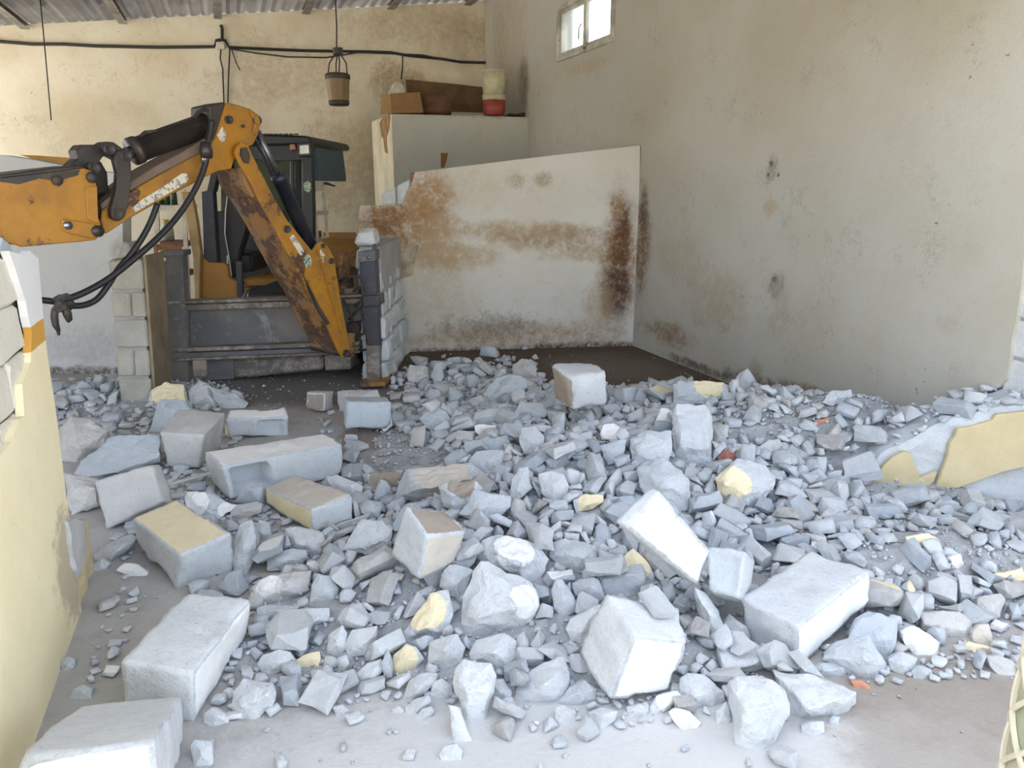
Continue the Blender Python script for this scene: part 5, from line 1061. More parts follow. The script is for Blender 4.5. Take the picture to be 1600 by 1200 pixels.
["arched grey block fragment in front of the white triangular chip","conc",[[0.596,3.574,0.314],[0.605,3.606,0.364],[0.702,3.623,0.393],[0.809,3.621,0.39],[0.809,3.565,0.3],[0.793,3.542,0.264],[0.743,3.553,0.28],[0.644,3.528,0.242],[0.611,3.525,0.236],[0.638,3.521,0.333],[0.754,3.549,0.357]],0.211,9,[]],
["chunk with small white face above the arched fragment","conc",[[0.475,3.841,0.291],[0.494,3.875,0.345],[0.557,3.879,0.352],[0.608,3.856,0.315],[0.616,3.833,0.279],[0.57,3.822,0.261],[0.484,3.826,0.267],[0.545,3.82,0.298]],0.141,7,[[0.537,3.847,0.333,0.072,"pwht"]]],
["smooth grey flagstone-like chunk left of the arched fragment","concb",[[0.444,3.555,0.338],[0.532,3.563,0.352],[0.581,3.572,0.366],[0.565,3.537,0.31],[0.537,3.508,0.263],[0.479,3.497,0.247],[0.458,3.52,0.282],[0.494,3.51,0.32]],0.137,7,[]],
["round flat grey chunk on top of the heap","conc",[[0.031,3.78,0.276],[0.052,3.821,0.341],[0.12,3.826,0.35],[0.171,3.798,0.306],[0.177,3.761,0.246],[0.136,3.739,0.211],[0.061,3.743,0.217],[0.108,3.744,0.281]],0.159,7,[]],
["","conc",[[0.0,4.493,0.205],[0.061,4.541,0.283],[0.194,4.528,0.261],[0.226,4.499,0.215],[0.201,4.477,0.18],[0.121,4.484,0.191],[0.12,4.467,0.246]],0.174,6,[]],
["pale lump with cream side in mid heap","concw",[[0.117,3.195,0.326],[0.176,3.203,0.339],[0.234,3.192,0.321],[0.262,3.163,0.277],[0.249,3.135,0.233],[0.196,3.116,0.203],[0.131,3.148,0.252],[0.186,3.113,0.292]],0.158,7,[]],
["chunk with cream painted edge below the pale lump","conc",[[0.27,3.071,0.248],[0.327,3.087,0.272],[0.404,3.082,0.265],[0.406,3.067,0.241],[0.354,3.051,0.217],[0.282,3.039,0.198],[0.337,3.036,0.246]],0.131,6,[[0.353,3.049,0.246,0.071,"pyel"]]],
["","conc",[[0.0,3.155,0.186],[0.044,3.179,0.223],[0.094,3.195,0.248],[0.077,3.254,0.341],[0.03,3.251,0.336],[0.0,3.216,0.28],[-0.023,3.171,0.211],[0.035,3.168,0.275]],0.174,7,[]],
["tall pale block fragment at the centre of the front heap","concw",[[-0.134,2.48,0.255],[-0.113,2.485,0.263],[0.0,2.458,0.22],[0.075,2.447,0.203],[0.106,2.402,0.136],[0.062,2.369,0.087],[-0.023,2.349,0.058],[-0.157,2.337,0.04],[-0.19,2.372,0.09],[-0.174,2.433,0.183],[-0.111,2.305,0.145],[0.0,2.309,0.18],[0.027,2.363,0.198]],0.289,10,[[0.046,2.374,0.166,0.066,"pwht"]]],
["bright white-topped lump on the tall pale fragment","concw",[[-0.139,2.68,0.18],[-0.122,2.714,0.232],[-0.051,2.727,0.254],[0.038,2.72,0.243],[0.117,2.699,0.209],[0.144,2.673,0.17],[0.095,2.615,0.082],[0.0,2.635,0.113],[-0.101,2.655,0.143],[0.0,2.556,0.219],[-0.061,2.61,0.244]],0.276,9,[[0.005,2.657,0.214,0.088,"pwht"]]],
["broken concrete lump with beard-like stubs behind the front heap","conc",[[0.146,2.713,0.163],[0.16,2.743,0.209],[0.206,2.752,0.222],[0.271,2.749,0.217],[0.335,2.741,0.205],[0.353,2.71,0.158],[0.331,2.681,0.115],[0.267,2.671,0.101],[0.204,2.685,0.121],[0.225,2.649,0.21],[0.3,2.652,0.195]],0.204,9,[]],
["hollow block fragment with shaded inner side behind the cube-like block","concb",[[0.322,2.612,0.148],[0.435,2.625,0.168],[0.508,2.629,0.174],[0.52,2.605,0.138],[0.511,2.565,0.078],[0.429,2.558,0.069],[0.349,2.565,0.078],[0.355,2.569,0.144],[0.503,2.583,0.164]],0.193,7,[]],
["","conc",[[0.226,2.544,0.14],[0.304,2.559,0.163],[0.328,2.553,0.154],[0.352,2.513,0.096],[0.3,2.499,0.075],[0.237,2.52,0.105],[0.287,2.502,0.156]],0.127,6,[]],
["","conc",[[0.146,2.462,0.153],[0.161,2.487,0.191],[0.189,2.487,0.191],[0.23,2.449,0.134],[0.238,2.424,0.097],[0.186,2.407,0.073],[0.15,2.43,0.106],[0.185,2.414,0.168]],0.139,7,[]],
["pale smooth wedge left of the big cube-like block","concw",[[0.188,2.308,0.093],[0.203,2.329,0.123],[0.283,2.353,0.159],[0.317,2.357,0.164],[0.28,2.308,0.093],[0.234,2.278,0.05],[0.207,2.284,0.058],[0.232,2.272,0.116]],0.144,7,[]],
["cream-faced chunk under the white slab","concw",[[0.434,2.687,0.106],[0.45,2.721,0.158],[0.49,2.739,0.185],[0.527,2.724,0.162],[0.571,2.68,0.096],[0.564,2.666,0.075],[0.484,2.673,0.086],[0.494,2.673,0.142]],0.136,7,[[0.497,2.691,0.146,0.069,"pyel"]]],
["long pale shard standing right of the cube-like block","concw",[[0.668,2.452,0.177],[0.701,2.444,0.164],[0.754,2.406,0.108],[0.771,2.369,0.053],[0.744,2.346,0.021],[0.7,2.356,0.035],[0.689,2.394,0.089],[0.709,2.351,0.116]],0.17,7,[]],
["pale half block in front of the recessed-panel block","concw",[[0.701,2.251,0.073],[0.803,2.253,0.076],[0.837,2.257,0.081],[0.866,2.239,0.056],[0.872,2.213,0.019],[0.825,2.199,-0.001],[0.716,2.194,-0.007],[0.703,2.219,0.027],[0.712,2.156,0.048],[0.824,2.176,0.058],[0.762,2.226,0.073]],0.171,8,[]],
["grey chunk under the smooth slab, right of the torn wall foot","conc",[[-1.852,3.001,0.016],[-1.807,3.029,0.058],[-1.714,3.051,0.091],[-1.673,3.048,0.086],[-1.691,3.021,0.046],[-1.778,2.983,-0.012],[-1.834,2.98,-0.016],[-1.731,2.963,0.055]],0.19,7,[]],
["","conc",[[-1.818,2.906,0.006],[-1.771,2.93,0.042],[-1.734,2.918,0.024],[-1.748,2.903,0.001],[-1.801,2.895,-0.01],[-1.768,2.894,0.024]],0.088,5,[]],
["white chip below the yellow-topped block","conc",[[-1.684,2.861,0.015],[-1.649,2.881,0.044],[-1.594,2.878,0.039],[-1.542,2.858,0.011],[-1.565,2.845,-0.009],[-1.632,2.849,-0.002],[-1.611,2.852,0.021]],0.097,6,[[-1.61,2.85,0.022,0.074,"pwht"]]],
["tall chunk right of the yellow-topped block","conc",[[-1.21,2.941,0.103],[-1.184,2.989,0.176],[-1.139,2.998,0.19],[-1.103,2.956,0.125],[-1.105,2.912,0.057],[-1.13,2.862,-0.016],[-1.188,2.874,0.002],[-1.138,2.878,0.105]],0.162,7,[]],
["","conc",[[-1.208,3.19,0.041],[-1.184,3.219,0.086],[-1.138,3.214,0.078],[-1.117,3.182,0.029],[-1.142,3.158,-0.008],[-1.187,3.161,-0.003],[-1.15,3.153,0.053]],0.112,6,[]],
["grey chunk left of the white-topped lump","conc",[[-0.273,2.565,0.166],[-0.245,2.586,0.198],[-0.208,2.588,0.202],[-0.151,2.573,0.178],[-0.188,2.503,0.075],[-0.242,2.523,0.104],[-0.277,2.542,0.133],[-0.215,2.504,0.155]],0.155,7,[]],
["grey angular slab resting left of the tall pale fragment","conc",[[-0.34,2.608,0.122],[-0.33,2.642,0.173],[-0.301,2.658,0.197],[-0.201,2.666,0.21],[-0.138,2.658,0.197],[-0.145,2.642,0.173],[-0.25,2.635,0.163],[-0.273,2.608,0.122],[-0.316,2.585,0.089],[-0.247,2.617,0.197]],0.201,9,[]],
["square dull grey chunk at the far back of the heap","concb",[[-0.593,4.562,0.153],[-0.535,4.613,0.236],[-0.431,4.595,0.207],[-0.389,4.562,0.153],[-0.456,4.517,0.082],[-0.538,4.528,0.1],[-0.487,4.521,0.166]],0.202,6,[]],
["grey chunk with flat top at the foot of the pen wall","concd",[[-0.878,6.03,0.078],[-0.855,6.073,0.15],[-0.705,6.067,0.14],[-0.681,6.015,0.055],[-0.769,5.986,0.007],[-0.86,5.992,0.017],[-0.766,5.982,0.074]],0.195,6,[]],
["","conc",[[-0.668,5.908,0.082],[-0.63,5.971,0.185],[-0.578,5.977,0.195],[-0.554,5.908,0.082],[-0.604,5.874,0.026],[-0.608,5.888,0.114]],0.171,5,[]],
["large flat grey block behind the heap centre","concb",[[-0.223,5.221,0.115],[-0.117,5.297,0.239],[0.0,5.309,0.26],[0.103,5.292,0.231],[0.117,5.259,0.177],[-0.046,5.201,0.082],[-0.176,5.191,0.066],[-0.046,5.176,0.166]],0.324,7,[]],
["","concd",[[0.0,6.22,0.115],[0.082,6.25,0.164],[0.208,6.235,0.14],[0.218,6.166,0.027],[0.12,6.154,0.008],[0.016,6.166,0.027],[0.108,6.153,0.086]],0.217,6,[]],
["pale flat chip in the upper heap","concw",[[-0.223,4.279,0.203],[-0.2,4.285,0.213],[-0.096,4.281,0.206],[-0.092,4.26,0.173],[-0.184,4.243,0.146],[-0.219,4.256,0.166],[-0.153,4.247,0.185]],0.115,6,[[-0.161,4.257,0.194,0.072,"pwht"]]],
["broad grey slab in the upper heap","concb",[[-0.196,3.93,0.223],[-0.143,3.949,0.254],[-0.018,3.949,0.254],[-0.004,3.916,0.202],[-0.071,3.891,0.162],[-0.177,3.895,0.168],[-0.088,3.897,0.216]],0.158,6,[]],
["curved pale shell fragment in the upper heap","conc",[[-0.241,3.677,0.213],[-0.185,3.699,0.247],[-0.05,3.706,0.259],[-0.027,3.682,0.222],[-0.05,3.646,0.164],[-0.106,3.633,0.144],[-0.183,3.641,0.156],[-0.116,3.634,0.222]],0.198,7,[]],
["red-brown broken hollow clay brick in the upper heap","clay",[[1.056,3.616,0.246],[1.096,3.639,0.283],[1.153,3.625,0.26],[1.136,3.604,0.227],[1.106,3.582,0.193],[1.068,3.586,0.199],[1.095,3.579,0.25]],0.104,6,[]],
["small orange-red brick sliver on the gravel at the right","clay2",[[1.668,3.965,0.316],[1.706,3.977,0.335],[1.768,3.985,0.347],[1.77,3.975,0.332],[1.691,3.959,0.307],[1.716,3.966,0.331]],0.069,5,[]],
["small orange brick sliver in front of the wide rough chunk","clay2",[[1.117,2.136,0.02],[1.152,2.135,0.019],[1.183,2.125,0.004],[1.174,2.116,-0.008],[1.132,2.117,-0.007],[1.146,2.119,0.014]],0.057,5,[]],
["tiny yellow painted chip under the largest front block","conc",[[0.99,2.21,-0.004],[1.011,2.222,0.013],[1.033,2.224,0.016],[1.033,2.215,0.003],[1.011,2.206,-0.009],[1.01,2.208,0.01]],0.041,5,[[1.011,2.211,0.008,0.032,"pyel"]]],
["small grey block end left of the orange brick sliver","conc",[[1.027,2.202,0.014],[1.056,2.213,0.029],[1.133,2.217,0.036],[1.137,2.198,0.009],[1.123,2.182,-0.013],[1.039,2.189,-0.004],[1.043,2.179,0.023],[1.114,2.181,0.027]],0.097,6,[]],
["dark slate-like slabs leaning on the right wall","concd",[[3.443,5.85,0.139],[3.528,5.873,0.177],[3.667,5.856,0.149],[3.812,5.828,0.103],[3.842,5.795,0.048],[3.737,5.758,-0.012],[3.595,5.795,0.048],[3.453,5.834,0.112],[3.601,5.776,0.106]],0.313,8,[]],
["grey slab leaning on the right wall above the gravel","concd",[[3.097,5.718,0.026],[3.188,5.768,0.107],[3.344,5.779,0.126],[3.389,5.74,0.062],[3.299,5.712,0.017],[3.142,5.696,-0.01],[3.236,5.703,0.067]],0.227,6,[]],
["","concb",[[3.19,5.497,0.036],[3.257,5.556,0.132],[3.295,5.55,0.123],[3.325,5.492,0.027],[3.294,5.47,-0.007],[3.196,5.47,-0.007],[3.244,5.479,0.066]],0.156,6,[]],
["","concd",[[3.006,5.6,0.038],[3.059,5.644,0.109],[3.122,5.655,0.126],[3.152,5.622,0.073],[3.106,5.584,0.011],[3.028,5.573,-0.006],[3.064,5.587,0.072]],0.148,6,[]],
["small white-faced chip on the upper right gravel","conc",[[1.772,4.116,0.399],[1.844,4.156,0.464],[1.955,4.156,0.464],[1.96,4.132,0.425],[1.908,4.116,0.399],[1.832,4.102,0.376],[1.855,4.102,0.433]],0.148,6,[]],
["bone-shaped pale flat piece on the floor at the front","concw",[[-0.196,1.937,0.082],[-0.165,1.935,0.079],[-0.15,1.912,0.046],[-0.114,1.875,-0.003],[-0.118,1.865,-0.016],[-0.148,1.863,-0.019],[-0.175,1.87,-0.009],[-0.186,1.896,0.025],[-0.162,1.887,0.033]],0.116,8,[]],
["pale disc-like flake at the foot of the bone-shaped piece","concw",[[-0.213,1.811,0.009],[-0.195,1.826,0.029],[-0.164,1.829,0.033],[-0.143,1.819,0.019],[-0.148,1.803,-0.002],[-0.184,1.797,-0.009],[-0.206,1.801,-0.004],[-0.177,1.806,0.018]],0.07,7,[]],
["small pale stone alone on the floor, front left","concw",[[-0.565,2.002,0.02],[-0.532,2.006,0.024],[-0.504,1.995,0.009],[-0.518,1.982,-0.008],[-0.544,1.983,-0.007],[-0.531,1.983,0.019]],0.06,5,[]],
["grey stone beside the long block at bottom left","concw",[[-0.952,1.967,0.025],[-0.931,1.978,0.039],[-0.878,1.964,0.02],[-0.873,1.951,0.003],[-0.922,1.942,-0.009],[-0.947,1.951,0.003],[-0.902,1.943,0.032]],0.074,6,[]],
["grey stone at the bottom edge right of the bottom left block","concw",[[-0.928,1.815,0.038],[-0.919,1.823,0.049],[-0.869,1.822,0.047],[-0.853,1.78,-0.008],[-0.913,1.777,-0.012],[-0.883,1.784,0.033]],0.083,5,[]],
["","concw",[[-0.379,2.01,0.006],[-0.359,2.016,0.014],[-0.338,2.008,0.003],[-0.341,1.999,-0.008],[-0.372,1.999,-0.008],[-0.357,2.0,0.01]],0.04,5,[]],
["","concw",[[0.875,1.92,0.017],[0.902,1.927,0.027],[0.947,1.927,0.027],[0.946,1.909,0.003],[0.909,1.901,-0.008],[0.877,1.909,0.003],[0.903,1.895,0.031]],0.072,6,[]],
["","concw",[[0.975,1.958,0.008],[0.991,1.966,0.018],[1.012,1.964,0.016],[1.002,1.948,-0.006],[0.979,1.95,-0.003],[0.988,1.947,0.016]],0.035,5,[]],
["blue-grey stone on the bare floor by the yellow wall","conc",[[-1.431,2.072,-0.004],[-1.422,2.088,0.018],[-1.394,2.097,0.03],[-1.36,2.09,0.021],[-1.358,2.072,-0.004],[-1.393,2.065,-0.013],[-1.387,2.068,0.023]],0.076,6,[]],
["","conc",[[-1.552,2.229,0.02],[-1.527,2.24,0.035],[-1.497,2.235,0.029],[-1.497,2.217,0.004],[-1.531,2.209,-0.008],[-1.514,2.214,0.023]],0.057,5,[]]]
dust = mound()
hero = []
for i, (lab, mat, P8, paint, dent) in enumerate(BLOCKS): hero.append(make_block('concrete_block', lab, mat, P8, paint, dent, i))
for i, (lab, mat, pts, S, n, paint) in enumerate(CHUNKS): hero.append(make_chunk(lab, mat, pts, S, n, paint, i))

# small chunk shapes, each used many times
def chunk_shapes(n=26):
    rnd = random.Random(11); out = []
    for k in range(n):
        mb = MB(); kind = k % 4; ax = ((1, .75, .6), (1, .8, .32), (1, .5, .42), (.9, .85, .75))[kind]
        pts = []
        if kind in (1, 2):
            for sx in (-1, 1):
                for sy in (-1, 1):
                    for sz in (-1, 1): pts.append(Vector((sx * ax[0] * rnd.uniform(.25, .52), sy * ax[1] * rnd.uniform(.25, .52), sz * ax[2] * rnd.uniform(.3, .52))))
            pts.append(Vector((rnd.uniform(-.5, .5), ax[1] * .6, 0)))
        else:
            for _ in range(rnd.choice((8, 10, 13))):
                v = Vector([rnd.gauss(0, 1) for _ in range(3)]).normalized() * rnd.uniform(.42, .56); pts.append(Vector((v.x * ax[0], v.y * ax[1], v.z * ax[2])))
        mb.hull(pts); bmesh.ops.dissolve_limit(mb.bm, angle_limit=0.15, verts=mb.bm.verts, edges=mb.bm.edges); mb.bevel(.016)
        bmesh.ops.triangulate(mb.bm, faces=mb.bm.faces)
        big = [f for f in mb.bm.faces if f.calc_area() > .02]
        bmesh.ops.subdivide_edges(mb.bm, edges=[e for e in mb.bm.edges if e.calc_length() > .25], cuts=1); bmesh.ops.triangulate(mb.bm, faces=mb.bm.faces)
        lay = mb.bm.verts.layers.float.new('paint')
        bmesh.ops.recalc_face_normals(mb.bm, faces=mb.bm.faces)
        best = max(mb.bm.faces, key=lambda f: f.calc_area()).normal.copy()
        for f in mb.bm.faces:
            if f.normal.dot(best) > .93:
                f.material_index = 1
                for v in f.verts: v[lay] = .62
        for v in mb.bm.verts:
            v.co += noise.noise_vector(v.co * 3.5 + Vector((k * 5, 0, 0))) * .05 + noise.noise_vector(v.co * 9 + Vector((k * 5, 0, 0))) * .03
        me = bpy.data.meshes.new('rubble_chunk_shape'); mb.bm.to_mesh(me); mb.bm.free()
        me.materials.append(m_conc); me.materials.append(m_conc); out.append(me)
    return out
SHAPES = chunk_shapes()
# settled small chunks: x + 5 m, y, z + 0.1 m in mm, three turns in 1/15.8 rad, shape letter, size in mm; the largest are things, the rest one heap of debris
def unpack(t):
    return [(int(w[0:4]) / 1000 - 5, int(w[4:8]) / 1000, int(w[8:11]) / 1000 - .1, int(w[11:13]) / 15.8, int(w[13:15]) / 15.8, int(w[15:17]) / 15.8, ord(w[17]) - 97, int(w[18:21]) / 1000) for w in t.split()]
SMALL = unpack("""
42232325191999929z200 54102371201995387j195 63862541195329290i200 44522664253329710s200 58912194161470687p169 51122755333259679s200 65102497176099060l185 46732792295121148q200
43952064141010668j152 61562810199854018t193 61342977248949703n200 42622770225640079o188 45522991288005769y198 61242692172883724t179 45792243182135012s152 71433103223835106m200
46452448168853821e163 48712922311627689d186 55272509194938920l163 66722582184004624p167 59783077258320692w191 58192752214409693l172 42832072126014979s136 44272394193079692y152
53532591287489694c161 56733016295240313w181 63323378262970301y200 72583382211970018w200 69403400226519293s200 39652920191539779v175 66213483246074401a200 67483252210940000w188
68613102207341107e180 74883479115864184e200 60312864201189433c167 56072736236081290r158 57712226202869734u132 72793685592049883w200 54682177382035583r127 36653573155180250p200
51462217163935401u131 56592335172913002t136 38902484123010190z144 44972539215040672r144 57002126147449393j124 63643740340499709u200 54892850276539823s156 48363349289980655n179
42623217166420116r172 50893548347990943z185 53122907312980516p155 57722557169930166g140 38762726137601086p148 49861976136389990z112 65013252223832908t170 54023345389200777k171
57681787129589782i102 50153972359960014l200 67823586312830547r182 43452610224889265d138 31632769127999963v146 58833145305844904c161 69662638165909755s139 44492457162401198e130
62172924217034903s150 47003313261054477o167 54603008322914814o152 48762770323820519r141 60494323360933825t210 66662800232210681c142 49764369325890034w210 50592194167080305s115
55884393272450096u210 52313547419964583n171 42293484152419977k171 49741906127980383p102 59632131185629630j111 59162832234609583w141 58232096128869607t110 64653082236990352z151
59462978245530791c146 58102380154170031c121 59142761182529997v137 67622604192719218o130 48524480282249798w210 68672295121908991l117 40364225119813292t200 74693323133980179z161
46622849270029911w139 54552288167129230h116 63122798233100709n137 56002579194799974o128 44562119126974507v109 51302399188799832x120 69892579109509815u128 68833749431259688c174
56774533281063579h209 46302920288279816s140 72103213185950104g153 55313207340924818o151 60364198398114701c192 52241905125601003p098 48143832309086216b177 39293003133030164v144
67383481219999523w163 37972633120489895r128 68972708196075485n130 60323215254970024q150 51842602234500106w124 70283340174291480t155 60023185271290030d147 64873351253984900b154
56742830207809789x133 45584712254124281b210 50152139158264095s105 64184164468450410d184 66582517149421502h120 48362639329619605i123 59874775366020115b210 63243184256996181b146
51032495230978979k118 67252505134945179r119 44504394212899729m195 65083504281090355g158 52742430214071002v115 70512609137380416s123 62033599342973218k161 65953361262230430p152
65694836413246707y210 72452826179070009g131 71133790507859470x166 50232078170173680i100 66963773371539889z165 68013832389120803q167 55422003129010105o097 73853976342895410u173
64162792218844806l127 52343535361989715k155 61013796396149529c165 51063051323953178h136 62563132261060337o139 62593106223055199f138 55113105313804407m137 47702792276108086d125
50272861304050245p127 61773209256958965g141 71143171206040326v140 70992565121210056c117 33083284123025008f145 52172956322890309g130 45422110118000057w099 64632656148824387e120
19724964124541395h210 65823334206510298b145 52282187144641185a101 58985041301979734n210 40963949126000178r169 73383160171279837c138 57793095237401106e134 64713666315210678c155
46233036277050083g131 45152414182919752u108 56764732255099210h196 62224769353055194m196 50742953310025590f127 56382504178970066g111 57022610166619213m115 50942272174660769a102
61005146297450103z210 50265042254430010k206 54162780256999887b120 58283889398017778f160 58682898245691008f124 63674026453083700p164 44224890193910446d199""")
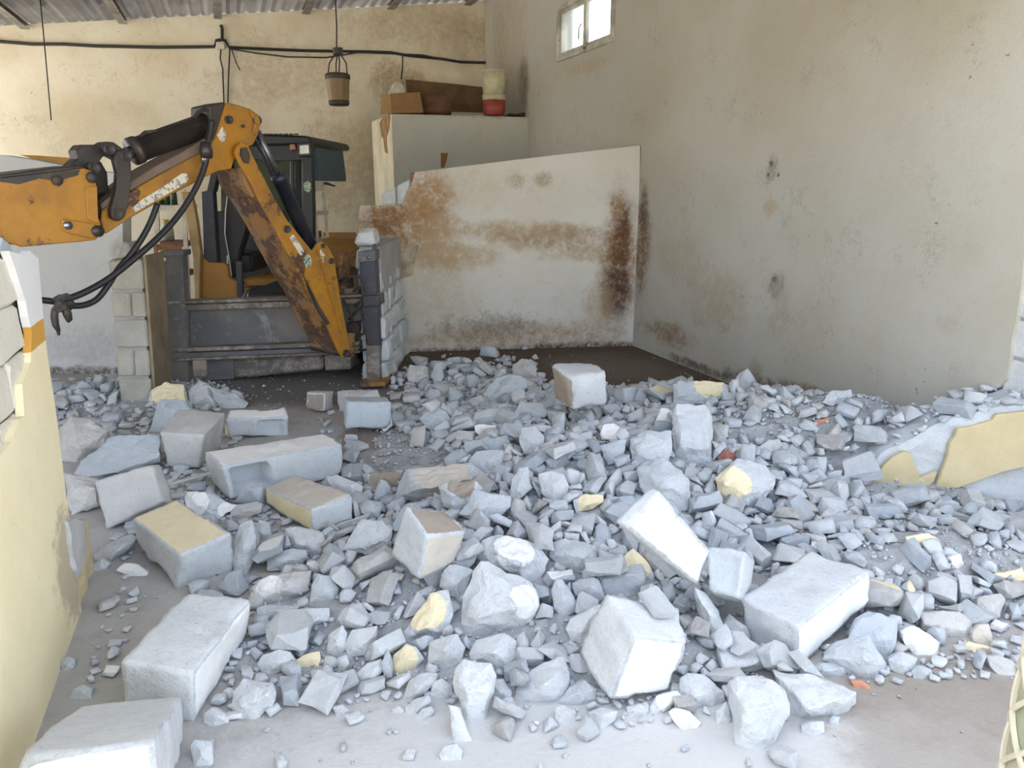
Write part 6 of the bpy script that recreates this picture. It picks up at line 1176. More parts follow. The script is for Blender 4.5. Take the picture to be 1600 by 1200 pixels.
REST = unpack("""
63723253231985677f137 51404033359949281v165 63974939335410104u199 22164980129000127j202 68333296217849881y138 35253248134249858o137 46954209213024519u172 47154358264070644n177
61615250288420302u210 55873023267509817u127 49592941310050825r123 63743433286240597l141 47575059197290198m202 72173067203855914a128 74814032341857986d162 44573030235004277a126
72723022189137093q126 70663437214964475y141 59702834192198187d119 55444820297926213d191 71674844256890602v192 63673017245880643c125 42282390139924509m103 46603240245170232c133
43062684200796902d113 42003077136789005x128 64092448126210548p105 53852878279429924l119 20215347165080160h210 68613982486915389g157 58924355338910009k172 56942305153054584y099
74683104150980107z128 53303878335361186e154 60623491304299511u140 43273622147658113y146 60373146211769463x128 66112932234191388q120 55072421172301799t102 50323675300610524a146
55732187117390909e094 55683268312864710e131 55733338362588920t133 55293394362539581f135 59572668139934999u111 47193018297719963c122 58603325298969778w133 71433247212218872w131
51043309332040134o132 42552182128020237k093 62243508287590392u139 65753072222843207t124 64702463128950310u103 65392379125220535p100 40722832116809652x116 57774132358459086v160
57763719382919220m145 68103418188089976h136 52363929370549908i152 60183529335049481j138 53582806262459802u113 47003769274821058i147 62222728170279615w111 43064688167999908o180
57223760399039628s145 41813021170331215h121 57355549170623700q210 55823665429271116c141 59663998399059812z153 40033759129489824c147 39073108138009296n124 55712801252890305c112
68655574161409980l210 57392068122240130k087 59523345297990274a130 49754174294683300q159 69182470111598616q101 63504500410560510a169 58863383303074782u131 43183305198630791i129
51181932099789316x082 52243708355959821f141 39102807110119348h112 66975030327045503o187 50243039319009027i118 70602676148958896y107 58692628171935485l105 53742709247939077h107
56853413368680339b130 38673754123949413y144 52404734292069502j176 42053938127014403h150 40264402124989940b166 71353381178950043s130 57352848249180225k111 72064737272620902g175
63415734168501190p210 52555719111974809u210 59062268102779475x092 64213626347639631w136 57022646187964609s104 69882480100974993u099 43802225122261498q090 75993287123210060c126
43253397174129946z129 52803275380772815p123 50663432300908993x129 52103388349949911s127 54173505339823992e131 42672300122609574m092 70244949288080646i180 67043368201893278h127
65573253202491204h123 64613175221529619p120 51022868287339518w109 65253448223985381r129 62824837390180232i174 48392272151302198e090 42423024170559576f115 55892312167908983y091
54473197345209873d119 66474341476650977a156 65333609309980149h133 66052650183863996d102 17685892167980202r210 47193418205799846x127 43662164116999805n086 72993370128819230x126
47422960260400908e111 53713229350060466r119 46232120129014292n084 55642889286707711c108 41682427135989607b094 70763288176869128x122 45892161149857215j085 61083213225110034h119
40792405138719501g093 53663475362014715f126 56652932262929916n109 70404832269469377z171 52814450312460098g158 42082823154829659x106 49863415307409777i124 70433774483803291e134
70642913235679716g108 39823107142928005o115 62472858205229733o106 63333500279709607g126 57304205376388702p148 43783057222370624g112 57262254201590275r086 53924027367030643m142
61413913394960137j138 54164751283969671k166 52563100345001436z112 43182341142591092h089 64472896237915011j106 71762923204490280f107 58523102253400519u112 69803008246680279w109
35413322128428785p120 72602795133370825e103 70083919478369309i136 43384803152459304m167 54203708377390231w130 65062958228119399h107 63132432118985198c091 64273475253639635s123
56404189339045516j145 60544082387019584b141 45963347208499688n119 63222742172662697t100 40732449133830646y091 39942604123926281p096 14005640161549811f192 46892272167819298i085
44302202137649890d083 73913877604994924w132 57513010267979060w107 69152530129240370g093 43722546189049775y093 56762182125060391h082 42773513116129757h124 51522969325890867a105
53413320327954985u116 59473447319950365s120 42185501133999976v186 66554252458340817e144 45704446229889305o152 54564291347290329y146 58443223277035080n113 65852554157083918i093
56354549319884909o154 58182945248139149c104 63702499126835099l091 56402414162965309b088 66413956406540686u134 46684771209728921x161 54253071321894595d107 70495183223889390l173
53403682389000468f125 73843042162979773j107 56233950376985093c133 59323242264629885m112 17815422176039737o180 46854448287950228r149 42332699162729633x096 16995557179984809c184
37232725122999867k097 63793597351609291v122 55272314151955494u084 46483399194291195e117 56412864258378103p100 47673770234014412b128 65723627304639891z123 45182254140300967m082
44303407171280068c117 53812685268070706r094 55854677275391183m155 50314260297369405a142 51194949269074494r163 45243232205970057y111 72073300168034990j113 70012924231769528l101
75443227135820644c111 49643568302010365w120 52785601163200003c183 21164874133985112o161 63132891207519887z100 42522948165954392u102 39502701101843589e095 45292906245980347b100
39854519118541305h150 51762855298096727f098 58304228381039381z139 44015516137727096d180 49372606212964696u091 57672842224459800x098 50372270173929527k081 46602711121989844b095
67572777211954225s096 73394494320678187d147 49844098321975195i135 34433319122489876c113 69143276184066428q111 45855008194970620p163 54314932272034375b160 44224352211071770j143
58673013279016271i102 64094383429679019x142 45615410161906489p175 44825652158050113r182 44942637212539506u091 52913169326838844l106 74173753623099888n121 41982769186959155i095
42512868169381091e098 58302636147460217u091 55812680182312094e092 61355558152015008u178 55764073348154210a132 22054351127250173w142 55444600286629875i148 40712046119004295y073
62863621309580792a118 46293764208934409f123 72764634278161505p148 67352679178949740g091 74184157383759266g133 69662782174768834x094 65042609143813308e089 68782396099789356x083
62984222420610979h134 54333383337864584e110 53523806374079246i122 34222608120019882f089 48045460175830165g172 50243697342802881q119 56134046353083683h129 48453439253499594v112
65824106449119405h130 52042546219996683t086 63742672165018810x090 69145259231044314k165 44783167217823982i104 52452816299920403o093 42463333179877318r109 43722653199520287v089
52353275342170423p106 54045234225989947f164 62513497272301795q113 66683342203059426o109 48652159141309617k075 56075185291042149z162 67612250117000247v078 74003400128004805u111
51493905341620126c124 59782164126978873b075 52965497197100325z171 63972920213499808n096 53315826097370898e181 62023164215950062s103 52073027341920249g098 51795926135015090s183
47852473182440030u083 69244020519039444f125 13455271119489890m164 52104891255629412q152 73513303147934786v107 66873433242330326n110 57512648156874688e088 54803262359259515j104
41332795157289892k092 44712777219430115u091 64674275465994504b132 51353473331069964g110 64305338243044780v164 73064428348965590l137 67704760383026012q146 43123336148019719o107
52552823325913509t091 66664024468000642o124 58942121170490790a072 62343979419975099o123 58723214302010305b102 68032691184600027y088 17065225162015776p160 67592853235620002z092
67034441473019809w135 46682534205559809c083 68513175219169468c101 58092896216975598j093 64282712185964920b088 45902834238421092e091 46883790214609597q118 54754384296370312l134
53552666237135584q086 43391778119989884s062 41573111165954090p099 51292785267480186g089 73724208399969572i128 47055287166221374q160 45626267188979806n187 49683798291014693v117
52684176357219484z127 64063521307046305j109 47767082137210092c210 56924004366688832x122 50845115243185399u154 14845236138034712c158 53913181321119559h099 55313424402030261k105
48034987188769088x150 66945329222769893l159 56972064122790378g069 54573124315350609m097 55462368178480618d077 46003454177984498u107 34073622129819613o112 68322851208520591u090
62625189306608386y154 56222754108094187a088 43915009164269813g150 60743660365849311j111 42453074194430119j096 69872511108400200u081 64333339216969560v103 42772903200975379c091
46564258243070463f128 46905736195038180p169 52755308218979515r157 48713186296959497k098 48653798274189257d115 57532802210549912o088 67954536441289262w134 49472899281830749d090
61654249406040360p126 53022631214938939y083 54822328171409597a075 48052976270104087a092 54764129350944521d123 65512625176004226y083 43282789215579114i087 50604424301019304f131
73304567288230923u135 57272943237480291r091 60262981227690731b092 68572631150410498m083 46724085239409318f122 65072561153650799i081 41943578100361275e109 16215353142159301h157
59564517303409686l133 47143838231230397p115 65992231128947900v072 65943173211025105r097 62573219245249410o098 56155001283774203p146 65644358486945918j127 39872753117240015w086
63003575282010679j107 63833047222339377a093 68122623155529488p082 71453933475693693o115 70023160207409894w096 62372787195130550n086 56173763379200160c111 65532919239780230c089
46354558252151263k133 51655188245965088j150 53344945307091741f143 54603629383984608s107 52143879324944480u114 53084544297039344h132 51113218331996597u096 18815576194000026k160
55114222295360777e123 56833879387980344c113 52912287167369568a072 68642665178935521r082 53782960296380891g089 67604849355069744r139 58322826210984118t086 62835106324030558j146
53084653309016825k134 62773293226010115w098 54314223321580981a122 55695395198359982m154 69573285186092699h098 58193665340391303e107 47722896276479604o087 43706300184689889k178
58973001224985684b090 39372596118034980k080 58372720154769267x083 64342653183890746w081 57555019269004805o143 48604122288968026f119 57433425327094684a100 54354078359630092k117
57252748201039783o083 41526714138985108o188 67422346108321712t073 75413411118809519l101 58605159250035219m146 67525474143819454x155 49573350296419677i098 40782082100789394x066
45133741193979307s109 43483132188020525n093 61074803325990331g136 51953636359946079z105 49324219262390389e121 45222854119010127j086 71823480167470780u102 17705319169004898s150
64372608167343501x079 47342180131764597m068 66563591261959702k104 52435513160061201q155 49143450290249218h100 61202334111030894q072 72184771333860392f134 53814158331509886z118
54932959285970266y087 63643614289540190m104 52622475179109043h075 74433468148940071i101 43663547138974692z103 54644672311085677j131 52914904288789926t137 57334374319400203b123
51812823284145112w083 47234169265925098r118 64145612177980256f156 55522949275499506b086 49064773266740409c133 52563835376970911f108 61663060224733115x089 36943652113599318m105
68735342182950300f148 58863477317570595f099 47742316183157022g070 71654618348850779s128 44103180186270057s092 42114887158000883z136 16535028098360926e140 43583946126904681u112
60793080235150140n089 71173460189249420o099 64144801385950162u132 68425456163638081q150 71952672128039714g079 57954448324381191d123 56443374375371913n095 67115664130439977m155
41112171120999882o066 45843264241871522p093 65793763343054127s105 44402589207430484t076 71914377426120238r120 44815127143123590a141 62334414405977927p121 53463654356091014q102
63672330115010184r070 63154382418460217n120 45171964113019909b061 58503573323510309u100 59924121412975292f113 55584234342990955g116 62523428286741232i096 58424774278940238k130
61353172213241522q090 56502158125955906f065 70023250192210509p092 60515001340550985j135 52072920276809373x083 45724338223049809n119 51662629224360312m076 63143344215439894m094
71143338187280342n094 44803847148629397q107 73803498160878987d098 13765447133089181h147 70554740322780788l128 51644191341888656t114 51435309188190879q143 61883715351161540h102
54884647244470376u126 52363992334073499a109 67443851404094212k105 67175395196409476a145 60373930386470376m107 70635235172139488d141 53365897100829252x158 49443512310138204f097
50674153305030270z113 44973805196789162g105 58773059249670216i086 58263020252955512i085 56382775222979386t079 44123725146481113e103 72804578318918512g123 49862032116930818d061
42493607138709670p100 71733024205959314y085 69893468188975675v096 48302848280419887i080 69103155219985724j088 55263141312020207a087 43742869124980184g081 33303465142488404k096
16795121120551203h137 65023896375739460x105 60575777141369696i153 61844346390469013i116 46515214134769218x139 72133397154059714y094 61405713169955696j151 33843306099360921e092
68753337196911484g092 50484917308540576r130 74693204136069892j089 57095231259410425m138 50212924289903603d081 72544419390260421d117 60004604315929793b122 52143800354964893g102
48624832245919868w128 59234904319808732c129 48242820302060592f078 44802376166044399y068 36052280120989830i066 61375015342991655b131 60742756178907702w077 52382868288701205p079
57802976229063909a082 43856078146291628t158 75663971244209433h106 45903714202110395e100 73173457162010368k094 55382096118999998g061 44263867154067973d104 66363428203519924b093
63965062311618616q132 19214849124029954o128 58584532305359981g119 53603892376946592v103 68082451115010109j070 45483759172019298v101 51411865112989923n055 61434719328111198q123
64173636294000475o097 66414584435520320z119 53672932272990658q080 67783047235570815y083 44663774163370175r101 48492585207995379n072 48312766261049542f076 58552971243170142b081
57303959370915316l104 51302245161059712r064 52704560288014203h119 56334366334045973p114 19055691168129402h147 58874690297047744y122 42146475142813188t166 57963496330980378j093
55334693292986433l122 52604087352479191i107 46464022237008656b106 68314730384040334a122 64084734399025085z122 41052285114289937s065 42354993117843317t130 62713401237009331k091
49435884172030125o151 64085127291620577a132 53992790277799882x076 68093351189479977r090 44746638150124907y169 55024750259065486m123 18755358190975896n138 44255219136989705f135
33033776122989948j100 31683307120980279b089 58293801388963098v099 63123665341965871p096 41813158158229842j085 45915845158350116m149 66163257209186295g087 51464867252659772m125
67403342203993591f089 36452192114979950b062 45915642156499819g144 45633145234826294d084 50944342302518809q112 69304814333158950o123 48084039260180326g105 44622463192911102f068
46924625238064297a119 65455141275853474e131 58032670172730273o073 57743991379005807s103 53945501160440214m140 52292510176945091u069 49534737272259857w121 48465723156010298z145
64124575451937842c116 66283122225985399i083 58443392284109882h089 49344661264823384t119 59412914223819770p078 71154721296638882g120 55834303315219910c110 65545701140015310r144
47926102208085888c153 57203009237768536x080 47286062195100123n152 66223011231950098j080 28005544153021823g140 56345063261979790w128 53455134206779596x130 55823605371929724u093
62493819371539624s098 15864864133260042g124 36543287121610797y087 68093927440955878k100 61964927337800945c124 60224707308934680v119 49693642290868861q094 51883443333944075u089
74063178136044880f084 54374818334964982j121 54572467188780344i067 69204733332059995h119 68775018271879580w126 51892801310989670i074 53494887255989870v123 70155297178099555g133
52455140221030046y129 46454410218440779t112 27515244126400088l132 63013454318000468j089 20215780178039673o144 69063919429819656x099 47464047243489698g103 45283858169646596d099
64333779346549898v096 52893220346104800n083 67063100217949364y081 47982942270056303q077 51305676156795405j141 64562979238129821z078 48913251283010162c084 64473410223180103b088
56533712381478914v094 45584227201989112b107 58705071281999701u126 65604473455984796b111 67403197197281206e083 73783447155331008p089 15395785137083986a143 54033854372750107i097
51402927309137385p076 63823290205450281u085 47403091272959605s080 70123201196764695c083 57074027358399501o101 21115756164843514t142 58103945370510200k099 55114034366629928w101
63234735379145303m117 50244873244035187j121 51513414314899198x087 44765076182945490z126 47515163173034181u128 61003499294239125d089 61992997204014718r078 49486761116813285t165
75554014261785601m101 65173726320069604f094 67025807117541383h143 15565212161014920y129 60144428325014192a110 52863614358529903y091 70684658342529587j115 64752246111985014r061
48203376244628395q086 74854105345832782b102 42143878126915107b098 68333377216955213g086 59014857326032922r119 34283226130923477v083 69534893268189817h120 11355477142759302i134
56192180134050314k059 57054643291688774s114 46962503183793318t066 51395536157470181y135 63773215206081045e082 51515420213990310w132 41045573120000124j136 48184115253939895u102
53433388337460006u085 32423657120019850n092 47114814221024202y118 44084671179950115s115 40022995182339330n077 62463552283959628u089 48052331171044579a062 44313919158125591q098
54655014282400917b122 72013951434070500z097 59945234259054990j127 49172847264300602m073 61383670352103379a091 53904495289480025v110 64104869354361008e118 61813668333079712s091
47754917194904114e120 68933231185703703q082 49724536257321112e111 63402977220035809f076 59992991263903996l076 51163908367980749r096 49604593271929417y112 59563261270885584c082
53414778264025120b116 42541995116010118s054 61975521196950608g133 69414630346310666e112 44904592337069615r111 42804956156955972i120 50093877297940133z095 56615587165945218w134
48283243267949162l081 62673755339859110x092 65512872213291005e073 45612559210919730s066 42875627125999960v135 61733471262991164q086 66454107456079652h099 61504003401708287q097
50075554160718568y133 64902737183865189l070 62185777127960106j138 49823723337188926i091 67622589124245804x067 55404689252010666e113 67294685400990617n112 72663927417370992a095
54605568167800737c133 54322715245207111a069 51643098326400190z077 65104121444839026x099 66155117290923489t122 44693690170353305m091 73243017174084796h076 66214662429959799w111
53032824292871489z071 22474851116990081n117 73264029411909666n097 58792286124865606i060 65924271463301679t102 64762421112210006c063 66053493212924894a086 67104197476641023a100
56585356242098815j127 71622757159950918d070 55374910252034715n117 59573524308129727h086 47934866230990542s116 75883478123460079o086 65535240265489584n124 68034948327389575j117
44613276183089425h081 47374525253619721z108 69984442440984475v105 50805722119868946x135 48966017174035379i141 41391970116999803c052 62105271261010212z124 72463961469969526f094
65832308118980103o060 41642156112999830n056 57584560306077197b108 49814470301600977k106 38183006115500007s075 59112935190759659x073 63172942216300192r073 51525806144069872k136
53494798299240428w113 52674972257541088p117 65065548183479212j130 64793564291469709l086 67695284211580914a124 66604168489974410s098 63693664315950979p088 64633557255070001n086
51895076260889936w119 26395272120369421a124 58355527201660116s129 53375035241490103b118 47472495190038317h063 71504645321120977x109 68764451440778874x104 40382290113989853f059
67192197117980178o057 67384011459910632g094 53193293360558501k079 48763590257103509h086 52563092295769261x075 18735788180600675p134 59494711293180330k110 43192410118020010i061
31004023124240199k096 51723010301489618f073 56482225134989435f057 42955804147124312i134 61055321248060338g123 44133306170430022c080 49013476278083198p083 13985708112893910e132
61483526283220007c084 66804760380282214t110 60684939337639802j114 74104071374270999o095 44166436161410179l147 49813869310401396t091 70603101211065185v075 50973643318662497t086
51863706379004398s087 44413642137073806a087 67833704367973876h087 17415661179290338w130 52042253160979835r057 74294268349300230b099 43783288154999893e079 70605082204190293k117
61444061412884380l094 51343625353938348c085 66403409236239316d081 69583390163519885v081 55215331228021738g122 53473151320400309m075 66213722345759674s087 62795644161647795d129
53324596278089938i106 19555551158944782u127 41935734121519807j131 52083790388030180v088 45205512131974985v126 61364401360933469h101 69934724327140618i108 17035775189046466g131
56043411337004921j080 17264912125489979g113 71394982202720237k114 48863537264230638s083 47953248238401075e077 72094635298045924a106 47564668240030134o107 58324636276839683x106
57514270321059265z098 47185552145161444h126 34792693120999879a066 58324192334280227s096 45832443180210371c060 50713100329660224r073 67892938255008768v070 73394348363819580w099
59154623320054575s105 49573239295916282p076 59914911325369521s111 56614611269029164f105 68723357182150345x079 54544622276910346a105 58714828321963015j109 73484094408946091a093
48044721253410077v107 51452513200280223v061 54595655150439904y127 73844373355639083z099 65073855380804997u088 46824536243039687p103 67374950322818680l111 51703563327939939v082
46712184112009849f054 51044104324966188v093 53893680346944606u084 43202971193919509w070 60824890319825302m109 57624691293860945v105 70132884208380333e068 20945092144959294s114
48865582154009955s124 65144218472019907s094 54615085255094107k113 68193579234569687p082 64644458445034406n099 75843926250339700g089 59774957285060662s110 47242867261989319x067
59793152235839176l073 64583822378580726f086 63313101214460321r072 42215117125980151s114 15355946135994776s131 58684213367520917h094 46595611132099138h124 45645961166984910m131
47386184193299409s135 55964843279084321n107 49413434298858362z078 31643190112989922b074 54104601276019355j102 56374938255018401h109 53153751370570219f084 46983959231945689n089
60544478341869182d099 52143057313903721d070 46862949265549775j068 47051815110019720n046 51485425174500220f119 64574373447940327n096 37534386125865287i098 47503656327439917n082
46816737104769289x146 50724836286969286y106 18566227129489979g135 72334103460014112h090 58404407293960011r097 19674710125196583y104 48644058265750042l090 16494908121029983o108
55805284225974578n115 58934135354029694n091 50123630311209481n081 62903211211030384r073 53974428311245693g097 55773189301549616z072 65084563440870022v099 56954094346249787c090
73944009396450986b088 45382338117019922k056 51733256323009716j073 61975851141469293z126 16956200122949409y133 51595128206146716q111 43166158139033799h132 59545719157994682v123
46873154251669470g071 26945164117000127j112 47024300240030435o094 18014821122530177k105 51453028318109677f068 59584778320869633s103 52564815258989777k104 48045152204039317l111
60082795169310483l064 62595545155883700e119 41833284122010151g074 45106055183240058o129 60234652351004623w100 73923291127898778l074 64953432263120548n076 13065904122994891n126
54403963368909636t086 65453816370904511j083 62845387231799898t115 49655617126894024e120 45542626223529894n060 60443678390066327x080 60794421343949307y095 17435495214155816z117
19175229153024696p112 23874844123009947v104 59195309246440316k113 41952562149959831f059 32073241116029883r073 68242373112019818b055 61344287367440421m092 49036350147281271t134
60144879307969355t104 50203113307999312o069 66593549226049907r078 56894931270287902g105 61823796360065603m082 59933431311699767s075 52593336334948918t073 62693698338608986f080
62085012309079563x106 59034036441219362l086 43254875145000147r104 45253168214190523g070 40946249100974978u131 47894812240089940m102 52964581326569770o097 70335154179530319f109
41444056126009985s088 16856320136850723i132 68073475181460007u076 65262658178820867c060 58635615155989990r118 14775464138009971n115 71653425159651395a075 44525776154809915c121
58322396131028618h055 18965054123989536b107 47313914234910154v084 45585540172985224s116 67252614149960567o059 49053421264080957q074 62403702352610172f079 49905706154250079g119
52422477179909362x056 54935276227950765d110 64455880125900154u122 64082965230060841j065 46034915171839465x103 59525146256772777t107 56484276287789621x090 59184796284950685d100
68783845403479592u081 40132989100863893e066 57155398203430520v112 56982704182020385n060 59384446304759703l093 15526061138900107n125 55595707138439880k118 48682724236974297h060
57324201324930103w088 63943561246246492x076 57835277251114079f109 61963471289200595z074 51084001318240340w084 61633194217409674o069 57155134266975780n106 59104525316923491h094
55902947251459624m064 15495153125955103o107 28945521138199750z114 65733927395026205q082 62922994210379734i065 59935637144999587b116 72104054463950172b084 49183380273703290q072
46535813162059191i119 25975174116000168j107 56062910253159921u063 61724148383360891e086 52044241332620333b088 62222145115989869i049 32193140113999919v068 43714574174649618w095
51434248296321020e088 46374330200893594e090 61834072399883492e084 61324175390920292d086 56805297243919509c108 37673210111000170j069 67012289115019839c051 49104568260990233b094
47354101254708988l085 69452374109990093f053 51872673239550691s058 66163813347950770w079 47524736228964702w097 62263654328280053k076 44263673166801618w077 60244516337956088n092
21295153136949225u105 41235308117000165r108 59665390225980595b109 55924931290390699v100 51805235205509794c106 48265910145351320t119 65284348464934003d088 52515030230790233l102
47595700147708818x115 43023052181430227o065 50024048304929383m083 50924783263989573k097 51535043235049144i102 61613118202053467h066 46735033188529697r102 52252884322909083n061
57254321288738713x088 46203816194190452c079 57482691177580883a058 48592354116980109a052 24714899122010003j100 49185420182031174z109 54013597354459992u074 58484280303400495e087
61193471275329800s072 50395794143025004b116 23085150125010082w104 52276062131450087f121 51025170194560592a104 65104059436261498q082 43973604134519789v075 19745159134000395g104
62825447205230101s109 42683394131980327o071 70964980236989012r100 64083148212210914p066 50966077107809517x121 43465763138809859o115 48715449168220415n109 46404862183093892a098
35762352111020004n052 51574413293020125j089 41872978153599379i063 64873368202220040w070 64353560305070242d073 29065073111171423q102 41725903122029938o117 57844333309179669o087
16845153139940195o103 56044857244874482e097 59763293255260775m068 17806188158620669y122 66755490173160075p109 46845924172817021d117 59704822297160084c096 40554072117440980d083
47704595241823196t092 58094556290879474v091 48136263170985210j123 43895713141774797o113 64512169114000046s048 16235723144610792a113 46502338115010145w051 69335519182180208l109
62923657308959647w074 58874211344019414j084 19376219113171430q122 58044586317986111z091 43813449134559006m071 54312942272959637b061 39604590118260053w092 57662703190469210d057
43244605168190522p092 61505641169723705t111 50305169236130157c102 55255795123489812c114 44415092125809443x101 51483344318000256b068 19395813156014384u114 47143664285709710x074
49843721289509704f075 69835487150739779c108 42092873168209816w060 66135298235044681r104 52615395184080095k106 67313054215231687t063 62095369240350132i105 49635133176370614e101
69394434428838954x087 47953943228281531t079 57184393269440190u087 48613471294948606y070 42963109171529614b064 41516172120010155z120 73223939398176923p078 56665219245251381l102
33893214108321710t066 47625820158970561n113 15106148124944027d119 69375177208005212k101 73313840573151213q075 57245188238449812g101 70944921269859728l096 54515135234979502w100
14565389141990143o105 18125730176930365u111 38214333114000119j086 72953970410831837t078 49554268283789870l084 49264975223990632z097 48104156262478994p082 56073413373581388k068
53775737144460122z111 72533474174311583l070 18505130123539982j100 65665583155989475w108 72254572313928687l089 63353812368050116p075 39043340120010260w068 46154723236939532x092
57835171248927101d100 65084169450076711q081 64435706158151522d110 43943480134909902j070 59263181264911186k064 59934050372920235m079 67664412473090150y085 64374216120989807a083
48202382115989933e050 68633453189399596a069 37483493115989817n070 61113124212460092b063 57124819262103618p093 50235196198749809k100 61234133404209196z080 49303152283859768t063
60365492203279364o105 52862083110999844b045 51845818115063884h111 46804728197843689e091 69014927302939310v094 53453589357035215z070 56111994113980189a043 40973874144480277u076
72052986193938921l060 52425852141811116c111 52364540299230582g087 68644942315910533k094 67444096482539707n078 42663659115904902l072 14335306127119394i101 39772469110490192n051
35602244114999950a047 13485544134093714p105 53712745276269261j055 68995446151065214f103 45784379196980259g084 42825957138950465i112 55463805369040150g073 52174638285620168o088
48392743228759655x055 42193773116019927r074 56734870278287480k092 47972750242690508y055 66134739424531298b089 46266164183975107r115 45932074110980045f044 52522017113980009w043
48815819161869586g109 53311937109019856f041 16025424163977737f102 16346158127114392y115 61175654139914603m106 70105050228130442v095 54744492278979865j085 59654343345210718n082
45806697132119545i124 54924627316111858t087 72184689329389776b088 40126015128259826o112 61353722357970661s071 49713586274099074h069 58604464329054024f084 62793534285894896u068
51396025130010495s112 52095467182820844f102 59475576158319595l104 46025119156823287t096 60263442343719365f066 69575357171034679g100 56533385326984718v065 26415004119014910s094
60683803365139909h072 68873879424024792b073 43283455133479502n067 56024263321239612i080 55553698369020258v070 68684367476843505q081 70673958462863802d074 51073694314990659j070
74604167338359828j078 62592725155569515k054 48212507200974602a050 50293577287250926m068 43745395123440800d100 62265472192310971q101 58334681263974578n087 43334936121769102x092
28005114116949411y095 43992806117000124e055 54823668358450215u069 36793365114970134n065 57625657148540217n104 66234404454009904b081 54744786312109671s088 13295497111610897a101
73574281379271773q079 54965913117489889r108 57944495292194088p083 60183499286549877m066 62434127423309112l076 54875473163030046f100 59085432207929579v099 62075170290310568p094
67563315187213992p063 63193967418519713z073 43223710116231522t070 55115045251234098m092 19065964146361284t108 54045047241250230s092 65823384205110099u064 27555017115019713y092
65672735193924512z053 56993789369029524r070 12905794116995122v105 53923372344571589h063 27175091115989960b093 44586353179236201g114 66474920343014576b089 55016107111813203t110
44346765125460008w121 32364047117019817f075 41606351129599892y114 53735358187970223n097 59364274353889517j078 66845090288795403w092 68924859302399406p088 66635708139600520i103
54934848245959275y088 70795013194069348y091 69585083219850162i092 51665592117779288x101 66335603156280058k101 49144909232431098h089 42885358119029930o097 53282845270050217q054
57254534328910554d082 62674000114849353l074 19446097124489895m109 70234667359044718n084 51746462115499922v115 53554245320009903b077 45582686116020129o052 12705687104360797e102
53393962352049751b072 70884670305408713d084 58453093235499918u058 40946374125999877k113 60114441304934205e080 45505126164798378y092 42366561125964996w116 54821960112980158w040
41755241128719525e094 55685040273829857f090 49565793141000426j103 16685323149020165i095 64565520191479112j098 49203186274114008a059 47555516151150581x098 58744581266024779u082
55175002251360202r089 58964476303228909c080 32224579118029843f082 56204473284300032u080 44493356183710377l062 66902622158970360p050 51482327188980772i045 43723653150009090k067
65513007229004605n056 69274350481069653b077 40752346114019806k046 61165036283090975q089 65412234113009818k044 57215267225529583f093 35003294116869622t061 68995675124965185g100
53352026112019832s040 49674929248899738d087 47692415114019904a046 56084574267829306d081 61335473196930521u096 10625392114990092f095 13595771123990115j101 41696263123990036g109
44805413137279971g095 18606151140630204b107 44866159164029965j107 55535084246860730i089 65912176109000213j042 63243293207964820u060 62754088417874590e072 57884717235340898e083
44064514165611283h080 46214832195834997s085 65944171474179931r073 73833339125980894j061 47352755245995782j051 61702351107310489m045 51394799258140545a084 67633716361070503q066
55542432169970375p046 45213788143400483e068 69325111211000606w089 43536707120010233z115 67993199212399901g058 43042144112989992o041 47645918157489781u102 67613079211005076m056
17494790109171471q084 65775498178994877m095 43753262171320624v059 63915808126899036t100 46834473238879016m078 43393209172270619j058 14965751115843688e099 53902532183014819n047
62813163207129790u057 50601926111029782s038 71374925239853793c085 43912731111989849f050 55083958359490217o069 46012788111980240j051 15135346151620366o092 47755536156979264f095
54754568265480403o079 70154997221826419a086 64105029327549981m086 55425192232960287p089 65685854116015009z100 19484789117500080s083 62904919347970118p084 58605329224789087l091
59965097275440718n087 45875193144621421a089 50816632098789389x112 48654153247779652x072 15395706151970432p097 55535585169749488e095 44185324122954686m091 46653832207940333a067
48394539244808813x078 44793887164956618v068 64414531443066079z077 66825233231310864t089 54312438175490386r045 43965842137833321t099 76833692133959736p065 16475212124030216e089
44762808111990130b051 57754439288500311s076 55534745239470289u081 55354504283953527d077 57453831370389772l066 49043557273178977m062 46754687221489583w080 60864279356589571z073
57343901358479978v067 72553988442095488n068 48123493227550700h061 23134765118999723b081 63475110306390492l086 49803653329874686z063 48414591251115487m078 69433234186953767d057
53961949111019884e037 34962636114999960w048 69554687338048741l079 17796176117994989n103 60724760310181328e080 59963476284909883x060 42595231116809596l088 57544633268469895g078
70814303477150140i072 45042720111019946n049 69523914446298919g066 72553321138789500x058 70934771252001083q080 68564800339039060z080 52932045111990054c038 64173836351719860x065
37042484111099589i045 50314340286070182o073 27025594125985291b093 54333784367469802l064 40392203112999898c041 74074236357781233p071 44012504168489906u045 59524946348329373z082
60515372227124280y089 72814717198380220a079 47705232175849971t087 44642862111980130b051 51314360301878683y073 64112160109010291n040 55443923358541080h066 45452801111990014b050
44204914142126219q082 45134341184958675l073 24494686117990101n078 73824381296679389x073 53415966130013984b098 42195183124850786i086 58974267328909720w071 58964586296091021c076
70294187512023621h069 70724427428955921v073 17685130121509889j085 56864264291719402x071 56512668181014813r047 52935103232460711z084 50914209311286889f070 53772038111989874k038
63834312432020059b071 55784534269480078y075 40406209123099533i101 68434890312898263t080 46162623110990087f046 19455901154999763y096 59134555280889615w075 16285768142590701a094
50004814253000745z079 51265075213970104s083 30883951120019934o066 40465843121985086g095 20995922156979970j096 33823733119010289i063 72644705273843127r077 52065090224630386i083
63554098432050108s067 55205421170450222m088 43512760111019856r048 46174176202439276l069 73874286363040134k070 62552187112029748i039 45922712114019890e047 52383353324053825h056
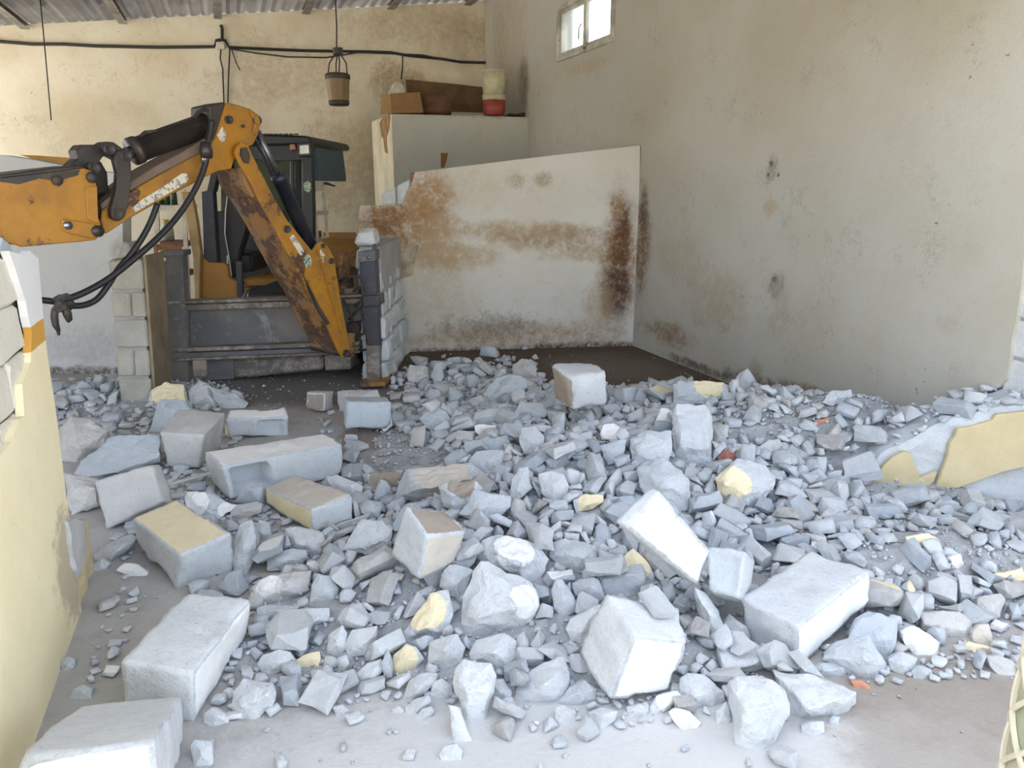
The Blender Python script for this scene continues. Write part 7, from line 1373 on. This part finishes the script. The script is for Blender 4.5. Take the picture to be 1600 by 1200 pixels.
66915565140975517v090 53173697353608879q061 41615832116019790y094 50993958320084789i065 57834618294966398z075 52524613267050111y075 64015643131873824t091 45051844110029979c034
39562779109489890r048 57155461158893684e088 75054096292499984m067 50565276189659866g085 62523013203853577t051 49276935110094185a110 50945220199839849t084 65413562242940156z059
42812449113020137s043 13135621121823198t090 69973420173910123d057 49014392272510612y071 53494077333985087w066 45564853178989692b078 74843695621944881c059 54105859125480295y093
43556602116099526h104 44415456122999710o087 66423611291119609d059 69745018228945701l080 53254036328749180x065 40542162111010260c038 45955547139529878b088 55014176329994992k067
11436090116470010r096 66684874377807885p077 46332069111990265g037 70322636115076801q045 43755154126819943l082 59784394327803502l070 67782650157290506p045 20545562126980163i088
62792145111990038w038 58525392209480409g085 61594875310020267n077 45542674227250294k045 21625262125999994i083 46472959256000021j049 48705936154105691m093 53673740355096296q060
46133228223570101k053 59554612286050529n073 15895116121240151k081 54415731120029967z090 15025604138014992n088 49525072193173794a080 31563984119019808w064 35972153111019887k038
35742444113989822a042 38253418110519804j056 23364984124009843e079 58425763128779856s090 51506589120029975o102 65853601253319611o058 45054489197710016o071 13095433120045295j085
40686053119944082d094 48062044111019956i036 47544840209161926q076 20045449167945004v085 48662859270030588s047 51304178305055478m066 67735189213500218u081 64364623405089502h072
48254649243440217g073 67723401203855311p055 62713655364956071g058 57885345218989877n083 42963666131358497f059 17915683156839111x088 32223724113010179r060 53525680115119619h088
53684348308075891t068 65195431190391217d084 65954529442460703y070 43375696123969156u088 51514838282400571k075 61983746353050302w059 61535057299468982k078 19505298154975293v082
36813220116989770e052 47633728264866507p059 72613282156270313j053 58994641275029756g072 19535732175014777k088 74564107342191973n064 11055863119944085d090 56784439277014895b069
57273107256057092q050 44845948165930393d091 70614933239950560z076 70085398144240419k083 49066108178224504b093 40872217108989932n038 71714672305821465n072 55935546161219678c085
42812605109999815v043 14795556134129968h085 50106046119460384u092 66175498171121814q084 56163139287985007v050 21935530119010143n085 59404560312938728d070 54744699278560314b072
62714446379149487h068 51654701260104283a072 44562709110980096f044 48694003260118893i062 57155069257489623d077 48696178160489902z093 72844515296689320q069 41705603099360920e085
46065474140229535o083 35553612113990192r057 17805768162849365l087 12455615117499722j085 16914838119240156k074 44825984141400978e090 52665089217653498q077 71015146163049686i078
57443487336009162i054 43305429116210063c082 54192021108019704v034 52516223124240104k093 44812900114980236g046 45244389188300414l067 41144143119989877w064 31894436115990054v068
19705328176180535r080 48554699233984308u071 54765200225368622p078 40722136111999878k036 47692851267549702z045 51126479099360916e096 68544748350508811q071 54414588287049584h069
50305141201059765g077 18095047110599320m076 15445340118779682x080 36965146123980152a077 56741785109990174s031 44615359132918934t080 48924176267210131o063 53423920369796298k059
64913773343770814p057 49385689143910667d084 57653859360090321h058 68923806425818894i057 39243198111990028b050 41582932114010168w046 48935638144909948i083 52023649337360126l055
27925705114975090r084 64605645143380485t083 54805365174440309u079 56425444190030330n080 42342597112989985a041 32134507115029865n067 16556089111099413h089 31573798113990132f058
40922877129259605s045 47802578112010111k041 59873436283490488z052 70234560373679736m067 39464197111010102z063 41232363108019841j038 60605058302168460j074 56524833277839175p071
16245470167131988b080 49696061146064912c088 43212850110980152b044 69335484154986709l080 50811767109029923w030 18205501169636703d080 72343511181130058c053 56002251108009983n036
66403082219020444s047 46675141161995321b075 45522473109999859r039 49346261158399923l090 65494414454220002k064 48973946363500385r058 56175746111489808m083 50774893254610134n071
30184007118980127k060 48884830275960685z070 19785989143040337n086 17485990128010010r086 46214600213529790c067 50333357303024706n050 47194009228835986p059 15244952111990082f072
60615009303109906j072 59734275347066029p062 35882200108009862j035 20415121107285599x074 24414975119970306p072 71814933234239268p071 52785455153009451y078 55103637372240223w053
40436131114015124j087 66533288184500222z049 53224521275648376q065 59575770118010051v082 13985848123059880y083 56543489338469987i051 59183565321984521n052 45525941152030943e084
48886840116010135z096 25835377123010196i077 18746020138550018i085 52125645148258318c080 62593892388621089y056 41653826113985190o056 53665291189999810y075 42952799113989939s042
11735731120114317y081 16685204126839686l074 23144899117610776y070 37573324111990034v049 14245514120970229e078 67254316468974919u061 54315382173469688u076 16215906138899525m083
41385672109321720t080 59225681132959967f080 41486517118489808c091 60154143362581086h059 61564459363459597z063 71575023172609834o071 57403782362540098f054 65514190454089803j059
46432651109010170r040 67382300108989864r036 44454654173880146t066 49735571140980063w078 43452600109019951n039 54095805127030703o081 55051839109019907g029 23764655118970358p066
50934243290100246h060 47262084107009905n033 47135863169935011o081 43785620101390687e078 43462820113020075e042 21665367116999849r075 46736651126300206m091 53604906275480117m068
66382373111019918e036 53893140341130635w045 44132279110990037g035 76733627120969653z052 55465133220769299x071 67782301110990285s035 46896217159819116x085 23335279138029210i073
67453115214529720j045 32823608115020025g052 49274311272460117n060 58965537177340309i076 58194621259439797u064 43114981125161116q069 46063131231079416h045 14205920107489883u081
73353953358865209u055 48315854132316002x080 75323185106749383x046 63724216436916310p058 58753901100789378x055 54833813360450207r053 40392242107000006n034 52054807248035298v066
49566665120999849k090 58883158241500279r045 46675496140838169d075 51564125316899345l057 50054663259030324r064 61695295230975215a072 42082149107999932n033 45892328110000036i035
68145303189671823a072 46673959188300737e055 61864015397341173e055 52995311180024892j072 40845931117277880d080 59414168342743088t057 59334092354300715m056 15875223124539787f071
65173953403381801t054 50094715255883512t064 43735321115529780z072 43774931147985892g067 41995648119930839d076 16745277127793212t071 60635607149049565g075 44916416141560915a085
41395206115904903l070 66954093458231231t055 44172682108999989v039 59434229335749414x057 40902616111980079c038 47226364158990327f084 66122351108989962n034 60693230112610785y045
40312515111010182i036 62265606166619971z074 37483386110989893j047 66553787336489721f051 62585312234640877a070 48062423108980019b035 51343654112010220s050 53903638357979592g049
48814675254030118n062 73583254124904194e045 42362132107999844f031 58155717116139645h075 68274653111000196r062 65774576431144688y060 46625084176959801a067 62705735141971382n075
45896401157509900s083 58875116254950114j067 67755047278969677v066 65162174109010033a032 58983323267390619e045 13425676131539822g074 16215269130519878g069 45182755112009947c039
14535768137939211m075 56765769117499990k075 58034995308279336g065 46526371161459710b082 43073548114618289q048 52051974106019803b029 64812197107010020b032 49754025291309889w053
47975580152779584w072 23335063120989963k066 26645324112985084r069 58455274237923772d068 18676076120004903b078 54765836113489916b075 47134864206763195l063 27525182109489877m067
66034760408119719n061 42773350127361779t045 61362161109990258g031 57953405303935605f045 41332902112980095c040 45255892157479901b075 38313334113989818c045 69895334146629327m068
32623892115980270k051 58935365225450488i068 17605518157509604k070 51054452284979964f057 62415687134045310z072 37394726118990171g061 60643981376989930z051 50065875136049632o074
46072573111020036i035 25334759113979843f061 49365725166136626n072 55245642144240624s071 51846749117400033l084 44552757111019915e037 44782044109029889k029 20316075127770041i076
50156850122240173k085 37284873119010020o062 65783461204914888o045 70384308478419580o054 50485681138014693d071 60975609172359666y070 68493471206001139s045 51884858248940694n061
45772842108010186b038 38633272109999916b043 45745785145044812k072 61345375209903195t067 52186915122601099p085 45262642111990157c036 18956312114010148z078 44812217109980028o031
45002574110029921g035 55115714114261894t071 16425812146050055o072 60095562168988384m069 47534298238960133a054 41802657108990186j035 41573224109999821v042 46844673252959385z058
45792373107989984v032 62325865101470105u072 71793596109025005f046 50885445150470219k067 72644678223130337o058 65132201107019920v030 20545003113999965v062 59814875281025425c060
67955634120059927o069 14526080122155092g074 40412340107010185n031 32553936115029966s050 40254013111020041b050 19875852156109446i071 52282303107989916n031 63644434413230777p054
60925443198230136c066 65734704404380093l057 15735263136958914s064 52126680119610714y080 59245617117380669e068 24295099119029917g062 44822678108009839r035 61095484186799825x066
68042324107989859j031 43916632122989892w079 55994705243398881p057 47745320155065102f064 63952374107989923b031 14225869108460179u070 64925278238051597t063 44602245109009917k030
42366429116989892w076 37863379113020158a042 44862528110010115i033 10915534113809507l066 55415548163799762v066 43162770111019988c035 41832481107980193v032 59265824112985080b069
56135653129939397o067 12876109119869685t072 42896489123530174g076 47155587134279810o066 32852996108019869r038 60304815301610490y057 43525587116916283p066 47953708224989788k045
60164551292459496u054 43185162116539776f061 62772215106010266r029 45752558110989849a033 44392801108990124b035 57344304284713388q051 45172301109009804c030 63372181108010160g028
57254766247010336r056 65915401199954703l063 46856038168965212d070 38953245112999879e040 45752520110009723e032 51745326175106280q062 66352267106979907f029 56045878116999897k068
37643424109000172n042 53651945108980035w026 49264351273016831p051 48386365143014977u073 60294393331849582l051 43372120106999872b027 53843836339400680e045 33772827110989818s035
06306107100789318x070 45792493107990108n031 48716230152854015t071 48022134106019842v027 47045950150864099e068 43502477109999907k031 13935969116050025o068 41102021108989942k026
56125696121025869j065 35312576110989800s032 50545906129989653z067 56824995248049956z057 28525212118010001i060 58084264323090580k049 64252256109999811k028 70673923448184300g045
46325080160161419q058 70325366143828015f061 56282275109989801a028 57635483172180211w062 65404134450820223c047 42366520119004212y073 13605945101460119u067 72384578291969781a052
43006256143030070f070 46042527109989972i031 56745898118379778i066 71134274475815910s048 19985518100360988e062 21054952110985007b056 45282544107989855f031 23795267129990598g059
51614821245369097l054 45894531208200329g051 41784417119994917a050 46291913105019991f024 44015679117998398h063 22355365113979818b060 12075698116714402p063 44013964147983710d045
48142071106999971v026 45862598109019841o031 20775489118019977i061 46054777218677391n053 66884059449920340s045 13645337111529895j059 33673790109010183b043 47485642139960851d062
42552235106989833b027 55814606241833708t051 45062785107980180r033 34172666107980182v032 45056738116530108k073 20355869154960028k064 34122736107989843b032 69304841293050595v053
44322932110000119k034 24024910112010164n054 64695230257799601l057 35042441106980015f029 11855793119780411i063 61645341220039928y058 48444753235569976n052 50444078291980051y045
40712305108999869a027 32283826109010010r043 73194138409039146w045 43432276108000151e027 53955760117350276l062 34492545109019952e030 65245575153410520i060 50484802246499794n052
65552278108980178w027 69854478110000066w049 54475982114985175c064 34743667109000114f041 47872204106989877f026 41322212106990117v026 37344935116020117o053 51535714115918817l061
57466019111000178j064 54402065107010061s025 35883650109009885j040 48084352242813683e047 57964375296280536n047 15096353118104006p067 44272599107999803v030 54094592304009720y049
46724369212014387f047 64342231106019934b026 67705786100360913e061 31874131110980291b045 64054447415943334t047 45232506109980124c029 53865699116034789k060 34453686112010278w040
65272273108989800g026 38372851107019862b032 42324388136389209l047 57294428275479996g047 44175411119688390y057 42155307107321704t056 51174237308190266r045 19385430117009728k057
30993873113989823w042 45602763107000089v031 51174473270769493x047 46706607132018675u068 38783189110010090o035 42096318118979819c065 69235396157959764a056 35943425108010241f037
57424728244969960g049 47672635106010256b029 24725553132119803h057 41412623106010187r029 45322056107010145c024 54642083105009812v024 46422162105010293j025 52194579274259766c047
60305704137915483x058 61245210262140647x053 31993968109010194b042 49865095202123304p052 16526030116129519h061 45136682128439516b067 43486998114014919s070 44282521108989955k028
44552551106010026n028 43272495106999931n027 46966423154990306n064 47045998159440784d060 54271962107990064s022 50905264180035221o053 21865433116970047e055 40356541108171493q065
63505813106119324h058 44862764109989898c030 61515011302926962j050 33323063110009784w032 45552651106989853j029 43112176105010197r024 44552644109979888i028 42133707108980256f038
37904735114029866k048 44976515136149072h064 52432276105009992f025 45552737109020181e029 59832208107999835c024 37843456111970208k036 45002074107019912g023 71124957197953164d049
67034899334869284y048 39962550108010168s027 60015502106119384h054 45472607106999892v028 23894737114990190o047 60455645130863792e055 64484834361124410a047 46122345108029947a025
21775105111999937n050 52291975105009827n022 42581920105999921j021 43516236138250278c060 36022375108999804k025 44835475125319577b053 22335265115989951e051 60244887341053178p047
45746846113210006c065 46172758109989908w028 39643858108980295b038 51551815104009714r020 29024251112019828w042 54744906236979575a047 68515667123201980k054 44952606106979972f027
19255477162099443h052 69514938259709838w047 23145350111010199n051 56764963231469812m047 40576319113289968s059 46675187147663195q049 14694949111460008w047 63405656134999666o053
29764119112010189i040 16005586111029834j052 54102053106990192c021 68115199218570122j048 31383943111029961o037 16066113119700633i056 46491911106010140g020 23595221114989864i048
24864805113019880c044 60015154251039580z047 36605005114999940a046 47982222105989931j022 68522466107019960i024 35723390110019905i032 48152093105990126r021 33323830108999896f036
50751950104989945b020 40342482105000120f024 17666471113954918w058 30434061111010179i038 25375163106813286t047 67832405107020197e024 14675900117479804m053 15425541115010179e050
47882168106029844s022 51307358114289946s065 57035802109025092f052 43182525107990181i025 53441973106979974k020 24534826113029842a044 31913691110010067s034 32913044109990078s029
46192676106009985j026 53511995104980156n020 18425261110990117r047 52052008106010127o020 46442774106989741b026 34112708108019905c026 69475574116129347i049 19525622163970067w049
44202757108980057w026 43042480107000125i024 31793734110019805a034 35232336107009939w022 44452827108029947s026 45032050106989884w020 53522051106020236o020 12475397109529995f047
31863839110029883w034 35113633110999821a033 41942626105999918n025 52402338107990220c022 40322424105010237j023 45062942106010182b027 53725842110479889b050 24215043110000086j044
48296730100360904e057 65512175105989867n021 45772812106990075j026 15985504147980357v047 69355517116371121e047 45382583105990157r024 39393166106980186b028 53955564136490321f047
22195195113999957w044 38693401107989843r030 44612526105970263r023 56815605111985176c047 14665876115600785a049 22196016124569476m050 45226787112904992l056 43072556107989808w023
47906164162450109b051 35422275106010044o021 65132293105010124j021 43856196136649291m051 44202712105029896f024 22435430113980171k045 36243354109010158w029 14765841122005012z048
44142304106990229a021 43282202106980034a020 24575756129568889q047 68302490107999869e022 44442673107989926i024 51035762125660829p047 37413446106980018r029 53815800111280129w047
43612716107999834s023 41072924105990148j025 39083284106999833f028 26365912112099514i047 66132281106000194s020 43642286106990200s020 42773720109999959o031 45512508106010007i022
44512575105990293r022 48916664114974307d052 40036141111985120c048 47762612105019800b022 25154853108990075f038 40352362106999990w020 67802362106000248e020 48886286152059848o048
46832367106990168c020 20685194109990172b040 44272879105989844n024 46612375104999951r020 31324574111980220e036 30904077107000079v032 29404154110999948g033 22135464113020119e042
31363883109019887a031 32524458110020140c035 23284856108029901f038 45816578132044882z049 43202447106010010w020 43992930105990044n023 34722462106029828o020 43122610106989909i021
23514931111010147e037 31843924109980078o030 25934691110999883s035 44932502104019952f020 31203849106990103r029 21235550109999896v041 45392525104980168b020 21355503112009949k040
35062538106980065k020 31074661108999785b034 44832555106019813k020 40235696109989825r041 45772621106980088i020 36113402108010083a025 45132623104999952f020 46102656104029953n020
44292658106010141o020 45202666106989878a020 44192858105020064j021 40822906106990193e021 21925308111010209i036 19895099110010125i035 45922756104979867r020 44002769104999944v020
41952905106009804i021 43562931106009862c021 16775448108980155f037 29534095106990121v028 18555206108009858j035 22355110110990049e034 42742823104019822r020 36375053107029936n034
32123853106019751f026 40455726111999960o038 45332899106019996k020 40772930104019899b020 32323762105989821r025 20875424108980116n035 41154100108970233s027 31913778107990190i025
23805148110019959g032 25084723106980166f029 20425511107999893b033 19895214109989826e031 25554701108029911c028 31624055107029821a024 41203283106989730i020 35803366106999966k020
22535302109000141g030 27905305106990263n029 32913957105010047j022 18815283109010113c029 30224922108989888e027 24274763108010082c026 28834291107000039o023 22185402106000193j028
28434352107000273w023 22655229106009732j026 25205525105989875r025 23055225107019852e023 22095107105980118j022 38364849106980232g020 20755242105999985b021 20455210106980030i020
17125465106029953c020""")
def mats_for(i, y):
    r = random.Random(i * 7 + 1).random(); q = random.Random(i * 13 + 5).random()
    near = y < 2.9  # near pieces turn paler: the brighter light there is put into their colour
    base = m_concw if r < (.55 if near else .14) else (m_concb if r < (.72 if near else .40) else (m_concd if r > .9 else m_conc))
    top = m_pyel if q < .022 else (m_pwht if q < (.10 if near else .07) else base)
    return base, top
def pixel_of(x, y, z):
    d = y * CT - (z - CAMH) * ST; u = y * ST + (z - CAMH) * CT
    return 800 + FPX * x / d, 600 - FPX * u / d
REGIONS = [  # where a small chunk lies, told by the things around it
    (lambda u, v: v > 1000 and u < 480, 'beside the long block, front left'),
    (lambda u, v: v > 1000 and u < 720, 'in the front row, centre left'),
    (lambda u, v: v > 1000 and u < 900, 'at the foot of the tall pale fragment'),
    (lambda u, v: v > 1000 and u < 1140, 'before the big cube-like block'),
    (lambda u, v: v > 1000, 'below the largest front block'),
    (lambda u, v: v > 840 and u < 400, 'beside the yellow-topped block'),
    (lambda u, v: v > 920 and u < 720, 'left of the yellow-topped triangular chunk'),
    (lambda u, v: v > 840 and u < 600, 'in front of the yellow-sided block'),
    (lambda u, v: v > 840 and u < 720, 'below the brown-topped block'),
    (lambda u, v: v > 840 and u < 920, 'around the bright white-topped lump'),
    (lambda u, v: v > 840 and u < 1180, 'between the white slab and largest block'),
    (lambda u, v: v > 840 and u < 1400, 'behind the largest front block'),
    (lambda u, v: v > 920, 'in the front of the right-hand heap'),
    (lambda u, v: v > 840, 'in the dark heap at the right edge'),
    (lambda u, v: v > 720 and u < 420, 'among the blocks beside the yellow wall'),
    (lambda u, v: v > 720 and u < 580, 'left of the yellow-sided block'),
    (lambda u, v: v > 720 and u < 700, 'around the brown-topped block'),
    (lambda u, v: v > 780 and u < 960, 'left of the white slab'),
    (lambda u, v: v > 720 and u < 960, 'in mid heap above the white lump'),
    (lambda u, v: v > 720 and u < 1120, 'behind the white slab'),
    (lambda u, v: v > 720 and u < 1250, 'around the cream-patched chunk'),
    (lambda u, v: v > 720, 'at the foot of the yellow stub wall'),
    (lambda u, v: u < 300, 'behind the yellow wall near the pillar'),
    (lambda u, v: u < 640, 'near the digger'),
    (lambda u, v: u < 740, 'at the left foot of the pen wall'),
    (lambda u, v: u < 860, 'in the upper heap below the pen wall'),
    (lambda u, v: u < 960, 'below the brown-sided block'),
    (lambda u, v: u < 1060, 'around the arched grey fragment'),
    (lambda u, v: u < 1250, 'right of the tall grey chunk'),
    (lambda u, v: True, 'on the gravel along the right wall')]
pend = {}
def describe(o, size, form, kind, x, y, z):
    u, v = pixel_of(x, y, z); reg = next(t for f_, t in REGIONS if f_(u, v))
    pend.setdefault((size, form, kind, reg), []).append((u, v, o))
for i, (x, y, z, rx, ry, rz, k, s) in enumerate(SMALL):
    o = bpy.data.objects.new('rubble_chunk', SHAPES[int(k)]); col.objects.link(o)
    o.location = (x, y, z); o.rotation_euler = (rx, ry, rz); o.scale = (s, s, s)
    b_, t_ = mats_for(i, y)
    for sl, m_ in zip(o.material_slots, (b_, t_)): sl.link = 'OBJECT'; sl.material = m_
    kind = {m_pyel: 'yellow-painted', m_pwht: 'white-painted'}.get(t_) or {m_concw: 'pale', m_concb: 'blue-grey', m_concd: 'brownish', m_conc: 'grey'}[b_]
    describe(o, 'small' if s < .115 else 'medium', ('angular', 'flat', 'oblong', 'stubby')[int(k) % 4], kind, x, y, z)
for o, c_ in zip(hero[len(BLOCKS):], CHUNKS):
    if not c_[0]:
        k_ = {'pwht': 'white-painted', 'pyel': 'yellow-painted'}.get(c_[5][0][4] if c_[5] else '') or {'concw': 'pale', 'concb': 'blue-grey', 'concd': 'brownish', 'conc': 'grey'}[c_[1]]
        describe(o, 'medium', 'irregular', k_, *o.location)
for (size, form, kind, reg), L in pend.items():
    L.sort(key=lambda t: t[0]); n = len(L)
    words = {1: [''], 2: ['left-hand ', 'right-hand '], 3: ['leftmost ', 'central ', 'rightmost ']}.get(n) or ['leftmost ', 'second from left '] + ['one of the inner '] * (n - 4) + ['second from right ', 'rightmost ']
    for w_, (u, v, o) in zip(words, L):
        pl_ = 's' if w_.startswith('one') else ''
        tag(o, '%s%s %s %s rubble chunk%s %s' % (w_, size, form, kind, pl_, reg), 'rubble', '%s %s %s rubble chunks %s' % (size, form, kind, reg) if n > 1 else None)

def join_instances(name, items, label, matsel):
    """one heap of pieces nobody would count"""
    vs_, fs, mi, pa, off = [], [], [], [], 0
    mats = [m_conc, m_concw, m_concb, m_concd, m_pwht, m_pyel]; cache = []
    for me in SHAPES:
        co = np.empty(len(me.vertices) * 3); me.vertices.foreach_get('co', co)
        tri = np.array([list(p.vertices) for p in me.polygons]); mid = np.array([p.material_index for p in me.polygons])
        a = np.empty(len(me.vertices)); me.attributes['paint'].data.foreach_get('value', a)
        cache.append((co.reshape(-1, 3), tri, mid, a))
    for i, (x, y, z, rx, ry, rz, k, s) in enumerate(items):
        co, tri, mid, a = cache[int(k)]
        M = np.array(Euler((rx, ry, rz)).to_matrix())
        vs_.append(co @ M.T * s + (x, y, z)); fs.append(tri + off); off += len(co); pa.append(a)
        b_, t_ = matsel(i, y); bi, ti = mats.index(b_), mats.index(t_)
        mi.append(np.where(mid == 1, ti, bi))
    vs_ = np.concatenate(vs_); fs = np.concatenate(fs); mi = np.concatenate(mi); pa = np.concatenate(pa)
    me = bpy.data.meshes.new(name); me.vertices.add(len(vs_)); me.vertices.foreach_set('co', vs_.ravel())
    me.loops.add(len(fs) * 3); me.loops.foreach_set('vertex_index', fs.ravel()); me.polygons.add(len(fs))
    me.polygons.foreach_set('loop_start', np.arange(0, len(fs) * 3, 3)); me.polygons.foreach_set('material_index', mi.astype(np.int32))
    me.update(calc_edges=True); at_ = me.attributes.new('paint', 'FLOAT', 'POINT'); at_.data.foreach_set('value', pa)
    for m_ in mats: me.materials.append(m_)
    o = bpy.data.objects.new(name, me); col.objects.link(o); return tag(o, label, 'rubble', kind='stuff')
_r = random.Random(8); on_stub = []                # pieces lying on the torn top of the low stub
TOPL = [(1340, 752), (1380, 716), (1404, 698), (1430, 684), (1464, 668), (1500, 655), (1600, 634), (1760, 590)]
for _ in range(150):
    u_ = _r.uniform(1340, 1740); k_ = next(i for i in range(7) if TOPL[i + 1][0] >= u_); (xa, ya), (xb, yb) = TOPL[k_], TOPL[k_ + 1]
    q = PS.pt(u_, ya + (yb - ya) * (u_ - xa) / (xb - xa), .02) + PS.n * _r.uniform(.02, .34); s_ = min(.1, _r.lognormvariate(math.log(.045), .4))
    on_stub.append((q.x, q.y, q.z + s_ * .25, _r.uniform(-.4, .4), _r.uniform(-.4, .4), _r.uniform(0, 6), _r.randrange(26), s_))
join_instances('rubble_debris', REST + on_stub, 'lesser broken concrete pieces filling the heap between the larger chunks', lambda i, y: mats_for(i + 5000, y))

# grit: tiny stones on the mound and strewn over the bare floor round it
def grit():
    rnd = random.Random(21); proto = []
    for k in range(8):
        q = MB(); q.hull([Vector([rnd.gauss(0, 1) for _ in range(3)]).normalized() * rnd.uniform(.35, .6) for _ in range(8)]); bmesh.ops.triangulate(q.bm, faces=q.bm.faces)
        q.bm.verts.index_update(); proto.append((np.array([v.co[:] for v in q.bm.verts]), np.array([[v.index for v in f.verts] for f in q.bm.faces]))); q.bm.free()
    V, F_, M_, off = [], [], [], 0; n = 0; tries = 0
    while n < 15000 and tries < 400000:
        tries += 1
        x, y = rnd.uniform(-4.0, 2.9), rnd.uniform(1.6, 7.2)
        if x > 1.25 - .37 * (y - 7.53) - .05: continue
        h_ = mound_h(x, y); raw = sum(a * math.exp(-((x - bx) / rx) ** 2 - ((y - by) / ry) ** 2) for bx, by, a, rx, ry in MOUND)
        if x < -1.77 - .36 * (y - 2.85) + .1 and y < 4.8: continue
        w = 1.0 if h_ > .01 else min(.5, .05 + raw * 9) * (.35 if y < 2 else 1)
        if y > 6.4 and x > -.2: w *= .15
        if rnd.random() > w: continue
        s = min(.05, rnd.lognormvariate(math.log(.017 if h_ > .01 else .010), .5))
        co, tr = proto[rnd.randrange(8)]; M = np.array(Euler((rnd.uniform(0, 6), rnd.uniform(0, 6), rnd.uniform(0, 6))).to_matrix())
        V.append(co @ M.T * s * np.array((1, 1, .8)) + (x, y, max(0, h_ - .012) + s * .32)); F_.append(tr + off); off += len(co)
        M_.append(np.full(len(tr), rnd.choice((0, 0, 0, 1, 1, 2)))); n += 1
    V = np.concatenate(V); F_ = np.concatenate(F_); M_ = np.concatenate(M_)
    me = bpy.data.meshes.new('grit'); me.vertices.add(len(V)); me.vertices.foreach_set('co', V.ravel())
    me.loops.add(len(F_) * 3); me.loops.foreach_set('vertex_index', F_.ravel()); me.polygons.add(len(F_))
    me.polygons.foreach_set('loop_start', np.arange(0, len(F_) * 3, 3)); me.polygons.foreach_set('material_index', M_.astype(np.int32)); me.update(calc_edges=True)
    for m_ in (m_conc, m_concw, m_concd): me.materials.append(m_)
    o = bpy.data.objects.new('grit', me); col.objects.link(o); tag(o, 'tiny concrete crumbs strewn over the mound and the bare floor', 'grit', kind='stuff')
grit()
# two thin laths lying against the chipped beige block, a blue scrap on the floor
def lath(a, b, w, label):
    mb = MB(); mb.beam(a, b, w, w * .6); return tag(mb.build('lath', m_concd), label, 'lath')
lath(at(262, 757, 3.72), at(470, 700, 3.95), .018, 'long thin grey lath lying over the front of the long double block')
lath(at(258, 762, 3.70), at(288, 731, 3.80), .018, 'short thin grey lath crossing the foot of the chipped beige block')
p = floor_at(806, 1118, .004); mb = MB(); mb.prism([p, p + Vector((.02, .004, .003)), p + Vector((.022, .012, 0)), p + Vector((.003, .01, .004))], (0, 0, .003)); tag(mb.build('plastic_scrap', plain('cyan_plastic', (.05, .55, .7), .4)), 'tiny cyan plastic scrap on the floor in front of the heap', 'scrap')
